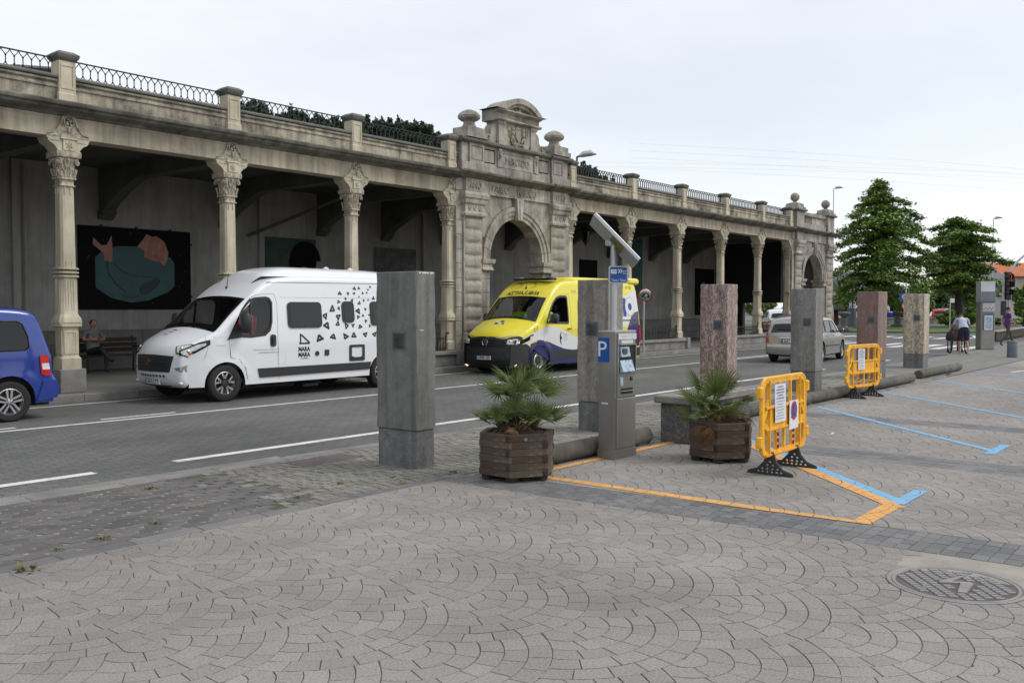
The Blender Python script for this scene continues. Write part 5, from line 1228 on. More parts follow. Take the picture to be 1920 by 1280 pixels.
    for s in (-1, 1):
        hl = [(s * .60, 1.03), (s * .98, 1.16), (s * 1.04, 1.13), (s * 1.0, .97), (s * .86, .90), (s * .68, .93)]
        B.over(hl, .010, (), .04).build('headlight_housing', 'black', t, 30); c = (s * .83, 1.03); B.over([(c[0] + (p[0] - c[0]) * .84, c[1] + (p[1] - c[1]) * .80) for p in hl], .018, (), .04).build('headlight', 'lamp', t, 30)
        for yy, mt in ((.74, 'chrome'), (.86, 'chrome'), (.96, 'amber')): q = MB(); q.sphere(B.cross(B.idx_z(1.03), s * yy, .005), .035, 8); q.build('reflector', mt, t, 40)
        B.over([(s * .66, .66), (s * .95, .74), (s * 1.0, .60), (s * .80, .585)], .004, (), .06).build('corner_recess', 'silver', t, 30)
        for k in range(3): B.over([(s * .86, .62 + k * .03), (s * .97, .64 + k * .03), (s * .97, .65 + k * .03), (s * .86, .63 + k * .03)], .009).build('vent_slot', 'black', t, 0)
        q = MB(); q.sphere(B.cross(B.idx_z(.37), s * .78, -.01), .045, 10, 0, .8); q.build('fog_lamp', 'lamp', t, 40)
        mirror_part(B, t, 1.27, 1.50, s, .22, .38)
    q = MB(); mb_ = B.cross(B.idx_z(1.23), 0, .01)
    for tx, zz in (('MARA', 1.215), ('MARA', 1.17)):
        v, f = text_tris(tx, .06, .17); q.add([B.cross(B.idx_z(zz + y * .55), -x + .1, .006) for x, y in v], f)
    q.add([B.cross(B.idx_z(z), y, .006) for y, z in ((.02, 1.25), (.17, 1.25), (.14, 1.262), (.02, 1.262))], [(0, 1, 2, 3)]); q.build('bonnet_print', 'ink', t, 0)
    q = MB(); q.tube([B.cross(B.idx_z(2.14), .0, .0), B.cross(B.idx_z(2.14), 0, .03) + Vector((.05, -.02, .28))], [.010, .004], 5); q.sphere(B.cross(B.idx_z(2.14), 0, .01), .03, 8); q.build('aerial', 'black', t, 30)
    # pop-top roof
    q = MB(); oo = [(2.0, 2.41), (2.2, 2.53), (2.6, 2.61), (3.3, 2.62), (5.0, 2.61), (5.62, 2.56), (5.70, 2.46), (5.7, 2.40)]
    P = spline([(1.85, 2.28)] + oo[0:], .12); v = []; n = 15
    for p in P:
        w = (.82 - .26 * max(0, 1 - (p.x - 1.85) / .6) ** 1.5)
        base = min(p.y, 2.41)
        for k in range(n):
            tt = -1 + 2 * k / (n - 1); zz = base + (p.y - base) * (1 - abs(tt) ** 6) + .03 * (1 - tt * tt); v.append(Vector((p.x, tt * w, zz)))
    q.add(v, [(i * n + k, i * n + k + 1, (i + 1) * n + k + 1, (i + 1) * n + k) for i in range(len(P) - 1) for k in range(n - 1)]); q.build('pop_top_roof', 'white', t, 50)
    q = MB(); q.tube([(p.x, -(.83 - .26 * max(0, 1 - (p.x - 1.85) / .6) ** 1.5), min(p.y, 2.415)) for p in P], .012, 4); q.build('roof_seal', 'ink', t, 30)
    for x in (4.2, 4.9): q = MB(); q.lathe([(.07, 0), (.07, .03), (.03, .06), (.001, .065)], 12, 0, Tm(x, 0, 2.64)); q.build('roof_vent', 'white', t, 40)
    # underside, arches, cab
    u = MB(); u.box(.6, -.8, .26, 5.9, .8, .34); arch_liner(u, B, .95); arch_liner(u, B, 4.985); u.build('underbody', 'interior', t, 0)
    q = MB(); q.cbox(2.9, -.86, .14, 3.3, -.5, .22, .02); q.build('side_step', 'black', t, 20)
    c = MB(); c.box(.92, -.8, .6, 1.15, .8, 1.28); c.box(2.3, -.90, .34, 2.34, .90, 2.0); c.box(.9, -.98, .34, 2.3, .98, .42)
    for y in (-.5, .45): seat(c, 1.85, y, 1.0)
    c.tube([(1.32 + .06 * math.cos(a), -.5 + .18 * math.sin(a), 1.27 + .17 * math.cos(a)) for a in [k * PI / 8 for k in range(16)]], .014, 5, closed=True); c.build('cab_interior', 'interior', t, 0)
    for sg in (-1, 1): B.patch([(1.0, .6), (2.2, .6), (2.2, 1.22), (1.0, 1.22)], (), -.05, sg=sg).build('door_lining', 'interior', t, 0)
    for x in (.95, 4.985):
        for sg in (-1, 1): wheel(t, x, sg * .90, .355, .225, sg, 5, style='van')
    return t, B
cam_t, camB = camper()

# ---------------------------------------------------------------- yellow ambulance
def ambulance():
    t = thing('ambulance', 'yellow ambulance with navy and white livery, black bumper and mirrored lettering over the windscreen', 'ambulance', (18.47, 16.07, -.08))
    ol = [(.17, .16), (.09, .23), (.07, .39), (.09, .60), (.12, .79), (.16, .93), (.34, 1.09), (.64, 1.26), (.91, 1.39), (1.22, 1.74), (1.51, 2.05), (1.73, 2.26), (2.01, 2.44), (2.32, 2.53), (3.0, 2.56), (5.0, 2.56), (5.96, 2.55), (6.10, 2.46), (6.18, 2.0), (6.27, 1.2), (6.29, .6), (6.27, .34)]
    def Wf(x, z):
        w = 1.03 - .085 * max(0, z - 1.15) ** 1.4 - .02 * max(0, .5 - z) - .22 * max(0, 1 - x / .9) ** 2.2 - .05 * max(0, (x - 5.6) / .7) ** 2
        if .4 < x < 1.6 and z < 1.05: w += .025 * max(0, 1 - abs(math.hypot(x - .99, z - .34) - .50) / .10)
        return w - .007 * math.exp(-((z - 1.13) / .02) ** 2)
    B = Body(ol, Wf, lambda x, z: .10, lambda x, z: (.14 * max(0, 1 - max(0, x - .1) / 2.2) + .035) * min(1, max(.0, (z - .14) / .3)), [.99, 4.63], .43, .24); B.drop = .12
    dwin = [(1.34, 1.38), (2.32, 1.36), (2.35, 1.42), (2.34, 2.05), (2.30, 2.10), (2.02, 2.10), (1.84, 2.05), (1.66, 1.90), (1.48, 1.66)]
    i0, i1 = B.idx_z(1.44), B.idx_z(2.03); b = B.shell([(int(i0), int(i1) + 1, .93)], [dwin], front=(.96, 'black', 'yellow')); b.build('body', None, t, 40)
    def zy(z0, z1, y0): return [(-y0 * 1.02, z0), (y0 * 1.02, z0), (y0 * .92, z1), (-y0 * .92, z1)]
    B.over(zy(1.41, 2.06, .93), .006, [zy(1.47, 2.02, .885)], .12).build('windscreen_surround', 'blackgloss', t, 40); B.over(zy(1.46, 2.03, .89), .002, (), .12).build('windscreen', 'glass', t, 40)
    for sg in (-1, 1):
        cx, cz = 1.95, 1.74; big = [(cx + (p[0] - cx) * 1.06, cz + (p[1] - cz) * 1.09) for p in dwin]; small = [(cx + (p[0] - cx) * .94, cz + (p[1] - cz) * .92) for p in dwin]
        B.patch(big, [small], .004, sg=sg).build('window_seal', 'blackgloss', t, 30); B.patch([p for p in dwin if p[0] < 1.9] + [(1.72, 1.38)], (), -.012, sg=sg).build('side_window', 'glass', t, 30)
        # livery prints
        B.patch([(.20, .90), (.64, 1.07), (.95, 1.19), (1.30, 1.25), (1.55, 1.27), (1.80, 1.25), (2.2, 1.14), (2.62, 1.00), (3.0, .92), (3.6, .88), (3.6, .60), (2.5, .60), (2.14, .64), (1.8, .73), (1.45, .84), (1.2, .90), (.99, .92), (.75, .88), (.60, .78), (.42, .84), (.3, .9)], (), .0025, .1, sg).build('white_livery', 'livwhite', t, 30)
        arch = [(.99 + .435 * math.cos(R(a)), .34 + .435 * math.sin(R(a))) for a in range(150, -10, -10)]
        B.patch(arch[::-1] + [(.60, .80), (.75, .885), (.99, .925), (1.2, .905), (1.45, .845), (1.8, .735), (2.14, .645), (2.5, .605), (3.6, .60), (3.6, .55), (1.50, .55)][0:0] + [(.60, .80), (.75, .885), (.99, .925), (1.2, .905), (1.45, .845), (1.8, .735), (2.14, .645), (2.5, .605), (3.6, .605), (3.6, .56), (2.2, .56), (1.46, .56), (1.40, .70), (1.22, .83), (.99, .87), (.80, .83), (.64, .72)], (), .004, .1, sg).build('navy_livery', 'navy', t, 30)
        B.slab([(1.44, .30), (1.45, .60), (4.17, .60), (4.19, .30)], .002, .02, sg).build('lower_cladding', 'black', t, 20); B.patch([(1.44, .242), (4.19, .242), (4.19, .36), (1.44, .36)], (), .026, .1, sg).build('sill_stripe', 'navy', t, 30)
        B.slab([(5.06, .30), (5.06, .56), (6.18, .56), (6.18, .30)], .002, .02, sg).build('lower_cladding', 'black', t, 20)
        B.patch([(4.55, 2.04), (5.25, 2.06), (5.55, 2.20), (5.95, 2.32), (6.08, 2.32), (6.13, 1.6), (5.70, 1.57), (5.45, 1.25), (5.2, 1.0), (4.4, 1.0), (4.2, 1.6)], (), .0025, .12, sg).build('white_livery', 'livwhite', t, 30)
        B.patch([(6.12, 1.68), (5.88, 1.64), (5.66, 1.50), (5.44, 1.16), (5.22, .80), (5.08, .60), (6.18, .60), (6.16, 1.2)], (), .004, .12, sg).build('navy_livery', 'navy', t, 30)
        ln = MB(); closed_line(B, [(1.30, .60), (1.28, 1.24), (1.36, 1.5), (1.62, 1.92), (1.86, 2.10), (2.05, 2.16), (2.42, 2.17), (2.47, 2.0), (2.48, 1.2), (2.50, .56)], mb=ln, sg=sg); closed_line(B, [(2.5, 2.2), (5.7, 2.2)], .006, mb=ln, sg=sg); closed_line(B, [(.5, 1.12), (1.28, 1.17), (5.8, 1.17)], .006, mb=ln, sg=sg); closed_line(B, [(2.6, .62), (2.6, .95), (2.68, 1.0), (2.9, 1.0)], .005, mb=ln, sg=sg); ln.build('panel_gap', 'darkmetal', t, 0)
        q = MB(); q.tube([B.sp(2.26, 1.20, .03, sg), B.sp(2.42, 1.20, .035, sg)], .016, 5); q.build('door_handle', 'black', t, 40)
        B.slab([(5.1, 1.39), (6.0, 1.39), (6.0, 1.42), (5.1, 1.42)], .004, .012, sg).build('slide_rail', 'darkmetal', t, 20)
        B.slab([(6.13, 1.25), (6.13, .75), (6.25, .72), (6.22, 1.25)], .0, .02, sg).build('tail_light', 'redlamp', t, 20)
        mirror_part(B, t, 1.42, 1.50, sg, .22, .26)
        B.slab([(.42, .96), (.62, 1.05), (.60, .93), (.30, .82), (.12, .80), (.12, .92)], .003, .012, sg).build('headlight_side', 'blackgloss', t, 30)
        B.slab([(.0, .20), (.54, .20), (.57, .55), (.62, .70), (.50, .82), (.02, .82)], .002, .015, sg).build('bumper_side', 'black', t, 30)
    B.slab([(.53, .30), (.56, .30), (.565, .42), (.60, .55), (.68, .67), (.82, .745), (.99, .77), (1.16, .745), (1.30, .67), (1.38, .55), (1.415, .42), (1.42, .30), (1.50, .30), (1.50, .5), (1.44, .66), (1.30, .83), (.99, .905), (.70, .83), (.57, .72)], .004, .03).build('arch_moulding', 'navy', t, 30)
    q = MB(); ey, ez = 2.04, .95            # round emblem of the service
    q.add([B.sp(ey + .20 * math.cos(R(a)) * k, ez + .20 * math.sin(R(a)), .006) for k in (.62, .34) for a in range(90, 275, 12)], [(i, i + 1, 16 + i + 1, 16 + i) for i in range(15)])
    q.add([B.sp(ey - .07 + .03 * c[0], ez + .03 * c[1], .006) for c in circ(0, 0, 1.6, 10)], [tuple(range(10))])
    rnd = random.Random(3)
    for k in range(26):
        a = rnd.uniform(-1.3, 1.3); r_ = rnd.uniform(.08, .2); x, z = ey + .02 + r_ * math.cos(a), ez + r_ * math.sin(a); s_ = .012
        q.add([B.sp(x - s_, z - s_, .006), B.sp(x + s_, z - s_ * .4, .006), B.sp(x + s_ * .3, z + s_, .006)], [(0, 1, 2)])
    decal_text(B, q, '112', .84, 1.23, .07, .10)
    q.tube([B.sp(.84 + .085 * math.cos(a), 1.23 + .085 * math.sin(a), .004) for a in [k * PI / 8 for k in range(16)]], .004, 4, closed=True)
    q.add([B.sp(x, z, .006) for x, z in ((.62, 1.02), (.74, 1.04), (.74, 1.08), (.62, 1.06))], [(0, 1, 2, 3)]); q.build('emblem_print', 'navy', t, 0)
    # big blue device on the flank: cross arm and ring
    q = MB(); q2 = MB()
    for pl in ([(5.22, 1.52), (5.40, 1.52), (5.40, 2.08), (5.22, 2.08)], [(4.95, 1.74), (5.24, 1.74), (5.24, 1.90), (4.95, 1.90)]): B.patch(pl, (), .005, .1, -1, q)
    v = [B.sp(5.62 + r_ * math.cos(a), 1.82 + r_ * 1.05 * math.sin(a), .0065) for r_ in (.265, .11) for a in [k * PI / 12 for k in range(24)]]; q2.add(v, [(i, (i + 1) % 24, 24 + (i + 1) % 24, 24 + i) for i in range(24)])
    v = [B.sp(5.62 + .11 * math.cos(a), 1.82 + .115 * math.sin(a), .0065) for a in [k * PI / 12 for k in range(24)]]; q.add(v, [tuple(range(24))])
    v = [B.sp(5.62 + r_ * math.cos(a), 1.82 + r_ * 1.05 * math.sin(a), .006) for r_ in (.275, .262) for a in [k * PI / 12 for k in range(24)]]; q.add(v, [(i, (i + 1) % 24, 24 + (i + 1) % 24, 24 + i) for i in range(24)])
    q.build('cross_print', M('cross_blue', (.02, .05, .33), .4), t, 0); q2.build('ring_print', 'livwhite', t, 0)
    q = MB(); decal_text(B, q, '(112)', 5.62, 2.40, .13, .32); decal_text(B, q, '112', 2.7, 2.26, .08, .2); q.build('number_print', 'ink', t, 0)
    # nose
    B.over([(-.95, .27), (.95, .27), (.98, .62), (.96, .88), (.62, .84), (-.62, .84), (-.96, .88), (-.98, .62)], .012, (), .06, th=.03).build('bumper', 'black', t, 40)
    B.over([(-.60, .80), (.60, .80), (.62, 1.05), (-.62, 1.05)], .014, (), .05, th=.03).build('grille', 'ink', t, 30)
    for z in (.86, .92, .98, 1.035): q = MB(); q.tube([B.cross(B.idx_z(z), y, .024) for y in np.linspace(-.60, .60, 9)], .012, 4); q.build('grille_bar', 'blackgloss' if z < 1.03 else 'chrome', t, 30)
    for z in (.36, .43, .50, .66): q = MB(); q.tube([B.cross(B.idx_z(z), y, .020) for y in np.linspace(-.62, .62, 9)], .010, 4); q.build('bumper_slat', 'ink', t, 30)
    q = MB(); bc = B.cross(B.idx_z(.945), 0, .03); T = Matrix.Translation(bc) @ Matrix.Rotation(-PI / 2 + .05, 4, 'Y') @ Matrix.Rotation(-PI / 2, 4, 'Z')
    q.tube([(.095 * math.cos(a), .095 * math.sin(a), 0) for a in [k * PI / 12 for k in range(24)]], .009, 5, 0, T, closed=True)
    q.tube([(-.045, .08, 0), (0, -.0, 0), (.045, .08, 0)], .008, 4, 0, T); q.tube([(-.085, .03, 0), (-.045, -.075, 0), (0, .0, 0), (.045, -.075, 0), (.085, .03, 0)], .008, 4, 0, T); q.build('badge', 'chrome', t, 30)
    B.over([(-.60, .31), (.60, .31), (.66, .50), (-.66, .50)], .016, (), .06).build('lower_grille', 'ink', t, 30)
    for s in (-1, 1): q = MB(); q.tube([B.cross(B.idx_z(z_), s * y_, .016) for y_, z_ in ((.50, .74), (.66, .74), (.80, .79), (.96, .84))], .012, 5); q.tube([B.cross(B.idx_z(z_), s * y_, .016) for y_, z_ in ((.60, .70), (.70, .52), (.82, .47), (.97, .49))], .011, 5); q.build('bumper_crease', 'darkmetal', t, 40)
    numplate(t, B, 0, .56, '2206 LFJ')
    for s in (-1, 1):
        hl = [(s * .60, .88), (s * .62, 1.05), (s * .98, 1.14), (s * 1.03, 1.12), (s * 1.0, .98), (s * .90, .90)]
        B.over(hl, .010, (), .04).build('headlight_housing', 'blackgloss', t, 30); c = (s * .83, 1.0); B.over([(c[0] + (p[0] - c[0]) * .74, c[1] + (p[1] - c[1]) * .62) for p in hl], .018, (), .04).build('headlight', 'lamp', t, 30)
        for yy, mt in ((.74, 'chrome'), (.84, 'amber'), (.93, 'chrome')): q = MB(); q.sphere(B.cross(B.idx_z(1.0), s * yy, .008), .034, 8); q.build('reflector', mt, t, 40)
        q = MB(); q.tube([B.cross(B.idx_z(1.055 + .085 * k / 8), s * (.5 + .5 * k / 8), .014) for k in range(9)], .009, 4); q.build('chrome_strip', 'chrome', t, 30)
        B.over([(s * .62, .38), (s * .95, .44), (s * 1.0, .38), (s * .92, .32), (s * .66, .32)], .012, (), .05).build('fog_recess', 'ink', t, 30)
        B.over([(s * .72, .345), (s * .94, .385), (s * .93, .35), (s * .78, .325)], .018, (), .05).build('fog_lamp', 'lit', t, 30)
        B.over([(s * .62, .56), (s * .95, .62), (s * .95, .50), (s * .70, .48)], .012, (), .05).build('side_intake', 'ink', t, 30)
    # mirrored word over the screen: reads right in a driver's mirror
    v, f = text_tris('ANBULANTZIA', .19, 1.16, .004); q = MB(); q.add([B.cross(B.idx_z(2.15 + y * .80), -x * -1., .006) for x, y in [(a, b) for a, b in v]], f); q.build('mirrored_lettering', 'ink', t, 0)
    q = MB(); iz = lambda x: min(range(len(B.P)), key=lambda k: abs(B.P[k].x - x) + (100 if k > 60 else 0))
    for dx, dy, s_, mt in ((.42, .10, .07, 0), (.50, -.02, .07, 0), (.42, -.14, .05, 0)):
        v = [(dx + s_ * a, dy + s_ * b_) for a, b_ in ((-.5, -1), (.5, -.7), (.6, 1), (-.4, .7))]; q.add([B.cross(B.idx_z(1.20 + (x - .3) * .45), y, .006) for x, y in v], [(0, 1, 2, 3)])
    q.build('bonnet_logo', M('logo_blue', (.02, .04, .25), .4), t, 0)
    q = MB(); v = [(.45 + .05 * a, .04 + .10 * b_) for a, b_ in ((-1, -1), (1, -.6), (.8, 1), (-.8, .6))]; q.add([B.cross(B.idx_z(1.20 + (x - .3) * .45), y, .005) for x, y in v], [(0, 1, 2, 3)]); q.build('bonnet_logo', 'livwhite', t, 0)
    q = MB(); q.tube([B.cross(B.idx_z(2.28), 0, 0), B.cross(B.idx_z(2.28), 0, .03) + Vector((.04, 0, .22))], [.010, .004], 5); q.sphere(B.cross(B.idx_z(2.28), 0, .01), .035, 8); q.build('aerial', 'black', t, 30)
    q = MB(); q.cbox(1.95, -.70, 2.56, 2.25, .70, 2.63, .03); q.build('light_bar', 'blackgloss', t, 30)
    for s in (-1, 1): q = MB(); q.cbox(2.0, min(s * .45, s * .70), 2.60, 2.22, max(s * .45, s * .70), 2.655, .02); q.build('beacon', 'panelblue', t, 30)
    for y in (-.25, .25): q = MB(); q.lathe([(.05, 0), (.05, .02), (.001, .035)], 12, 0, Tm(1.8, y, 2.45)); q.build('roof_lamp', 'black', t, 30)
    q = MB(); q.rings([(2.56, 1.55, .80, .2), (2.60, 1.54, .80, .2), (2.66, 1.48, .74, .2), (2.67, 1.4, .70, .2)], 0, Tm(4.25, 0)); q.build('roof_fairing', 'yellow', t, 40)
    for s in (-1, 1): q = MB(); q.cbox(5.65, min(s * .55, s * .93), 2.50, 6.28, max(s * .55, s * .93), 2.70, .06); q.build('rear_roof_light', 'yellow', t, 30)
    q = MB()
    for (x, y, z) in ((1.08, .25, 1.37), (1.14, .05, 1.37), (1.08, -.1, 1.365)): q.cbox(x - .07, y - .1, z, x + .07, y + .1, z + .035, .01)
    q.build('papers_on_dashboard', 'bluelabel', t, 0)
    u = MB(); u.box(.3, -.9, .24, 5.9, .9, .32); arch_liner(u, B, .99); arch_liner(u, B, 4.63); u.build('underbody', 'interior', t, 0)
    c = MB(); c.box(.98, -.78, .6, 1.25, .78, 1.36); c.box(2.62, -.88, .34, 2.66, .88, 2.1); c.box(1.0, -.98, .34, 2.6, .98, .42)
    for y in (-.5, .45): seat(c, 2.1, y, 1.05)
    c.tube([(1.50 + .08 * math.cos(a), -.5 + .19 * math.sin(a), 1.36 + .17 * math.cos(a)) for a in [k * PI / 8 for k in range(16)]], .014, 5, closed=True); c.build('cab_interior', 'interior', t, 0)
    for sg in (-1, 1): B.patch([(1.3, .6), (2.5, .6), (2.5, 1.34), (1.3, 1.34)], (), -.05, sg=sg).build('door_lining', 'interior', t, 0)
    for x in (.99, 4.63):
        for sg in (-1, 1): wheel(t, x, sg * .91, .355, .225, sg, 5, 'alloy', 'steel')
    return t, B
amb_t, ambB = ambulance()

# ---------------------------------------------------------------- blue compact van (only its tail is in the frame)
def blue_van():
    t = thing('blue_van', 'bright blue compact van leaving the frame at the left edge', 'van', (2.44, 16.02, -.08))
    ol = [(.08, .28), (.0, .42), (.01, .66), (.08, .84), (.35, .98), (.85, 1.10), (1.05, 1.16), (1.35, 1.42), (1.62, 1.66), (1.9, 1.77), (2.6, 1.81), (3.6, 1.78), (3.92, 1.73), (4.04, 1.62), (4.13, 1.35), (4.24, 1.02), (4.27, .72), (4.33, .62), (4.36, .50), (4.33, .34)]
    def Wf(x, z):
        w = .895 - .10 * max(0, z - 1.0) ** 1.3 - .03 * max(0, .5 - z) - .2 * max(0, 1 - x / .9) ** 2 - .05 * max(0, (x - 3.7) / .6) ** 2
        for ax in (.88, 3.56): w += .018 * max(0, 1 - abs(math.hypot(x - ax, z - .34) - .42) / .10)
        return w - .008 * math.exp(-((z - .92) / .012) ** 2)
    B = Body(ol, Wf, lambda x, z: .09, lambda x, z: .05 + .1 * max(0, 1 - x), [.88, 3.56], .385, .27)
    w1 = [(2.72, 1.10), (3.80, 1.12), (3.865, 1.17), (3.86, 1.32), (3.78, 1.53), (3.70, 1.58), (2.72, 1.60)]; w2 = [(1.15, 1.13), (2.60, 1.10), (2.60, 1.60), (1.85, 1.58), (1.55, 1.44)]
    i0, i1 = B.idx_z(1.2), B.idx_z(1.64); rear0, rear1 = B.idx_z(1.60, False), B.idx_z(1.12, False)
    B.shell([(int(i0), int(i1), .93), (int(rear0), int(rear1), .85)], [w1, w2]).build('body', 'bluepaint', t, 40)
    for sg in (-1, 1):
        for w in (w1, w2): B.patch(w, (), -.008, sg=sg).build('side_window', 'tint', t, 30)
        ln = MB(); closed_line(B, w1, .022, mb=ln, closed=True, sg=sg); closed_line(B, [(2.66, .36), (2.66, 1.68)], mb=ln, sg=sg); closed_line(B, [(2.7, .915), (4.1, .925)], .008, mb=ln, sg=sg); ln.build('panel_gap', 'blackgloss', t, 0)
        B.slab([(4.02, 1.02), (4.10, 1.03), (4.16, 1.02), (4.19, .70), (4.10, .70), (4.04, .74)], .004, .018, sg).build('tail_light', 'redlamp', t, 20)
        B.slab([(4.05, .90), (4.165, .90), (4.18, .80), (4.06, .80)], .022, .004, sg).build('reversing_lamp', 'lamp', t, 20)
        B.slab([(3.96, .30), (4.30, .34), (4.34, .50), (4.30, .62), (4.08, .62)], .003, .03, sg).build('bumper_side', 'bluepaint', t, 40)
    B.over([(-.75, 1.11), (.75, 1.11), (.68, 1.60), (-.68, 1.60)], .004, (), .12, front=False).build('rear_window', 'tint', t, 30)
    B.over([(-.80, 1.18), (.80, 1.18), (.72, 1.66), (-.72, 1.66)], .004, (), .12).build('windscreen', 'tint', t, 30)
    u = MB(); u.box(.3, -.78, .22, 4.2, .78, .30); arch_liner(u, B, .88); arch_liner(u, B, 3.56); u.box(1.2, -.75, .5, 4.0, .75, .98)
    for y in (-.4, .4): seat(u, 2.0, y, .85); seat(u, 3.0, y, .85)
    u.build('interior', 'interior', t, 0)
    for x in (.88, 3.56):
        for sg in (-1, 1): wheel(t, x, sg * .80, .318, .205, sg, 5, 'alloy', 'split')
    for s in (-1, 1): mirror_part(B, t, 1.3, 1.15, s, .18, .2, 'bluepaint')
    return t
blue_van()

# ---------------------------------------------------------------- estate car and the parked cars beyond the junction
def small_car(label, paint, loc, rz, kind='estate', detail=True, group=None, name='estate_car', cat='car', dark=False):
    t = thing(name, label, cat, loc, rz, group)
    if kind == 'estate':
        ol = [(.06, .28), (.0, .40), (.02, .58), (.10, .68), (.50, .80), (1.05, .92), (1.22, .98), (1.60, 1.26), (1.86, 1.40), (2.3, 1.455), (3.2, 1.45), (3.75, 1.41), (3.92, 1.32), (4.05, 1.05), (4.14, .86), (4.17, .60), (4.26, .54), (4.28, .42), (4.24, .30)]; ax = [.84, 3.44]; w0 = .85
        sw = [[(1.50, .98), (2.22, .965), (2.22, 1.36), (1.98, 1.345), (1.74, 1.22)], [(2.30, .965), (2.98, .975), (3.02, 1.36), (2.30, 1.37)], [(3.06, .98), (3.62, 1.0), (3.70, 1.06), (3.60, 1.30), (3.45, 1.35), (3.06, 1.36)]]
    elif kind == 'hatch':
        ol = [(.06, .28), (.0, .40), (.02, .60), (.10, .72), (.45, .84), (.85, .94), (1.02, 1.0), (1.42, 1.30), (1.7, 1.44), (2.2, 1.49), (2.9, 1.46), (3.4, 1.38), (3.68, 1.10), (3.80, .88), (3.84, .60), (3.9, .42), (3.86, .30)]; ax = [.78, 3.25]; w0 = .84
        sw = [[(1.28, 1.0), (2.05, .99), (2.05, 1.38), (1.80, 1.37), (1.5, 1.2)], [(2.13, .99), (3.0, 1.02), (3.12, 1.10), (2.95, 1.32), (2.13, 1.38)]]
    else:
        ol = [(.08, .30), (.0, .44), (.02, .80), (.10, 1.0), (.5, 1.14), (.8, 1.22), (1.2, 1.6), (1.5, 1.86), (1.9, 1.95), (3.5, 1.96), (4.6, 1.94), (4.78, 1.85), (4.84, 1.2), (4.86, .6), (4.84, .34)]; ax = [.9, 3.9]; w0 = .93
        sw = [[(1.15, 1.22), (1.95, 1.2), (1.95, 1.72), (1.6, 1.70), (1.4, 1.5)]]
    Lc = ol[-1][0]
    def Wf(x, z): return w0 - .24 * max(0, z - .85) ** 1.15 * (kind != 'van') - .05 * max(0, z - 1.1) * (kind == 'van') - .03 * max(0, .5 - z) - .16 * max(0, 1 - x / .8) ** 2 - .08 * max(0, (x - Lc + .7) / .7) ** 2 + .006 * math.exp(-((z - .72) / .03) ** 2)
    B = Body(ol, Wf, lambda x, z: .07, lambda x, z: .07 + .07 * max(0, 1 - x), ax, .36, .25, .08)
    zt = 1.34 if kind != 'van' else 1.82; zb = 1.02 if kind != 'van' else 1.26
    i0, i1 = B.idx_z(zb), B.idx_z(zt); rg = [(int(i0) + 1, int(i1), .92)]
    if kind != 'van': rg.append((int(B.idx_z(zt - .02, False)) + 1, int(B.idx_z(1.0, False)), .86))
    B.shell(rg, sw, ny=10).build('body', paint, t, 40)
    gl = 'tint'
    B.over([(-.70, zb - .03), (.70, zb - .03), (.58, zt + .02), (-.58, zt + .02)], .004, (), .15).build('windscreen', gl, t, 30)
    if kind != 'van': B.over([(-.66, .96), (.66, .96), (.56, zt), (-.56, zt)], .004, (), .12, front=False).build('rear_window', gl, t, 30)
    for sg in (-1, 1):
        for w in sw: B.patch(w, (), -.006, sg=sg).build('side_window', gl, t, 30)
        if detail:
            ln = MB()
            for w in sw: closed_line(B, w, .018, mb=ln, closed=True, sg=sg)
            closed_line(B, [(2.26, .32), (2.26, .95)], mb=ln, sg=sg); closed_line(B, [(3.0, .95), (2.98, .6), (2.9, .34)], mb=ln, sg=sg); closed_line(B, [(1.26, .95), (1.26, .34)], mb=ln, sg=sg); ln.build('panel_gap', 'ink', t, 0)
            B.slab([(1.25, .50), (3.05, .52), (3.05, .56), (1.25, .54)], .0, .014, sg).build('side_moulding', 'darkmetal', t, 20)
            for x in (2.05, 2.85): q = MB(); q.tube([B.sp(x, .86, .02, sg), B.sp(x + .14, .865, .025, sg)], .014, 5); q.build('door_handle', paint, t, 40)
            q = MB(); q.tube([(1.95, sg * .60, 1.47), (2.2, sg * .63, 1.50), (3.3, sg * .63, 1.50), (3.6, sg * .60, 1.45)], .015, 5); q.build('roof_rail', 'black', t, 30)
            mirror_part(B, t, 1.45, 1.02, sg, .16, .14, 'black')
    zl = (.62, 1.0) if kind == 'estate' else (.72, 1.0)
    for s in (-1, 1):
        B.over([(s * .70, zl[0]), (s * (w0 - .02), zl[0]), (s * (w0 - .04), zl[1]), (s * .72, zl[1] - .06)], .012, (), .08, front=False, th=.02).build('tail_light', 'redlamp', t, 30)
        B.slab([(Lc - .22, zl[0]), (Lc - .12, zl[0]), (Lc - .16, zl[1]), (Lc - .26, zl[1])], .003, .014, s).build('tail_light', 'redlamp', t, 20)
        B.over([(s * .40, .58), (s * .78, .62), (s * .76, .72), (s * .45, .69)], .01, (), .08).build('headlight', 'lamp', t, 30)
    B.over([(-.30, .42), (.30, .42), (.34, .58), (-.34, .58)], .006).build('grille', 'ink', t, 20)
    if detail:
        B.over([(-w0 + .03, .30), (w0 - .03, .30), (w0 - .02, .50), (-w0 + .02, .50)], .02, (), .12, front=False, th=.05).build('bumper', paint, t, 40)
        B.over([(-.34, .78), (.34, .78), (.34, .815), (-.34, .815)], .02, (), .1, front=False, th=.02).build('handle_strip', 'lamp', t, 20)
        B.over([(-.28, .63), (.28, .63), (.28, .77), (-.28, .77)], .006, (), .1, front=False).build('plate_recess', 'darkmetal', t, 20)
        numplate(t, B, 0, .70, '5667 BKL', False)
        q = MB(); q.tube([(1.2 + .4, 0, 1.3), (1.5, -.1, 1.31)], .01, 4); 
        q = MB(); q.tube([B.cross(B.idx_z(1.03, False), .0, .03), B.cross(B.idx_z(1.05, False), -.45, .03)], .012, 4); q.build('rear_wiper', 'black', t, 30)
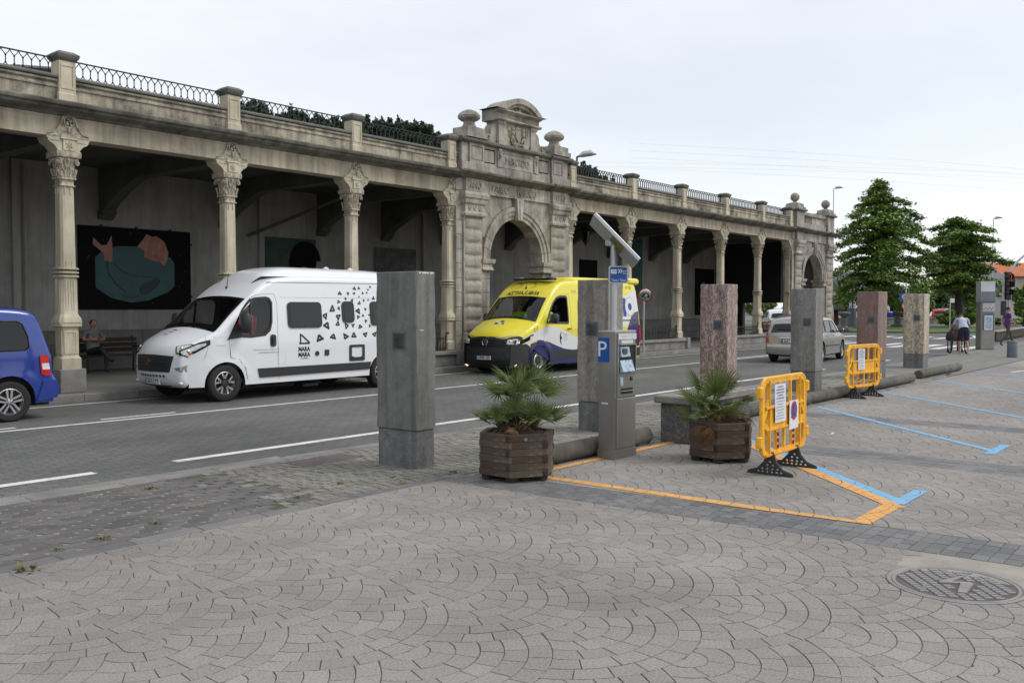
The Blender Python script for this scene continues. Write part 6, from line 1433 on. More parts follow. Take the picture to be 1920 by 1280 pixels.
    u = MB(); u.box(.3, -w0 + .1, .2, Lc - .2, w0 - .1, .28); arch_liner(u, B, ax[0]); arch_liner(u, B, ax[1]); u.box(1.2, -.68, .28, Lc - .3, .68, .55); seat(u, 2.0, -.38, .62); seat(u, 2.0, .38, .62); seat(u, 2.9, -.35, .62); seat(u, 2.9, .35, .62); u.box(.7, -.7, .5, 1.3, .7, .92); u.build('interior', 'interior', t, 0)
    for x in ax:
        for sg in (-1, 1): wheel(t, x, sg * (w0 - .10), .305, .19, sg, 6, 'alloy')
    return t
ea = R(186); ec = (28.35, 11.72)   # rear centre of the estate; it drives away to the right
small_car('silver estate car with roof rails driving away to the right', 'silver', (ec[0] - 4.25 * math.cos(ea), ec[1] - 4.25 * math.sin(ea), -.08), ea, group=None)

# ================================================================== MONOLITHS
MONO = [
    (6.75, 6.85, .30, .60, 2.10, .41, 'tallest-looking dark grey polished stone monolith with mossy plaque, nearest to the camera', marble('slate_marble', (.125, .126, .122), (.19, .19, .182), (.26, .26, .255), 3.5, bump=.06), .18),
    (10.42, 6.87, .40, .50, 2.10, .41, 'grey-brown veined stone monolith standing behind the ticket machine', marble('veined_marble', (.15, .138, .12), (.31, .285, .25), (.38, .36, .33), 9, .55, (.34, .33, .30)), .20),
    (14.14, 6.93, .42, .50, 2.11, .42, 'reddish pink speckled stone monolith behind the potted palm and stone bench', marble('red_marble', (.16, .10, .085), (.26, .17, .145), (.42, .38, .34), 10, .95, (.42, .34, .30)), .16),
    (18.14, 6.95, .45, .52, 2.10, .41, 'plain grey stone monolith in front of the silver estate car', marble('grey_marble', (.14, .138, .132), (.22, .215, .20), (.30, .30, .29), 11, .5, (.33, .33, .31)), .14),
    (22.35, 7.05, .75, .50, 2.10, .42, 'dull red stone monolith behind the smaller barrier', marble('brick_red_marble', (.17, .095, .08), (.235, .15, .13), (.32, .22, .20), 4.5, .3, (.38, .30, .27)), .12),
    (27.1, 7.30, .62, .55, 2.10, .40, 'beige mottled breccia monolith, last of the row, near the crossing', marble('breccia_marble', (.20, .145, .10), (.40, .33, .24), (.52, .48, .40), 16, 1., (.58, .52, .42)), .12)]
PL_M = marble('dark_plinth_marble', (.10, .105, .108), (.175, .178, .175), (.42, .42, .41), 8, bump=.35)
for x, y, wx, wy, h, pl, lab, mt, chip in MONO:
    t = thing('stone_monolith', lab, 'monolith', (x, y, 0), R(2), 'stone monoliths along the walk')
    q = MB(); q.cbox(.012, .012, -.01, wx - .012, wy - .012, pl - .006, .006); q.build('plinth', PL_M, t, 30)
    q = MB(); RG = []; nz = 16
    for k in range(nz + 1): zz = pl + (h - pl) * k / nz; e = .007 if k in (0, nz) else 0; c_ = random.choice((.004, .006, .008, .016)); RG.append((zz, wx / 2 - e + random.uniform(-.0015, .0015), wy / 2 - e + random.uniform(-.0015, .0015), c_, wx / 2, wy / 2)); 
    RG.insert(1, (pl + .008, wx / 2, wy / 2, .006, wx / 2, wy / 2)); RG.insert(-1, (h - .009, wx / 2, wy / 2, .01, wx / 2, wy / 2)); q.rings(RG); b = q.build('slab', mt, t, 30)
    q = MB(); pz = 1.42 if x > 7 else 1.36; a = .10 if x < 11 else .085; yy = wy * (.42 if x < 7 else .52 if x < 11 else .34)
    q.box(-.006, yy - a, pz - a, .0, yy + a, pz + a); q.build('plaque_frame', 'panelblue' if x > 7 else 'coping', b, 0)
    q = MB(); q.cbox(-.010, yy - a + .018, pz - a + .018, -.004, yy + a - .018, pz + a - .018, .003); q.build('plaque', M('verdigris_plaque', (.10, .125, .115), .4, (.05, .055, .05), vs=9, metal=.4), b, 0)
    if x < 7:                                     # white chips along the top edge and a scratch
        q = MB()
        for k in range(16): xx = .03 + k * (wx - .05) / 16 + random.uniform(-.01, .01); s = random.uniform(.006, .02); q.add([(xx, -.002, h - .012), (xx + s * 1.4, -.002, h - .010), (xx + s, -.0025, h - .012 - s * .9)], [(0, 1, 2)])
        for k in range(7): xx = .03 + k * .012; q.add([(xx, -.002, 1.475 + .004 * math.sin(k)), (xx + .014, -.002, 1.475 + .004 * math.sin(k + 1)), (xx + .013, -.0022, 1.484)], [(0, 1, 2)])
        stuff(q.build('chipped_edge', 'signwhite', b, 0))

# ================================================================== TICKET MACHINE with solar panel
tm = thing('ticket_machine', 'steel parking ticket machine with blue P plate, pole and tilted solar panel', 'ticket machine', (8.62, 5.60, 0), R(-1.5))
# local: front face along x at y = 0 (0 .. .49), depth towards +y
q = MB(); w, d, c = .455, .21, .075
pl = [(c * .35, 0), (w - .03, 0), (w, .03), (w, d), (.03, d), (0, d - .03), (0, c * .8)]
pl = [(.02, 0), (w - .02, 0), (w, .02), (w, d), (0, d), (0, .06)]
q.prism([(a, b) for a, b in pl], .10, 1.44, 'z'); body = q.build('cabinet', 'steel', tm, 20)
q = MB(); q.prism([(a + (a - w / 2) * .07, b + (b - d / 2) * .08) for a, b in pl], 0, .10, 'z'); q.build('base', 'steel', tm, 20)
q = MB(); q.prism([(a + (a - w / 2) * .03, b + (b - d / 2) * .03) for a, b in pl], 1.44, 1.455, 'z'); q.build('lid', 'steelpale', tm, 20)
q = MB(); q.cbox(.055, -.012, .70, w - .035, .002, 1.425, .004); fr = q.build('door_panel', 'steel', tm, 20)
q = MB(); q.cbox(.045, -.012, .12, w - .03, .002, .685, .004); q.build('lower_door', 'steel', tm, 20)
q = MB(); q.box(.09, -.014, .98, w - .06, -.0121, 1.29); q.build('recess', 'interior', fr, 0)
q = MB(); q.prism([(-.0125, .985), (-.06, .99), (-.014, 1.12), (-.0125, 1.12)], .10, .34, 'x'); q.prism([(-.0125, 1.15), (-.035, 1.16), (-.0125, 1.28)], .10, .28, 'x'); q.build('console', 'bluelabel', fr, 0)
q = MB(); q.box(.13, -.040, 1.19, .21, -.02, 1.25); q.build('display', 'greenlcd', fr, 0)
q = MB(); q.box(.085, -.03, 1.29, w - .055, -.012, 1.305); q.box(w - .06, -.03, .97, w - .045, -.012, 1.305); q.box(.075, -.03, .965, w - .05, -.012, .975); q.build('recess_frame', 'steel', fr, 0)
for x0, z0, x1, z1 in ((.07, 1.355, .13, 1.42), (.14, 1.355, .21, 1.385), (.14, 1.39, .21, 1.42), (.22, 1.355, .35, 1.42), (.36, 1.355, .43, 1.42), (.13, 1.31, .36, 1.345)):
    p = MB(); p.box(x0, -.0145, z0, x1, -.0122, z1); o = p.build('notice', 'signwhite', fr, 0); L_ = MB()
    for k in range(2 if z1 - z0 < .04 else 4): zz = z0 + (z1 - z0) * (k + .6) / (2 if z1 - z0 < .04 else 4); L_.box(x0 + .008, -.0150, zz - .003, x1 - .008 - .01 * (k % 2), -.0146, zz + .001)
    stuff(L_.build('small_print', 'signblue' if x0 < .1 else 'inkgrey', o, 0))
q = MB(); q.box(.10, -.018, .83, .155, -.012, .93); q.build('card_reader', 'bluelabel', fr, 0)
q = MB(); q.cbox(.31, -.022, .88, .35, -.012, .93, .004); q.build('coin_slot', 'darkmetal', fr, 30); q = MB(); q.lathe([(.012, 0), (.012, .02), (.001, .02)], 10, 0, Tm(.33, -.02, .91, R(90))); q.build('lock', 'chrome', fr, 30)
q = MB(); q.box(.12, -.0145, .735, .36, -.0122, .80); sl = q.build('ticket_tray', 'interior', fr, 0); q = MB(); q.box(.12, -.03, .765, .36, -.0146, .772); q.build('tray_flap', 'steelpale', sl, 0)
q = MB(); q.box(-.004, .065, 1.10, -.001, .222, 1.375); sg = q.build('parking_sign', 'signblue', tm, 0)
v, f = text_tris('P', .25, .115); q = MB(); q.add([(-.0055, .155 - a, 1.25 + b) for a, b in v], f); q.build('lettering', 'signwhite', sg, 0)
q = MB(); q.box(-.003, .08, .625, -.001, .17, .64); q.build('white_strip', 'signwhite', tm, 0)
q = MB(); q.lathe([(.036, 1.45), (.036, 2.50), (.001, 2.50)], 20, 0, Tm(.17, .13), caps=False); q.build('pole', 'steelpale', tm, 30)
# ticket sign on the pole, facing the camera
q = MB(); T = Tm(.19, .08, 2.09, 0, 0, R(-35)); q.prism(rrect(-.115, -.10, .115, .10, .026), -.012, .012, 'y', 0, T); sg = q.build('sign_plate', 'steelpale', tm, 20)
q = MB(); q.prism(rrect(-.102, -.087, .102, .087, .02), -.0145, -.012, 'y', 0, T); q.build('sign_face', 'signblue', sg, 20)
q = MB(); v, f = text_tris('Tiketa / Ticket', .042, .175); q.add([T @ Vector((a, -.016, b - .062)) for a, b in v], f)
q.box(-.095, -.0165, .012, -.025, -.015, .06, 0, T)
for k in range(2): ar = MB(); ar.prism([(-.012 + k * .028, .065), (.002 + k * .028, .065), (.018 + k * .028, .042), (.002 + k * .028, .02), (-.012 + k * .028, .02), (.004 + k * .028, .042)], -.0165, -.015, 'y', 0, T); ar.build('arrow', 'signwhite', sg, 0)
q.tube([T @ Vector(p) for p in ((.05, -.016, .03), (.063, -.016, .05), (.082, -.016, .036), (.095, -.016, .052))], .004, 4); q.box(.05, -.0165, .012, .095, -.015, .018, 0, T); q.build('lettering', 'signwhite', sg, 0)
q = MB(); v, f = text_tris('OTA', .03, .055); q.add([T @ Vector((a - .06, -.0172, b + .036)) for a, b in v], f); q.build('lettering', 'signblue', sg, 0)
# solar panel: tilted, its back towards the camera
q = MB(); T = Tm(.17, .17, 2.52, R(-9), R(46), R(-56)) 
q.cbox(-.30, -.27, -.024, .42, .27, .024, .008, 0, T); sp = q.build('solar_panel', 'steelpale', tm, 20)
q = MB(); q.box(-.28, -.25, .024, .40, .25, .028, 0, T); q.build('solar_cells', 'solar', sp, 0)
q = MB(); q.box(.02, -.22, -.045, .20, .2, -.024, 0, T); q.build('junction_plate', 'weed', sp, 0)
q = MB(); q.cbox(.12, .12, 2.42, .22, .22, 2.49, .01); q.build('bracket', 'steelpale', sp, 20)

# ================================================================== PALMS IN TIMBER PLANTERS
def planter(x, y, z0, Rr, a0, levels, h, label, lab_extra=None):
    t = thing('timber_planter', label, 'planter', (x, y, z0), 0, 'hexagonal timber planters'); lh = h / levels
    for L_ in range(levels):
        for k in range(6):
            a, b = R(a0 + 60 * k), R(a0 + 60 * (k + 1)); p0 = Vector((Rr * math.cos(a), Rr * math.sin(a))); p1 = Vector((Rr * math.cos(b), Rr * math.sin(b)))
            m_ = (p0 + p1) / 2; d = (p1 - p0); ln = d.length; ang = math.atan2(d.y, d.x); ov = .010 if (k + L_) % 2 else -.006
            q = MB(); q.cbox(-ln / 2 + .004 - (ov if ov > 0 else 0), -.03, .001, ln / 2 - .004 + (ov if ov > 0 else 0), .03, lh - .0015, .003, 0)
            s = (Rr * math.cos(PI / 6) - .03) / (Rr * math.cos(PI / 6)); o = q.build('plank', 'wood', t, 30, (m_.x * s, m_.y * s, .05 + L_ * lh + random.uniform(-.001, .001)), ang + random.uniform(-.01, .01))
            if k % 2 == L_ % 2: q = MB(); q.box(ln / 2 - .055, -.036, .006, ln / 2 - .004, -.0302, lh - .006); q.build('end_grain', 'woodend', o, 0) 
    q = MB(); q.lathe([(Rr - .10, .0), (Rr - .10, h - .02), (Rr * .5, h), (.001, h + .01)], 6, 0, Tm(0, 0, .05, 0, 0, R(a0)), caps=False); q.build('soil', 'soil', t, 0)
    for k in range(6): a = R(a0 + 60 * k); q = MB(); q.cbox(-.05, -.05, 0, .05, .05, .055, .01); q.build('foot', 'woodend', t, 20, (Rr * .78 * math.cos(a), Rr * .78 * math.sin(a), 0))
    return t
pa = planter(7.15, 5.81, .002, .40, 39.4 + 180 - 10, 6, .42, 'hexagonal timber planter with a bushy green palm, left of the ticket machine')
pb = planter(9.45, 4.70, .002, .375, 39.4 - 14.5 + 180 - 3, 5, .39, 'hexagonal timber planter with a half-dry palm, in front of the stone bench')
q = MB(); q.lathe([(.018, 0), (.018, .004), (.001, .005)], 12, 0, Tm(-.235, -.30, .43, R(90), 0, R(-60))); q.build('maker_disc', 'benchtop', pa, 30)
def frond(n, L_, r, spread, droop, rnd, mat_dead=False):
    """fan leaf at the end of its stalk: stalk along +x then up, n pleated leaflets"""
    q = MB(); a_, b_ = q.mat('palmdead' if mat_dead else 'palm'), q.mat('palm' if not mat_dead else 'palmdead')
    tip = Vector((L_, 0, 0)); q.tube([(0, 0, 0), (L_ * .5, 0, L_ * .10), tip], [.007, .005, .004], 4, a_)
    for k in range(n):
        an = R(-spread + 2 * spread * k / (n - 1)); ll = r * (1 - .25 * abs(k / (n - 1) * 2 - 1) ** 2) * rnd.uniform(.88, 1.05); d = Vector((math.cos(an), math.sin(an), .12 + .1 * math.cos(an * 2))); s = Vector((-math.sin(an), math.cos(an), 0)); w0 = .0072
        P = []
        for j, (f_, wf) in enumerate(((0, .25), (.3, 1), (.62, .85), (1, .04))):
            c = tip + d * (ll * f_) + Vector((0, 0, -droop * (ll * f_) ** 2 * 2.2 + rnd.uniform(-.004, .004))); P += [c - s * w0 * wf + Vector((0, 0, .006 * wf)), c + Vector((0, 0, -.003)), c + s * w0 * wf + Vector((0, 0, .006 * wf))]
        q.add(P, [f for j in range(3) for f in ((3 * j, 3 * j + 1, 3 * j + 4, 3 * j + 3), (3 * j + 1, 3 * j + 2, 3 * j + 5, 3 * j + 4))], b_)
    return q.mesh('frond', None, 60, fix=False)
def palm(x, y, z, label, spec, trunk, seed):
    t = thing('fan_palm', label, 'palm', (x, y, z)); rnd = random.Random(seed)
    shapes = [frond(19, L_, r, sp, dr, rnd) for L_, r, sp, dr in ((.16, .25, 95, .12), (.20, .28, 105, .05), (.13, .22, 85, .2), (.22, .26, 90, .1))]; dead = frond(15, .14, .20, 80, 2.2, rnd, True)
    for (bx, by, bz, az, el, rl, sc, dd) in spec:
        me = dead if dd else rnd.choice(shapes); o = link('frond', me, t, (bx, by, bz)); o.rotation_euler = (R(rl), -R(el), R(az)); o.scale = (sc,) * 3
        if dd: o['label'] = 'dry brown drooping frond'
    for (bx, by, h, r) in trunk:
        q = MB(); n = 10; pts = [(bx + .01 * math.sin(k), by + .01 * math.cos(k * 2), -.02 + h * k / n) for k in range(n + 1)]; q.tube(pts, [r * (1 + .12 * (k % 2)) for k in range(n + 1)], 9)
        for k in range(60): a = rnd.uniform(0, 2 * PI); zz = rnd.uniform(0, h); p = Vector((bx + r * math.cos(a), by + r * math.sin(a), zz)); e = p + Vector((math.cos(a) * .05, math.sin(a) * .05, rnd.uniform(.0, .07))); q.tube([p, e], [.008, .002], 3)
        q.build('trunk', 'trunk', t, 40)
    return t
rnd = random.Random(11); sp = []
cr = Vector((math.sin(YAW), -math.cos(YAW))); cf = Vector((math.cos(YAW), math.sin(YAW)))
def clump(out, ux, h, n, el0, el1, sc0, sc1, fw=0., azr=(0, 360)):
    b = cr * ux + cf * fw
    for k in range(n): az = azr[0] + (azr[1] - azr[0]) * (k + rnd.uniform(-.3, .3)) / n; out.append((b.x + .02 * math.cos(R(az)), b.y + .02 * math.sin(R(az)), h + rnd.uniform(-.04, .04), az, rnd.uniform(el0, el1), rnd.uniform(-30, 30), rnd.uniform(sc0, sc1), False))
clump(sp, .02, .36, 10, 5, 40, 1.0, 1.2); clump(sp, -.17, .08, 9, 18, 65, .75, .98); clump(sp, .19, .08, 10, 12, 60, .8, 1.05); clump(sp, 0, .05, 7, 10, 60, .7, .9, -.08); clump(sp, .02, .30, 5, 60, 85, .75, .9)
for k in range(8): sp.append((rnd.uniform(-.2, .2), rnd.uniform(-.2, .2), .06, rnd.uniform(0, 360), rnd.uniform(-10, 25), rnd.uniform(-40, 40), .6, True))
palm(7.15, 5.81, .46, 'bushy multi-stemmed fan palm with a tall top tuft, in the left planter', sp, [(.02, .03, .30, .035), (-.12, .1, .16, .04), (.13, -.1, .14, .04)], 5)
sp = []; clump(sp, -.10, .18, 10, 10, 62, .9, 1.15); clump(sp, -.06, .20, 5, 45, 85, .8, 1.0); clump(sp, -.14, .04, 8, -5, 35, .8, 1.0, -.05); clump(sp, .10, .18, 3, 5, 25, .7, .8)
b = cr * -.16 + cf * -.2
for k in range(7): sp.append((b.x + rnd.uniform(-.03, .03), b.y + rnd.uniform(-.03, .03), .06, 220 + rnd.uniform(-50, 40), rnd.uniform(-65, -40), rnd.uniform(-40, 40), .85, True))
for k in range(14): sp.append((cr.x * .15 + rnd.uniform(-.1, .1), cr.y * .15 + rnd.uniform(-.1, .1), .05, rnd.uniform(0, 360), rnd.uniform(-5, 30), rnd.uniform(-60, 60), .62, True))
palm(9.45, 4.70, .42, 'fan palm leaning left with a skirt of dry brown fronds, in the right planter', sp, [(-.06, .06, .22, .045)], 8)

# ================================================================== STONE BENCH, RAILS, BOLLARD
t = thing('stone_bench', 'massive grey stone bench with overhanging slab, behind the right planter', 'bench', (10.18, 5.46, 0), R(0))
q = MB(); q.cbox(-.06, -.04, .50, 1.80, .52, .60, .018); q.build('bench_top', 'benchtop', t, 30)
q = MB(); q.cbox(.02, .02, 0, .46, .46, .495, .012); q.build('bench_block', 'granite', t, 30); q = MB(); q.cbox(.465, .02, 0, 1.72, .46, .495, .012); q.build('bench_block', 'granite', t, 30)
def rail(x0, x1, y, label):
    t = thing('concrete_rail', label, 'rail', (x0, y, 0), 0, 'round concrete parking rails'); n = max(1, round((x1 - x0) / 2.9)); w = (x1 - x0) / n
    for k in range(n):
        q = MB(); a, b = k * w + .004, (k + 1) * w - .004; r = .105; q.tube([(a, 0, r), (a + .006, 0, r), (a + .02, 0, r), (b - .02, 0, r), (b - .006, 0, r), (b, 0, r)], [r * .6, r * .88, r, r, r * .88, r * .6], 20); q.build('rail_section', 'logc', t, 50)
    for k in range(n + 1): q = MB(); xx = min(max(k * w, .2), x1 - x0 - .2); q.cbox(xx - .1, -.07, 0, xx + .1, .07, .05, .01); q.build('saddle', 'logc', t, 30)
rail(7.52, 9.97, 5.98, 'short round concrete rail behind the ticket machine')
rail(12.6, 22.0, 6.17, 'long round concrete rail running behind both barriers')
rail(23.1, 26.9, 6.33, 'far round concrete rail near the breccia monolith')
q = MB(); q.lathe([(.165, 0), (.165, .55), (.15, .575), (.001, .58)], 24); tag(q.build('bollard', 'panelblue', None, 40, (35.0, 6.55, 0)), 'short dark grey cylindrical bollard on the far forecourt', 'bollard')

# ================================================================== ORANGE BARRIERS
def barrier(x, y, rz, L_, label, sign2=True):
    t = thing('plastic_barrier', label, 'barrier', (x, y, 0), rz, 'orange plastic barriers'); th = .028; z0, z1 = .20, 1.0; h = L_ / 2
    out = rrect(-h, z0, h, z1, .12, 6); n1 = rrect(-h + .075, .80 - .16, -.17, z1 - .05, .05, 3)
    holes = []
    def H(pts): holes.append(pts[::-1])
    a = h - .06
    H([(-a, .62), (-a, .90), (-a + .05, .945), (-.36 * L_, .945), (-.36 * L_, .78)]); H([(a, .62), (a, .90), (a - .05, .945), (.36 * L_, .945), (.36 * L_, .78)])
    H(rrect(-.33 * L_, .70, -.13 * L_, .945, .02)); H(rrect(-.11 * L_, .70, .13 * L_, .945, .02)); H(rrect(.15 * L_, .70, .33 * L_, .945, .02))
    H([(-a, .56), (-.35 * L_, .70), (-.35 * L_, .50)]); H([(a, .56), (.35 * L_, .70), (.35 * L_, .50)])
    H([(-a, .50), (-.36 * L_, .42), (-.36 * L_, .25), (-a + .05, .25), (-a, .30)]); H([(a, .50), (.36 * L_, .42), (.36 * L_, .25), (a - .05, .25), (a, .30)])
    H(rrect(-.34 * L_, .25, -.19 * L_, .45, .02)); H(rrect(-.15 * L_, .25, -.01 * L_, .45, .02)); H(rrect(.02 * L_, .25, .16 * L_, .45, .02)); H(rrect(.20 * L_, .25, .34 * L_, .45, .02))
    q = MB(); q.prism(out, -th / 2, th / 2, 'y', holes=holes)
    rim = out + [out[0]]; q.tube([(p[0] * .985, 0, .6 + (p[1] - .6) * .985) for p in out], .021, 6, closed=True)
    for xx in (-.345 * L_, .345 * L_): q.box(xx - .008, -.026, .22, xx + .008, .026, .97)
    for zz in (.215, .475, .70): q.box(-h + .08, -.032, zz - .01, h - .08, .032, zz + .01)
    q.build('panel', 'orange', t, 30)
    for zz in (.36, .86):
        for s in (-1, 1): q = MB(); q.cbox(s * (h + .03) - .035, -.03, zz - .06, s * (h + .03) + .035, .03, zz + .06, .012); q.build('hinge', 'orange', t, 30)
    for xx in (-.17 * L_, .18 * L_):
        for k in range(3): q = MB(); q.box(xx - .008, -.034, .26 + k * .065, xx + .008, -.0165, .30 + k * .065); q.build('reflector_strip', 'redlamp', t, 0)
    ft = MB(); o_ = [(-.24, 0), (.24, 0), (.235, .02), (.13, .055), (.06, .13), (.035, .21), (.03, .235), (-.03, .235), (-.035, .21), (-.06, .13), (-.13, .055), (-.235, .02)]
    hs = [rrect(a - .019, b - .011, a + .019, b + .011, .01, 2)[::-1] for a, b in ((-.12, .03), (-.07, .03), (-.02, .03), (.03, .03), (.08, .03), (.125, .03), (-.08, .062), (-.025, .062), (.03, .062), (.085, .062), (-.03, .10), (.03, .10), (0, .135))]
    ft.prism([(a, b) for a, b in o_], -.022, .022, 'x', holes=hs); ft.tube([(0, a, b) for a, b in o_[1:6]], .014, 5); ft.tube([(0, a, b) for a, b in o_[8:]] + [(0, -.24, .005)], .014, 5); fm = ft.mesh('foot', 'black', 30)
    for xx in (-.29 * L_, .27 * L_): link('foot', fm, t, (xx, 0, 0))
    def notice(cx, cz, w, h_, y, lines, name='notice', sk=0):
        p = MB(); p.add([(cx - w / 2 + sk, y, cz - h_ / 2), (cx + w / 2 + sk * .6, y - .004, cz - h_ / 2 + .01), (cx + w / 2, y - .002, cz + h_ / 2), (cx - w / 2, y, cz + h_ / 2)], [(0, 1, 2, 3)]); o = p.build(name, 'paper', t, 0); g = MB()
        for k in range(lines):
            zz = cz + h_ / 2 - (k + 1) * h_ / (lines + 1.5); s = (.36 if k % 3 else .26) * w
            xx = -s
            while xx < s: ww = random.uniform(.012, .03); g.box(cx + xx, y - .0055, zz - .005, min(cx + xx + ww, cx + s), y - .0045, zz + (.007 if k < 5 else .001)); xx += ww + .006
        stuff(g.build('printed_lines', 'inkgrey', o, 0)); return o
    notice(-.16 * L_ if sign2 else -.12 * L_, .73, .27 if sign2 else .25, .40, -.036, 12, sk=.02 if sign2 else 0)
    if sign2:
        o = notice(.17, .58, .23, .31, -.040, 2, 'no_parking_notice')
        for z_ in (0,):
            v = [(.17 + .075 * math.cos(a), -.046, .625 + .10 * math.sin(a)) for a in [k * PI / 12 for k in range(24)]]; p = MB(); p.add(v, [tuple(range(24))]); p.build('red_ring', 'signred', o, 0)
            v = [(.17 + .055 * math.cos(a), -.0475, .625 + .075 * math.sin(a)) for a in [k * PI / 12 for k in range(24)]]; p = MB(); p.add(v, [tuple(range(24))]); p.build('blue_disc', 'signblue', o, 0)
            p = MB(); p.add([(.17 - .045, -.049, .625 + .05), (.17 - .035, -.049, .625 + .06), (.17 + .045, -.049, .625 - .05), (.17 + .035, -.049, .625 - .06)], [(0, 1, 2, 3)]); p.build('red_bar', 'signred', o, 0)
    return t
barrier(9.21, 3.86, R(0), 1.14, 'larger orange plastic barrier with a no-parking notice, beside the right planter')
barrier(17.75, 5.86, R(-9), 1.24, 'smaller-looking orange plastic barrier with one paper notice, by the far concrete rail', False)

# ================================================================== FAR TICKET PILLAR
t = thing('ticket_pillar', 'tall pale metal ticket pillar with sloping hood and a framed notice, behind the pedestrians', 'ticket machine', (40.9, 8.55, 0), R(-47))
q = MB(); q.cbox(-.30, 0, 0, .30, .40, 1.96, .03); q.build('cabinet', 'steel', t, 20)
q = MB(); q.prism([(-.06, 1.95), (.40, 1.95), (.40, 2.78), (.05, 2.78), (.04, 2.36)], -.30, .30, 'x'); q.build('hood', 'steelpale', t, 20); q = MB(); q.prism([(-.075, 1.95), (-.06, 1.94), (.03, 2.35), (.015, 2.36)], -.28, .28, 'x'); q.build('hood_panel', 'panelblue', t, 0)
q = MB(); q.box(-.24, -.012, .78, .24, 0, 1.50); q.build('recess', 'panelblue', t, 0); q = MB(); q.prism(rrect(-.17, .80, .17, 1.38, .01), -.03, -.012, 'y', holes=[rrect(-.14, .84, .14, 1.34, .01)[::-1]]); q.build('notice_frame', 'signwhite', t, 0); q = MB(); q.box(-.14, -.02, .84, .14, -.013, 1.34); q.build('notice', 'bluelabel', t, 0)
for k in range(6): q = MB(); q.box(-.22 + k * .075, -.03, 1.62 + .06 * (k % 2), -.18 + k * .075, -.0, 1.66 + .06 * (k % 2)); q.build('button', 'ink', t, 0)
q = MB(); q.box(-.25, -.02, 1.56, .25, 0, 1.88); q.build('control_panel', 'steelpale', t, 0)

# ================================================================== GALLERY FURNITURE, MURALS, LANTERNS, TRAFFIC MIRROR
def park_bench(x, y, label, mat, slat='wood', back=True, w=1.8):
    t = thing('park_bench', label, 'bench', (x, y, .05))
    for k in range(4): q = MB(); q.cbox(-w / 2, -.45 + k * .11, .42, w / 2, -.36 + k * .11, .45, .006); q.build('slat', mat, t, 20)
    for k in range(3): q = MB(); q.cbox(-w / 2, .02 + k * .03, .52 + k * .13, w / 2, .045 + k * .03, .62 + k * .13, .006); q.build('slat', mat, t, 20)
    for s in (-1, 1): q = MB(); x_ = s * (w / 2 - .12); q.tube([(x_, -.46, 0), (x_, -.44, .40), (x_, 0, .43), (x_, .10, .92)], .025, 5); q.tube([(x_, .05, 0), (x_, 0, .43)], .025, 5); q.tube([(x_, -.42, .40), (x_, -.46, .60), (x_, -.30, .66), (x_, .03, .64)], .018, 5); q.build('leg', 'iron', t, 30)
    return t
park_bench(11.55, 23.1, 'dark slatted bench with the seated man, under the whale mural', 'woodend', w=1.7)
park_bench(31.0, 22.6, 'red slatted bench behind the fence, right of the ambulance', 'redbench', w=2.2)
park_bench(47.6, 21.0, 'red slatted bench deep in the gallery by the end wall', 'redbench')
def mural(x0, z0, x1, z1, label, bg):
    t = thing('mural_panel', label, 'mural', ((x0 + x1) / 2, 23.99, (z0 + z1) / 2)); w, h = (x1 - x0) / 2, (z1 - z0) / 2
    q = MB(); q.cbox(-w, -.05, -h, w, 0, h, .008); q.build('board', bg, t, 0); return t, w, h
def flat(t, pts, y, mat, name):
    q = MB(); q.prism(pts, y - .002, y + .001, 'y'); return q.build(name, mat, t, 0)
t, w, h = mural(11.25, 1.66, 14.49, 3.88, 'black mural board with a whale in a teal pool and a pink sail', 'murblack')
pool = [(-1.18, .28), (-.9, .52), (-.55, .60), (.1, .62), (.60, .42), (.98, .36), (1.10, .20), (1.10, -.45), (.9, -.62), (.3, -.86), (-.2, -.92), (-.75, -.80), (-1.18, -.52)]
flat(t, [(x, z) for x, z in pool], -.052, 'murteal', 'painted_pool')
flat(t, [(-.92, .20), (-.72, .18), (-.70, .5), (-.72, .88), (-.86, .62), (-1.0, .60), (-1.22, .80), (-1.24, .62), (-1.05, .48), (-.95, .40)], -.055, 'murpink', 'painted_tail')
flat(t, [(.0, .62), (.15, .80), (.28, .98), (.45, .90), (.55, .94), (.80, .80), (.92, .50), (.90, .30), (.78, .12), (.66, .22), (.45, .24), (.18, .34), (.22, .50)], -.055, 'murpink', 'painted_sail')
for k in range(7): q = MB(); q.tube([(.30 + k * .09, -.058, .86 - k * .02), (.22 + k * .1, -.058, .36 - k * .01)], .008, 3); q.build('brush_stroke', 'redc' if k % 2 else 'ochre', t, 0)
flat(t, [(.02, -.60), (.12, -.42), (.40, -.28), (.62, -.22), (.66, -.34), (.55, -.50), (.30, -.66), (.12, -.74)], -.055, 'murdark', 'painted_head')
q = MB(); q.tube([(-.86, -.058, .2), (-.82, -.058, -.15), (-.6, -.058, -.45), (-.35, -.058, -.62), (-.45, -.058, -.74), (-.15, -.058, -.80), (.05, -.058, -.70)], .018, 4); q.tube([(-.66, -.058, .12), (-.4, -.058, -.1), (0, -.058, -.20), (.35, -.058, -.20), (.62, -.058, -.22)], .010, 4); q.build('whale_outline', 'murdark', t, 0)
for k in range(14): a = random.uniform(0, 6.28); x, z = 1.42 * math.cos(a), .98 * math.sin(a); q = MB(); q.box(x - .01, -.056, z - .01, x + .01, -.05, z + .01); q.build('painted_star', 'murgrey', t, 0)
for x, z in ((-1.0, 1.12), (0, 1.12), (1.0, 1.12), (1.63, .75), (1.63, -.75)): q = MB(); q.cbox(x - .03, -.06, z - .03, x + .03, -.0, z + .03, .005); q.build('fixing', 'iron', t, 0)
t, w, h = mural(17.05, 1.3, 19.02, 3.92, 'dark green mural board with a portrait of a person in a black beret', 'murgreen')
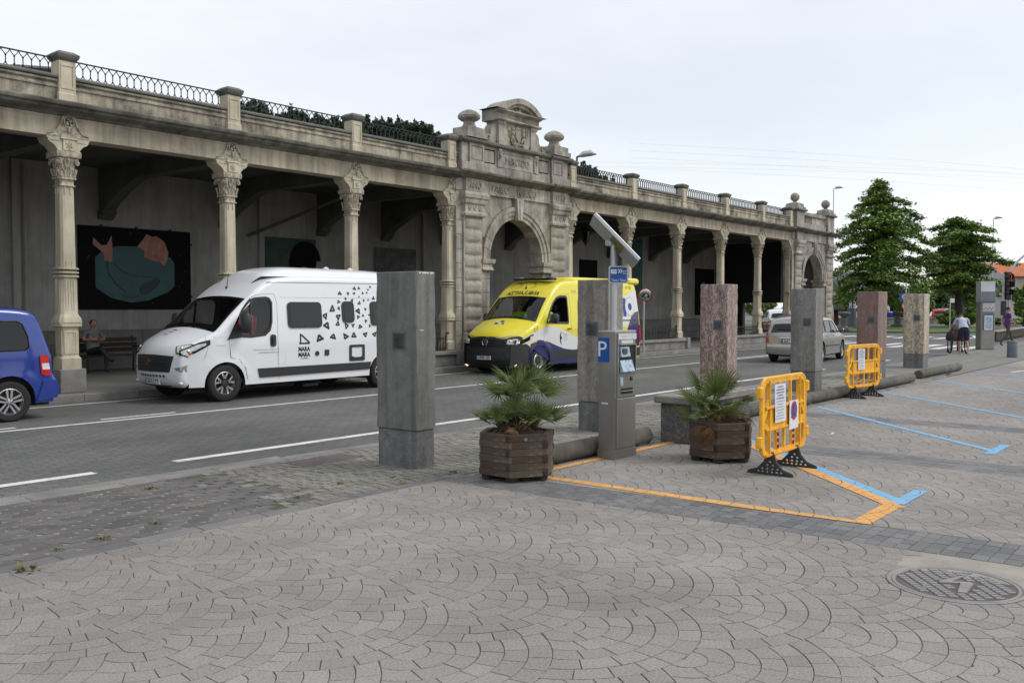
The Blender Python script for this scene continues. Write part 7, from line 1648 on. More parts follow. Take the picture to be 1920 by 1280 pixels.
flat(t, circ(.55, .62, .62, 16, 0, 180), -.052, 'murblack', 'painted_beret'); flat(t, [(-.1, .62), (1.0, .62), (.9, -.2), (.75, -1.2), (.1, -1.2), (.0, -.2)], -.053, 'murblack', 'painted_hair'); flat(t, circ(.50, .12, .30, 16), -.056, 'murpink', 'painted_face')
t, w, h = mural(21.6, 1.6, 23.6, 3.82, 'grey monochrome seascape board in the bay left of the gateway', 'murgrey')
for z, hh in ((.2, .05), (.02, .06), (-.25, .1), (-.55, .16)): flat(t, [(-w + .08, z), (-.3, z + hh), (.2, z + hh * .4), (w - .08, z + hh), (w - .08, z - .02), (0, z - .06), (-w + .08, z - .03)], -.052, 'murblack', 'painted_wave')
t, w, h = mural(37.6, 2.2, 39.4, 5.2, 'tall dark green board high on the wall, right of the big gateway', 'murteal')
t, w, h = mural(34.0, 2.2, 35.4, 3.9, 'small black board on the wall seen right of the gateway', 'murblack')
t, w, h = mural(44.98, 1.3, 47.15, 3.85, 'black mural board with a faint face, behind the red monolith', 'murblack'); flat(t, circ(-.2, .3, .24, 16), -.056, 'murpink', 'painted_face')
def lantern(x, y, z, label):
    t = thing('hanging_lantern', label, 'lantern', (x, y, z), 0, 'iron lanterns hanging in the gallery')
    q = MB(); q.lathe([(.02, 0), (.10, -.02), (.22, -.16), (.24, -.18), (.20, -.20)], 6); q.lathe([(.05, .06), (.06, .02), (.02, 0)], 6); q.build('hood', 'iron', t, 0)
    q = MB(); q.lathe([(.19, -.2), (.11, -.58)], 6, 0, caps=False); q.build('lantern_glass', 'tint', t, 0)
    for k in range(6): a = k * PI / 3; q = MB(); q.tube([(.195 * math.cos(a), .195 * math.sin(a), -.19), (.115 * math.cos(a), .115 * math.sin(a), -.59)], .012, 4); q.build('bar', 'iron', t, 0)
    q = MB(); q.lathe([(.14, -.57), (.13, -.61), (.05, -.66), (.03, -.74), (.001, -.78)], 6); q.build('finial', 'iron', t, 0); q = MB(); q.tube([(0, 0, .05), (0, 0, 5.42 - z)], .012, 5); q.build('hanging_rod', 'iron', t, 0)
lantern(30.2, 21.0, 4.95, 'black iron lantern hanging in the bay just right of the gateway'); lantern(13.75, 20.6, 5.25, 'black iron lantern hanging high in the bay above the camper van')
t = thing('traffic_mirror', 'round convex traffic mirror with red rim on a pole behind the ambulance', 'traffic mirror', (29.0, 17.5, .05))
q = MB(); q.tube([(0, .06, 0), (0, .06, 2.3)], .035, 10); q.build('pole', 'steelpale', t, 30)
T = Tm(0, 0, 2.08, 0, 0, R(-25)) @ Matrix.Rotation(PI / 2 + .25, 4, 'X'); q = MB(); q.lathe([(.001, .06)] + [(.29 * math.sin(a), -.03 + .07 * math.cos(a)) for a in [k * PI / 16 for k in range(1, 9)]], 28, 0, T, caps=False); q.build('mirror_face', 'mirror', t, 60)
q = MB(); q.lathe([(.283, -.03), (.283, -.004), (.298, .0), (.302, -.03), (.29, -.05), (.001, -.06)], 28, 0, T, caps=False); q.build('rim', 'signred', t, 30)

# ================================================================== PEOPLE
def skin_mesh(name, verts, edges, radii, root, mat, sub=2, parent=None):
    """one continuous surface grown over a skeleton"""
    me = bpy.data.meshes.new(name); me.from_pydata(verts, edges, []); o = bpy.data.objects.new(name, me); COL.objects.link(o)
    md = o.modifiers.new('skin', 'SKIN'); md.use_smooth_shade = True
    for i, r in enumerate(radii):
        sv = me.skin_vertices[0].data[i]; sv.radius = (r, r) if not isinstance(r, tuple) else r; sv.use_root = (i == root)
    o.modifiers.new('sub', 'SUBSURF').levels = sub; o.modifiers['sub'].render_levels = sub
    bpy.context.view_layer.update(); m2 = bpy.data.meshes.new_from_object(o.evaluated_get(bpy.context.evaluated_depsgraph_get())); bpy.data.objects.remove(o)
    m2.name = name; m2.materials.clear()
    for m in (mat if isinstance(mat, (list, tuple)) else [mat]): m2.materials.append(MT[m] if isinstance(m, str) else m)
    m2.polygons.foreach_set('use_smooth', [True] * len(m2.polygons)); return m2
def figure(label, loc, rz, J, cols, group=None, short_sleeves=True, shorts=False, female=False, hairl='short', scale=1., z=0):
    """J: joint positions (x right, y forward, z up). cols: top, bottom, shoe. Body one mesh, coloured by region; clothes as close shells"""
    t = thing('person', label, 'person', (loc[0], loc[1], z), rz); V = []; E = []; Rd = []
    def v(p, r): V.append(tuple(Vector(p) * scale)); Rd.append(r * scale if not isinstance(r, tuple) else (r[0] * scale, r[1] * scale)); return len(V) - 1
    pel = v(J['pel'], (.145, .115)); wa = v((Vector(J['pel']) * .5 + Vector(J['chest']) * .5), (.135, .105)); ch = v(J['chest'], (.155, .115)); up = v(Vector(J['chest']) * .35 + Vector(J['neck']) * .65, (.12, .085)); nk = v(J['neck'], .052); hd0 = v(Vector(J['neck']) * .45 + Vector(J['head']) * .55, .062); hd = v(J['head'], (.082, .098)); tp = v(Vector(J['head']) + (Vector(J['head']) - Vector(J['neck'])).normalized() * .085, (.06, .07))
    E += [(pel, wa), (wa, ch), (ch, up), (up, nk), (nk, hd0), (hd0, hd), (hd, tp)]
    reg = {}
    for s, S_ in ((-1, 'L'), (1, 'R')):
        sh, el, wr, hn = (Vector(J[k + S_]) for k in ('sh', 'el', 'wr', 'hn')); a = v(sh, .062); b = v((sh + el) / 2, .052); c = v(el, .043); d = v((el + wr) / 2, .040); e = v(wr, .028); f = v(hn, (.040, .020)); E += [(up, a), (a, b), (b, c), (c, d), (d, e), (e, f)]
        dr = (hn - wr).normalized(); sd = dr.cross(Vector((0, 0, 1))); sd = sd.normalized() if sd.length > .1 else Vector((0, 1, 0))
        for k in range(4): p = hn + sd * (.026 - .017 * k) + dr * .03; g = v(p, .010); g1_ = v(p + dr * (.035 + .006 * (1 - abs(k - 1.3))) - Vector((0, 0, .006)), .009); g2_ = v(p + dr * (.062 + .008 * (1 - abs(k - 1.3))) - Vector((0, 0, .02)), .007); E += [(f, g), (g, g1_), (g1_, g2_)]
        th_ = v(wr + dr * .03 + sd * .03, .011); t2_ = v(wr + dr * .06 + sd * .05, .009); E += [(e, th_), (th_, t2_)]
        hp, kn, an, toe = (Vector(J[k + S_]) for k in ('hp', 'kn', 'an', 'toe')); a = v(hp, .092); b = v((hp + kn) / 2, .078); c = v(kn, .056); d = v(kn * .62 + an * .38, .056); e = v(an, .036); f = v(Vector(an) * .5 + toe * .5 - Vector((0, 0, .025)), (.038, .03)); g = v(toe, (.036, .022)); E += [(pel, a), (a, b), (b, c), (c, d), (d, e), (e, f), (f, g)]
    me = skin_mesh('body', V, E, Rd, pel, ['skin', cols[0], cols[1], cols[2], 'hair']); J = {k: Vector(p) * scale for k, p in J.items()}
    pel_, ch_, nk_, hd_ = J['pel'], J['chest'], J['neck'], J['head']; ax = (nk_ - pel_).normalized()
    def near_seg(p, a, b): t_ = max(0, min(1, (p - a).dot(b - a) / max((b - a).length_squared, 1e-9))); return (p - (a + (b - a) * t_)).length, t_
    mi = []
    for pl in me.polygons:
        p = pl.center; best = (9, 0)
        segs = [(near_seg(p, pel_, ch_), 1), (near_seg(p, ch_, nk_), 1), (near_seg(p, nk_, hd_ + (hd_ - nk_)), 0)]
        for S_ in 'LR':
            segs += [(near_seg(p, J['sh' + S_], J['el' + S_]), 'arm'), (near_seg(p, J['el' + S_], J['hn' + S_]), 0 if short_sleeves else 1), (near_seg(p, J['hp' + S_], J['kn' + S_]), 2), (near_seg(p, J['kn' + S_], J['an' + S_]), 0 if shorts else 2), (near_seg(p, J['an' + S_], J['toe' + S_]), 3)]
        (d, tt), r = min(segs, key=lambda s: s[0][0])
        if r == 'arm': r = 1 if (tt < .72 or not short_sleeves) else 0
        if r == 1 and (p - pel_).dot(ax) < .06 * scale: r = 2
        if r == 1 and (p - nk_).dot(ax) > -.015: r = 0
        mi.append(r)
    me.polygons.foreach_set('material_index', mi); link('body', me, t)
    fwd_ = Vector(J.get('face', Vector((0, 1, 0)))).normalized(); ux = (hd_ - nk_).normalized(); rt_ = fwd_.cross(ux).normalized(); M4 = Matrix(((rt_.x, fwd_.x, ux.x, hd_.x), (rt_.y, fwd_.y, ux.y, hd_.y), (rt_.z, fwd_.z, ux.z, hd_.z), (0, 0, 0, 1))) @ Matrix.Scale(scale, 4)
    q = MB(); a, b_ = q.mat('skin'), q.mat('hair'); q.sphere((0, .005, .01), .088, 16, a, 1.28, M4 @ Matrix.Scale(.92, 4, (1, 0, 0)))
    q.tube([M4 @ Vector((0, .088, .02)), M4 @ Vector((0, .112, -.018)), M4 @ Vector((0, .092, -.026))], [.010, .016, .010], 6, a)
    for s in (-1, 1): q.sphere((s * .030, .078, .018), .011, 8, b_, .7, M4); q.lathe([(.012, -.01), (.026, 0), (.02, .012), (.001, .01)], 8, a, M4 @ Tm(s * .080, -.005, .0) @ Matrix.Rotation(PI / 2, 4, 'Y') @ Matrix.Scale(1.3, 4, (1, 0, 0)))
    q.tube([M4 @ Vector((-.024, .082, -.048)), M4 @ Vector((0, .090, -.05)), M4 @ Vector((.024, .082, -.048))], .006, 5, a); q.build('face', None, t, 60)
    q = MB(); pr = [(.093 * math.sin(x_), .098 * math.cos(x_) * 1.16) for x_ in [k * .16 for k in range(0, 11)]]; T2 = M4 @ Tm(0, -.012, .018, R(14)); q.lathe([(max(r_, .001), z_) for r_, z_ in pr], 20, 0, T2, caps=False)
    if hairl == 'long': q.lathe([(.085, .02), (.10, -.06), (.085, -.14), (.03, -.17)], 14, 0, M4 @ Tm(0, -.045, 0), caps=False)
    q.build('hair', 'hair', t, 60)
    # loose hems: shirt skirt and trouser/shorts legs
    hem = MB(); q0 = pel_ + ax * .02; T3 = Matrix.Translation(q0) @ ax.to_track_quat('Z', 'Y').to_matrix().to_4x4()
    hem.lathe([(.165 * scale, -.03 * scale), (.168 * scale, .06 * scale), (.15 * scale, .20 * scale)], 20, 0, T3 @ Matrix.Scale(.80, 4, (0, 1, 0) if abs(ax.z) > .9 else (0, 0, 1)) if False else T3 @ Matrix.Scale(.82, 4, (0, 1, 0)), caps=False); hem.build('shirt_hem', cols[0], t, 60)
    if shorts:
        for S_ in 'LR':
            d = (J['kn' + S_] - J['hp' + S_]); T4 = Matrix.Translation(J['hp' + S_]) @ d.normalized().to_track_quat('Z', 'Y').to_matrix().to_4x4(); m_ = MB(); l_ = d.length; m_.lathe([(.098 * scale, .0), (.10 * scale, l_ * .4), (.096 * scale, l_ * .86), (.088 * scale, l_ * .86)], 16, 0, T4, caps=False); m_.build('shorts_leg', cols[1], t, 60)
    return t
ST = dict(pel=(0, 0, .95), chest=(0, .0, 1.27), neck=(0, .01, 1.49), head=(0, .03, 1.62), face=(0, 1, 0))
# pedestrian in a purple shirt walking to the right, seen from his left side
J = dict(ST, shL=(-.19, 0, 1.42), elL=(-.24, -.10, 1.16), wrL=(-.24, -.06, .92), hnL=(-.24, -.04, .84), shR=(.19, 0, 1.42), elR=(.23, .06, 1.15), wrR=(.22, .22, .98), hnR=(.21, .29, .93),
         hpL=(-.09, 0, .90), knL=(-.10, .20, .50), anL=(-.10, .30, .09), toeL=(-.10, .46, .05), hpR=(.09, 0, .90), knR=(.10, -.02, .50), anR=(.10, -.34, .13), toeR=(.10, -.22, .03))
p1 = figure('man in a purple shirt and brown trousers striding past the bollard', (45.6, 8.75), R(-145), J, ('purple', 'brownc', 'ink'), scale=1.0)
p1.location.z = .0
# carer in white and blue shirt leaning forward while pushing a wheelchair away from the camera
J = dict(pel=(0, -.02, .93), chest=(0, .17, 1.17), neck=(0, .33, 1.32), head=(0, .44, 1.38), face=(0, .9, -.45), shL=(-.19, .27, 1.28), elL=(-.27, .34, 1.04), wrL=(-.23, .50, .93), hnL=(-.22, .57, .92), shR=(.19, .27, 1.28), elR=(.28, .34, 1.05), wrR=(.24, .50, .93), hnR=(.23, .57, .92),
         hpL=(-.10, -.02, .88), knL=(-.11, .14, .50), anL=(-.11, .10, .09), toeL=(-.11, .26, .04), hpR=(.10, -.02, .88), knR=(.11, .0, .50), anR=(.11, -.26, .12), toeR=(.11, -.12, .03))
p2 = figure('carer in white and blue T-shirt and navy shorts pushing a wheelchair away', (36.1, 8.35), R(-63), J, (M('ombre_shirt', (.58, .60, .64), .9, (.14, .22, .42), vs=1.6), 'navyc', 'signwhite'), shorts=True, hairl='short')
wc = thing('wheelchair', 'wheelchair with dark bag on its back, pushed by the carer in shorts', 'wheelchair', (36.1 + .72 * math.cos(R(27)), 8.35 + .72 * math.sin(R(27)), 0), R(-63))
for s in (-1, 1):
    T = Tm(s * .29, 0, .30, 0, R(90), 0); q = MB(); q.lathe([(.27, -.018), (.30, -.02), (.305, 0), (.30, .02), (.27, .018)], 28, 0, T, caps=False)
    w_ = q.build('wheel', 'rubber', wc, 40); q = MB()
    for k in range(10): a = k * PI / 5; q.tube([(s * .29, 0, .30), (s * .29, .27 * math.cos(a), .30 + .27 * math.sin(a))], .004, 3)
    q.build('spokes', 'chrome', w_, 0); q = MB(); q.lathe([(.08, -.015), (.09, 0), (.08, .015)], 14, 0, Tm(s * .25, .45, .09, 0, R(90), 0)); q.build('front_wheel', 'rubber', wc, 40)
    q = MB(); q.tube([(s * .24, -.20, .97), (s * .24, -.08, .93), (s * .24, -.05, .50), (s * .24, .42, .48), (s * .24, .55, .12)], .014, 6); q.tube([(s * .24, -.04, .68), (s * .24, .30, .68), (s * .24, .34, .48)], .014, 6); q.build('frame', 'darkmetal', wc, 40)
q = MB(); q.cbox(-.24, -.03, .46, .24, .42, .52, .02); q.build('seat', 'ink', wc, 30); q = MB(); q.cbox(-.24, -.09, .50, .24, -.05, .92, .015); q.build('backrest', M('brown_leather', (.16, .07, .04), .6), wc, 30); q = MB(); q.cbox(-.10, .50, .09, .10, .62, .11, .01); q.build('footrest', 'darkmetal', wc, 30)
q = MB(); q.rings([(.48, .13, .07, .05, -.30, -.10), (.60, .16, .09, .05, -.30, -.10), (.80, .13, .08, .05, -.28, -.10), (.86, .05, .04, .02, -.26, -.10)]); tag(q.build('bag', 'ink', None, 50, tuple(wc.location), R(-63)), 'black bag slung on the left handle of the wheelchair', 'bag')
# person sitting in the wheelchair (mostly hidden by the carer)
def sitting(z=.50, lean=0.):
    return dict(pel=(0, 0, z + .10), chest=(0, -.02 + lean, z + .42), neck=(0, .0 + lean, z + .64), head=(0, .03 + lean, z + .77), face=(0, 1, 0), shL=(-.19, lean - .01, z + .57), shR=(.19, lean - .01, z + .57), hpL=(-.09, .03, z + .08), knL=(-.11, .45, z + .07), anL=(-.11, .47, z - .36), toeL=(-.11, .62, z - .41), hpR=(.09, .03, z + .08), knR=(.11, .45, z + .07), anR=(.11, .47, z - .36), toeR=(.11, .62, z - .41))
J = dict(sitting(.50), elL=(-.25, .08, .84), wrL=(-.20, .28, .74), hnL=(-.18, .35, .72), elR=(.25, .08, .84), wrR=(.20, .28, .74), hnR=(.18, .35, .72))
figure('seated person in dark clothes, mostly hidden in the wheelchair', (wc.location.x + .02, wc.location.y + .01), R(-63), J, ('inkgrey', 'ink', 'ink'), z=.0)
# man on the gallery bench, arms folded, legs crossed
J = dict(sitting(.47), elL=(-.27, .06, .86), wrL=(-.02, .20, .84), hnL=(.06, .21, .85), elR=(.27, .06, .86), wrR=(.02, .22, .87), hnR=(-.06, .23, .87)); J['knR'] = (.02, .45, .66); J['anR'] = (-.14, .62, .34); J['toeR'] = (-.14, .78, .36)
figure('man in pale T-shirt with folded arms, seated on the dark gallery bench', (11.05, 22.82), R(180), J, ('greyc', 'ink', 'ink'), z=.05)
# driver of the camper, in a red T-shirt, hands on the wheel
J = dict(sitting(1.0), elL=(-.25, .20, 1.40), wrL=(-.16, .42, 1.38), hnL=(-.12, .48, 1.40), elR=(.25, .20, 1.40), wrR=(.16, .42, 1.38), hnR=(.12, .48, 1.40))
figure('driver in a red T-shirt holding the wheel of the camper van', (8.97 + 1.84, 15.74), R(90), J, ('redc', 'ink', 'ink'), z=-.08)
J = dict(sitting(1.05), elL=(-.29, .14, 1.40), wrL=(-.22, .40, 1.44), hnL=(-.16, .48, 1.46), elR=(.25, .20, 1.42), wrR=(.16, .40, 1.42), hnR=(.12, .46, 1.44))
figure('ambulance driver in a fluorescent yellow jacket', (18.43 + 2.02, 15.57), R(90), J, ('hivis', 'ink', 'ink'), short_sleeves=False, z=-.08)
J = dict(sitting(1.05), elL=(-.25, .1, 1.40), wrL=(-.12, .3, 1.28), hnL=(-.08, .35, 1.27), elR=(.25, .1, 1.40), wrR=(.12, .30, 1.28), hnR=(.08, .35, 1.27))
figure('ambulance passenger in fluorescent yellow behind the windscreen', (18.43 + 2.02, 16.5), R(90), J, ('hivis', 'ink', 'ink'), short_sleeves=False, z=-.08)

# ================================================================== VEGETATION AND TOWN BEYOND (surveyed as bearing and distance from the street corner)
def far_at(b, Z):
    """bearing b (survey units, 0-1920 across the view) and distance Z along the view axis"""
    X = (b - 960) / 1707 * Z; return Vector((Z * math.cos(YAW) + X * math.sin(YAW), Z * math.sin(YAW) - X * math.cos(YAW), 0))
def hgt(row, Z): return 1.72 + (576 - row) / 1707 * Z
def leaves(name, C, size, mat, parent=None, flat=.5, seed=1, loc=(0, 0, 0)):
    """one mesh of leaf-sized faces at the given centres (numpy)"""
    r = np.random.default_rng(seed); n = len(C); C = np.asarray(C, dtype=np.float32)
    nrm = r.normal(size=(n, 3)); nrm[:, 2] = np.abs(nrm[:, 2]) + flat * 1.5; nrm /= np.linalg.norm(nrm, axis=1)[:, None]
    a = r.normal(size=(n, 3)); u = np.cross(nrm, a); u /= np.linalg.norm(u, axis=1)[:, None]; w = np.cross(nrm, u); s = size * r.uniform(.6, 1.25, size=(n, 1))
    V = np.stack([C - u * s, C - w * s * .55, C + u * s, C + w * s * .55], 1).reshape(-1, 3).astype(np.float32)
    me = bpy.data.meshes.new(name); me.vertices.add(4 * n); me.vertices.foreach_set('co', V.ravel()); me.loops.add(4 * n); me.loops.foreach_set('vertex_index', np.arange(4 * n, dtype=np.int32)); me.polygons.add(n)
    me.polygons.foreach_set('loop_start', np.arange(0, 4 * n, 4, dtype=np.int32)); me.polygons.foreach_set('loop_total', np.full(n, 4, dtype=np.int32)); me.update(calc_edges=True); me.materials.append(MT[mat] if isinstance(mat, str) else mat)
    return link(name, me, parent, loc)
def layered_tree(label, loc, H, prof, z0, nb, nleaf, size, mat, seed, droop=.25, trunk_r=.28, lift=.35):
    t = thing('street_tree', label, 'tree', loc); r = random.Random(seed); g = np.random.default_rng(seed)
    q = MB(); q.tube([(0, 0, -.1), (.02, 0, H * .2), (-.05, .05, H * .45), (.03, 0, H * .75), (0, 0, H * .97)], [trunk_r * 1.25, trunk_r, trunk_r * .75, trunk_r * .4, .03], 10); q.build('trunk', 'bark', t, 60)
    C = []; lb = MB()
    for k in range(nb):
        f = (k + r.uniform(0, .8)) / nb; z = z0 + (H - z0) * f ** .92; L_ = prof(f) * r.uniform(.52, 1.24); az = k * 2.4 + r.uniform(-.4, .4); d = Vector((math.cos(az), math.sin(az), 0)); s_ = Vector((-d.y, d.x, 0))
        P = [Vector((0, 0, z)) + d * (L_ * u) + Vector((0, 0, lift * L_ * u * (1 - .45 * u) - droop * L_ * u * u)) for u in (0, .25, .5, .75, 1)]
        lb.tube(P, [.06 * (1.2 - f), .045 * (1.2 - f), .03, .02, .01], 5)
        n = int(nleaf * (L_ / 3) / nb * 1.6) + 20
        # side sprays: pads of leaves hung along the branch
        ns = max(3, int(L_ * 2.6))
        for j in range(ns):
            u = (j + .6) / ns; i = min(3, int(u * 4)); p = P[i].lerp(P[i + 1], u * 4 - i); wd = (.28 + .30 * L_ * (1 - abs(u - .55))) * r.uniform(.7, 1.15) * .55
            m = max(6, int(n / ns)); o = g.normal(size=(m, 3)) * np.array([.34, .34, .13]); sp = g.uniform(-1, 1, size=(m, 1)) * wd
            C.append(np.array(p)[None] + sp * np.array(s_)[None] + np.abs(sp) * np.array([0, 0, -.22])[None] + o * (.55 + .35 * wd))
    lb.build('limbs', 'bark', t, 60); leaves('crown', np.concatenate(C), size, mat, t, .6, seed); return t
layered_tree('tall tiered dark green tree directly right of the arcade end', tuple(far_at(1646, 75)), 12.1, lambda f: float(np.interp(f, [0, .15, .45, .62, .74, .85, .93, 1], [3.6, 4.2, 4.1, 3.7, 2.9, 1.7, 1.0, .3])) , 2.2, 62, 29000, .14, 'leafdark', 3, droop=.40, lift=.48)
layered_tree('broad dome shaped dark tree on a bare trunk, right of the tall tiered tree', tuple(far_at(1797, 80)), 9.3, lambda f: 4.1 * math.sqrt(max(.03, 1 - (f * .93) ** 2)) , 2.9, 60, 31000, .14, 'leafdark', 9, droop=.22, trunk_r=.33, lift=.34)
def bush_tree(label, b, Z, rows, wpx, mat, seed, n=9000, size=.16, name='background_tree', group=None, trunk=True):
    loc = far_at(b, Z); zt, zb = hgt(rows[0], Z), max(.1, hgt(rows[1], Z)); w = wpx / 1707 * Z / 2; g = np.random.default_rng(seed); t = thing(name, label, 'tree' if trunk else 'bush', tuple(loc), 0, group)
    C = []; nc = 22
    for k in range(nc):
        u = g.normal(size=3); u /= np.linalg.norm(u); c = u * g.uniform(.35, .80); rr = g.uniform(.22, .42)
        m = n // nc; o = g.normal(size=(m, 3)); o /= np.linalg.norm(o, axis=1)[:, None]; o *= g.uniform(.6, 1.05, size=(m, 1)) * rr; C.append(c + o)
    C = np.concatenate(C) * np.array([w, w, (zt - zb) / 2]) + np.array([0, 0, (zt + zb) / 2]); leaves('crown', C, size, mat, t, .3, seed)
    if trunk: q = MB(); q.tube([(0, 0, 0), (.05, 0, zb + .3), (0, .1, (zt + zb) / 2)], [.22, .16, .08], 8); q.build('trunk', 'bark', t, 60)
    return t
bush_tree('bright green leafy tree just right of the arcade end, behind the white van', 1590, 98, (528, 592), 75, 'leaflight', 21)
bush_tree('pale green tree filling the gap under the tall tiered tree', 1655, 105, (520, 596), 90, 'leafmid', 22)
bush_tree('light green tree between the red and the breccia monolith', 1715, 100, (528, 590), 80, 'leaflight', 23)
bush_tree('dark round small tree behind the blue parking sign', 1690, 92, (545, 592), 38, 'leafdark', 24, 6000)
bush_tree('olive green tree left of the dome shaped tree trunk', 1762, 104, (535, 600), 72, 'leafmid', 25)
bush_tree('dark bushy tree right of the dome shaped tree trunk', 1828, 98, (525, 585), 60, 'leafdark', 26)
bush_tree('small green tree seen through the opening at the gallery end', 1425, 110, (560, 596), 70, 'leaflight', 27)
bush_tree('bright green tree cut by the right edge of the picture', 1922, 70, (520, 600), 46, 'leaflight', 28)
bush_tree('low clipped dark bush left of the big trunk', 1778, 74, (580, 616), 44, 'leafdark', 29, 8000, .09, 'round_bush', 'clipped bushes under the dome shaped tree', False)
bush_tree('low clipped dark bush right of the big trunk', 1822, 75, (577, 612), 46, 'leafdark', 30, 8000, .09, 'round_bush', 'clipped bushes under the dome shaped tree', False)
bush_tree('long dark hedge behind the man in purple', 1885, 84, (596, 612), 110, 'leafdark', 31, 8000, .12, 'hedge', None, False)
# pine covered hill behind the arcade
sil = [(425, 222), (450, 200), (475, 195), (500, 198), (515, 220), (530, 212), (548, 210), (565, 216), (590, 222), (620, 225), (650, 232), (675, 226), (700, 224), (730, 226), (760, 228), (790, 232), (812, 238), (828, 262), (850, 275), (1070, 310), (1095, 312), (1110, 322), (1135, 334), (1160, 345)]
def silr(b):
    for (a, ra_), (c, rc) in zip(sil, sil[1:]):
        if a <= b <= c: return ra_ + (rc - ra_) * (b - a) / (c - a)
    return 345
hv = []; bs = list(range(360, 1400, 20)); zs = [170, 185, 200, 215, 240, 300, 420]
for b in bs:
    for Z in zs: bb = min(max(b, 425), 1160); top = hgt(silr(bb) + 42 + (60 if b < 440 else 0) + max(0, b - 1160) * .55, 215); k = [.0, .45, .8, .97, 1.0, .9, 0][zs.index(Z)]; p = far_at(b, Z); hv.append((p.x, p.y, top * k))
m = MB(); n = len(zs); m.add(hv, [(i * n + j, (i + 1) * n + j, (i + 1) * n + j + 1, i * n + j + 1) for i in range(len(bs) - 1) for j in range(n - 1)]); struct(m.build('hill', 'hill', None, 60))
pv = []
for k in range(5):
    g = np.random.default_rng(60 + k); C = []
    for z in np.linspace(.22, .98, 13): rr = (1.05 - z) ** .7 * 4.0 * g.uniform(.75, 1.15); m_ = int(150 * (1.15 - z)) + 14; a = g.uniform(0, 6.28, m_); q_ = np.sqrt(g.uniform(0, 1, m_)) * rr; C.append(np.stack([q_ * np.cos(a), q_ * np.sin(a), z * 13 - q_ * .18 + g.normal(0, .35, m_)], 1))
    o = leaves('crown', np.concatenate(C), .55, 'pine', None, .2, 60 + k); pv.append(o.data); bpy.data.objects.remove(o)
tk = MB(); tk.tube([(0, 0, -6), (0, 0, 5), (0, 0, 12)], [.3, .22, .05], 6); tkm = tk.mesh('trunk', 'bark')
rp_ = random.Random(5)
for Z, st in ((206, 10), (218, 12), (232, 14)):
    b = 441 + rp_.uniform(0, 8)
    while b < 1150:
        if b < 838 or b > 1072:
            bb = b; row = silr(bb) + rp_.uniform(-5, 6) + (232 - Z) * .35; sc = rp_.uniform(.75, 1.1); top = hgt(row, Z); p = far_at(b, Z)
            t = thing('pine_tree', 'dark pine on the wooded hill behind the arcade', 'pine tree', (p.x, p.y, top - 13 * sc), rp_.uniform(0, 6), 'pines on the hill'); t.scale = (sc, sc, sc); link('crown', rp_.choice(pv), t); link('trunk', tkm, t)
        b += st * rp_.uniform(.7, 1.3)
# --- houses
def house(label, b0, b1, Z, zr0, zr1, wall, roofm, depth=9, wins=(), ridge=True, base=0., chim=None, name='house'):
    p0, p1 = far_at(b0, Z), far_at(b1, Z); d = (p1 - p0); w = d.length; ang = math.atan2(d.y, d.x); t = thing(name, label, 'house', (p0.x, p0.y, base), ang)
    he, hr = hgt(zr1, Z) - base, hgt(zr0, Z) - base
    q = MB(); q.box(0, 0, 0, w, depth, he); wo = q.build('wall', wall, t, 0)
    q = MB(); e = .45
    q.prism([(-e, he - .12), (depth / 2, hr), (depth + e, he - .12), (depth + e, he + .02), (depth / 2, hr + .16), (-e, he + .02)], -e, w + e, 'x'); q.prism([(0, he), (depth, he), (depth / 2, hr)], .02, w - .02, 'x'); ro = q.build('roof', roofm, t, 0)
    q = MB(); q.tube([(-e, -e - .05, he - .1), (w + e, -e - .05, he - .1)], .07, 6); q.build('gutter', 'darkmetal', t, 0)
    if chim is not None: q = MB(); q.cbox(chim, depth * .3, he, chim + .8, depth * .3 + .7, hr + 1.0, .03); c_ = q.build('chimney', 'curb', ro, 0); q = MB(); q.cbox(chim - .1, depth * .3 - .1, hr + 1.0, chim + .9, depth * .3 + .8, hr + 1.12, .02); q.build('chimney_cap', 'curb', ro, 0)
    for (x, z, ww, hh) in wins:
        q = MB(); q.prism([(x, z), (x + ww, z), (x + ww, z + hh), (x, z + hh)], -.05, .0, 'y', holes=[[(x + .08, z + .08), (x + .08, z + hh - .08), (x + ww - .08, z + hh - .08), (x + ww - .08, z + .08)]]); f = q.build('window', 'signwhite', t, 0); q = MB(); q.box(x + .08, -.02, z + .08, x + ww - .08, .0, z + hh - .08); q.build('pane', 'pane', f, 0)
    return t
W4 = [(x, z, 1.1, 1.4) for z in (1.2, 4.2) for x in (1.5, 4.5, 7.5, 10.5)]
house('cream house with an orange tiled roof behind the traffic light', 1866, 2010, 118, 492, 518, 'housewall', 'roof', 10, W4)
house('grey slate gabled house left of the orange roof, behind the dome shaped tree', 1832, 1884, 104, 500, 528, 'housegrey', 'housegrey', 8, [(.8, 2.8, .9, 1.1)])
house('cream house with small red roof between the tree crown and the slate house', 1805, 1838, 125, 496, 508, 'housewall', 'roof', 8, [(.6, 3, .9, 1.1)])
house('low white building behind the dome shaped tree trunk', 1808, 1858, 108, 552, 562, 'housewhite', 'housegrey', 8, [(1, .9, 1.2, .9)])
house('white low building with glass front behind the purple shirted man', 1896, 1990, 92, 548, 556, 'housewhite', 'housegrey', 8, [(.8, .6, 1.6, 1.6), (3, .6, 1.6, 1.6)])
house('tan gabled house seen through the tall tiered tree', 1578, 1650, 125, 508, 545, 'housewall', 'housegrey', 9, [(2, 2, 1, 1.2)])
t = house('large grey slate roofed house behind the railing at the far left', -420, 40, 62, 100, 130, 'housegrey', 'housegrey', 10, chim=11.6)
# small tool shed beside the last gateway
house('brown timber shed just right of the last gateway', 1561, 1572, 84, 556, 578, 'bark', 'bark', 3)
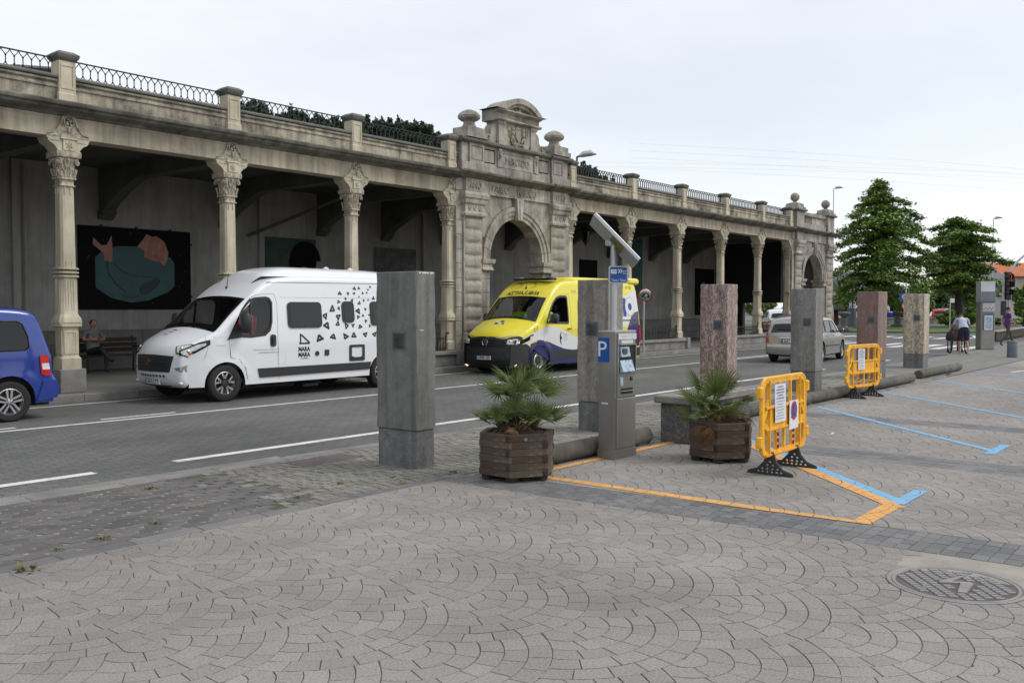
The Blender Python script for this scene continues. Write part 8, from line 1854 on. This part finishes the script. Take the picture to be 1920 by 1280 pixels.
# --- park edge: retaining wall, urns, lattice pole, bin, parked cars
wa, wb = far_at(1566, 86), far_at(1850, 92); d = wb - wa; n = 24; ang = math.atan2(d.y, d.x); t = thing('park_wall', 'long low stone park wall beyond the crossing', 'wall', (wa.x, wa.y, 0), ang)
for k in range(n): w = d.length / n; q = MB(); q.cbox(k * w + .01, 0, 0, (k + 1) * w - .01, .4, .62, .03); q.build('wall_stone', 'curb', t, 30); q = MB(); q.cbox(k * w + .005, -.06, .62, (k + 1) * w - .005, .46, .72, .02); q.build('coping_stone', 'benchtop', t, 30)
def urn(b, Z, s, label):
    H_ = .72; s0 = s; s = s0 * .52
    p = far_at(b, Z); t = thing('stone_urn', label, 'urn', (p.x, p.y, .03)); q = MB(); q.rings([(0, .9 * s, .9 * s, .04), (.22, .9 * s, .9 * s, .04), (.24, .7 * s, .7 * s, .1)]); q.lathe([(.55 * s, .24), (.45 * s, .32), (.5 * s, .88), (.55 * s, .95)], 8, caps=False); q.build('pedestal', 'granite', t, 30)
    q = MB(); q.lathe([(.30 * s, .95), (.42 * s, 1.02), (.72 * s, 1.14), (.86 * s, 1.24), (.84 * s, 1.32), (.6 * s, 1.35), (.001, 1.34)], 20); q.build('bowl', 'granite', t, 40)
urn(1583, 66, 1.0, 'dark stone bowl on an octagonal pedestal at the corner of the park wall'); urn(1683, 78, .95, 'dark stone bowl half hidden behind the red monolith')
p = far_at(1598, 84); t = thing('lattice_pole', 'white lattice pole rising beside the dark cabinet', 'pole', (p.x, p.y, 0))
q = MB(); top = hgt(541, 84)
for a in (-1, 1):
    for b in (-1, 1): q.tube([(a * .2, b * .2, 0), (a * .2, b * .2, top)], .035, 4)
for k in range(7): q.box(-.22, -.22, .6 + k * .45, .22, -.18, .68 + k * .45); q.box(-.22, .18, .6 + k * .45, .22, .22, .68 + k * .45)
q.build('lattice', 'signwhite', t, 0)
p = far_at(1597, 80); q = MB(); q.cbox(-.32, -.3, 0, .32, .3, 1.62, .03); tag(q.build('utility_cabinet', 'panelblue', None, 0, (p.x, p.y, .03)), 'dark green utility cabinet at the foot of the lattice pole', 'cabinet')
for i, (b, Z, lab, pt, kd, rz) in enumerate([(1575, 97, 'white van with orange stripe parked right of the arcade end', 'white', 'van', -60), (1683, 95, 'dark blue grey van parked behind the second stone bowl', 'bluepaint', 'van', 100), (1757, 97, 'red hatchback parked behind the breccia monolith', 'redlamp', 'hatch', 200), (1782, 99, 'white hatchback parked between the red car and the big trunk', 'white', 'hatch', 30), (1873, 96, 'white hatchback right of the tall ticket pillar', 'white', 'hatch', 30), (1452, 62, 'white hatchback seen through the opening at the gallery end', 'white', 'hatch', -150), (1436, 70, 'grey van seen through the opening at the gallery end', 'silver', 'van', -60), (1912, 98, 'silver hatchback at the right edge behind the hedge', 'silver', 'hatch', 60), (1655, 100, 'silver hatchback parked between the two stone bowls', 'silver', 'hatch', 20)]):
    p = far_at(b, Z); small_car(lab, pt, (p.x, p.y, .05), R(rz), kd, False, 'cars parked beyond the junction', 'parked_car', 'car' if kd != 'van' else 'van')
p = far_at(1575, 97)
# --- signs, lamps, signals, wires
def pole(mb, h, r=.05, m=0): mb.tube([(0, 0, -.05), (0, 0, h)], r, 8, m)
p = far_at(1698, 60); t = thing('sign_post', 'post with square blue parking sign above a round red-edged sign', 'road sign', (p.x, p.y, -.08), R(-52)); q = MB(); pole(q, hgt(530, 60) + .08, .04); q.build('post', 'steelpale', t, 30)
z1 = hgt(555, 60); q = MB(); q.prism(rrect(-.42, z1 - .28, .16, z1 + .28, .03), -.07, -.045, 'y'); s_ = q.build('blue_sign', 'signblue', t, 0); q = MB(); q.prism(circ(-.13, z1 + .03, .15, 16), -.08, -.071, 'y'); q.build('red_ring', 'signwhite', s_, 0); q = MB(); q.prism(circ(-.13, z1 + .03, .09, 16), -.09, -.081, 'y'); q.build('ring_centre', 'signblue', s_, 0)
z2 = hgt(571, 60); q = MB(); q.prism(circ(-.05, z2, .27, 20), -.07, -.045, 'y'); s_ = q.build('round_sign', 'signred', t, 0); q = MB(); q.prism(circ(-.05, z2, .19, 20), -.08, -.071, 'y'); q.build('sign_centre', 'signwhite', s_, 0)
p = far_at(1781, 62); t = thing('sign_post', 'slim grey post with a small white sign, left of the big trunk', 'road sign', (p.x, p.y, -.05), R(-52)); q = MB(); pole(q, hgt(560, 62), .035); q.build('post', 'steelpale', t, 30); q = MB(); q.box(.0, -.03, hgt(566, 62), .28, 0, hgt(558, 62)); q.build('sign_board', 'signwhite', t, 0)
def lamp(b, Z, row, base, label, arm, mat='steelpale', r=.07):
    p = far_at(b, Z); h = hgt(row, Z) - base; t = thing('street_lamp', label, 'street lamp', (p.x, p.y, base), YAW - PI / 2); q = MB(); q.tube([(0, 0, 0), (0, 0, h * .6), (0, 0, h)], [r, r * .8, r * .6], 8); q.tube([(0, 0, h - .02), (arm * .2, 0, h + .05)], r * .6, 6); q.build('post', mat, t, 30)
    q = MB(); q.tube([(arm * .12, 0, h + .02), (arm * .3, 0, h + .10), (arm * .7, 0, h + .16), (arm, 0, h + .12)], [.06, .13, .14, .04], 10); q.build('lamp_head', 'steelpale', t, 50)
lamp(1081, 40, 296, 5.62, 'street lamp with rust-brown post on the arcade terrace, right of the gateway', .85, M('rust_brown_post', (.06, .025, .02), .6)); lamp(1560, 95, 355, 0, 'slim grey street lamp rising behind the end of the arcade', 1.0); lamp(1859, 90, 411, 0, 'slim grey street lamp behind the dome shaped tree', .9)
p = far_at(1887, 54); t = thing('traffic_light', 'traffic light showing red on a grey mast with curved arm', 'traffic light', (p.x, p.y, -.05), YAW - PI / 2)
q = MB(); q.tube([(-.22, 0, 0), (-.22, 0, 1.5), (-.2, 0, hgt(515, 54) + .1)], .07, 8); q.tube([(.18, .1, 0), (.18, .1, 3.2), (.25, .1, 3.8), (.55, .1, 4.4), (1.1, .1, 4.9), (1.8, .1, 5.1)], .065, 8); q.build('mast', 'steelpale', t, 40)
zt = hgt(513, 54) + .05; q = MB(); q.cbox(-.16, -.16, zt - 1.55, .22, .14, zt + .12, .05); hs = q.build('signal_head', 'blackgloss', t, 20)
for k, mt in enumerate(('litred', 'ink', 'ink')):
    q = MB(); q.lathe([(.001, -.035), (.10, -.03), (.15, 0)], 18, 0, Tm(.03, -.165, zt - .18 - k * .46, R(90)), caps=False); q.build('lens', mt, hs, 50); q = MB(); q.lathe([(.17, -.02), (.17, .26)], 18, 0, Tm(.03, -.16, zt - .18 - k * .46, R(90), 0, 0) , caps=False, arc=PI * 1.999); q.build('visor', 'black', hs, 40)
q = MB(); q.cbox(-.34, -.16, 1.3, -.08, .08, 2.15, .04); q.build('pedestrian_signal', 'black', t, 20)
a, b = far_at(1869, 47), far_at(1935, 58); d = b - a; t = thing('planter_wall', 'low dark wall with pale capping rising at the right edge behind the man', 'wall', (a.x, a.y, 0), math.atan2(d.y, d.x)); q = MB(); q.cbox(0, 0, 0, d.length, .35, .42, .03); q.build('wall_face', 'bark', t, 20); q = MB(); q.cbox(-.03, -.04, .42, d.length + .03, .40, .50, .02); q.build('capping', 'benchtop', t, 20)
for k, (r0, r1) in enumerate(((176, 236), (190, 246), (203, 262), (222, 276), (300, 328), (308, 336))):
    b0, b1 = (1180, 2050) if k < 4 else (1000, 2050)
    P = [far_at(b0 + (b1 - b0) * s / 12, 140) + Vector((0, 0, hgt(r0 + 150 * (k < 4) - 60 * (k < 4) + (r1 - r0) * s / 12 + 20 * (s / 12 - .5) ** 2, 140))) for s in range(13)]
    q = MB(); q.tube(P, .010, 4); o = tag(q.build('power_line', M('wire', (.5, .52, .54), .7) if k == 0 else bpy.data.materials['wire'], None, 60), 'thin overhead cable sagging across the sky above the trees', 'cable', 'overhead cables')
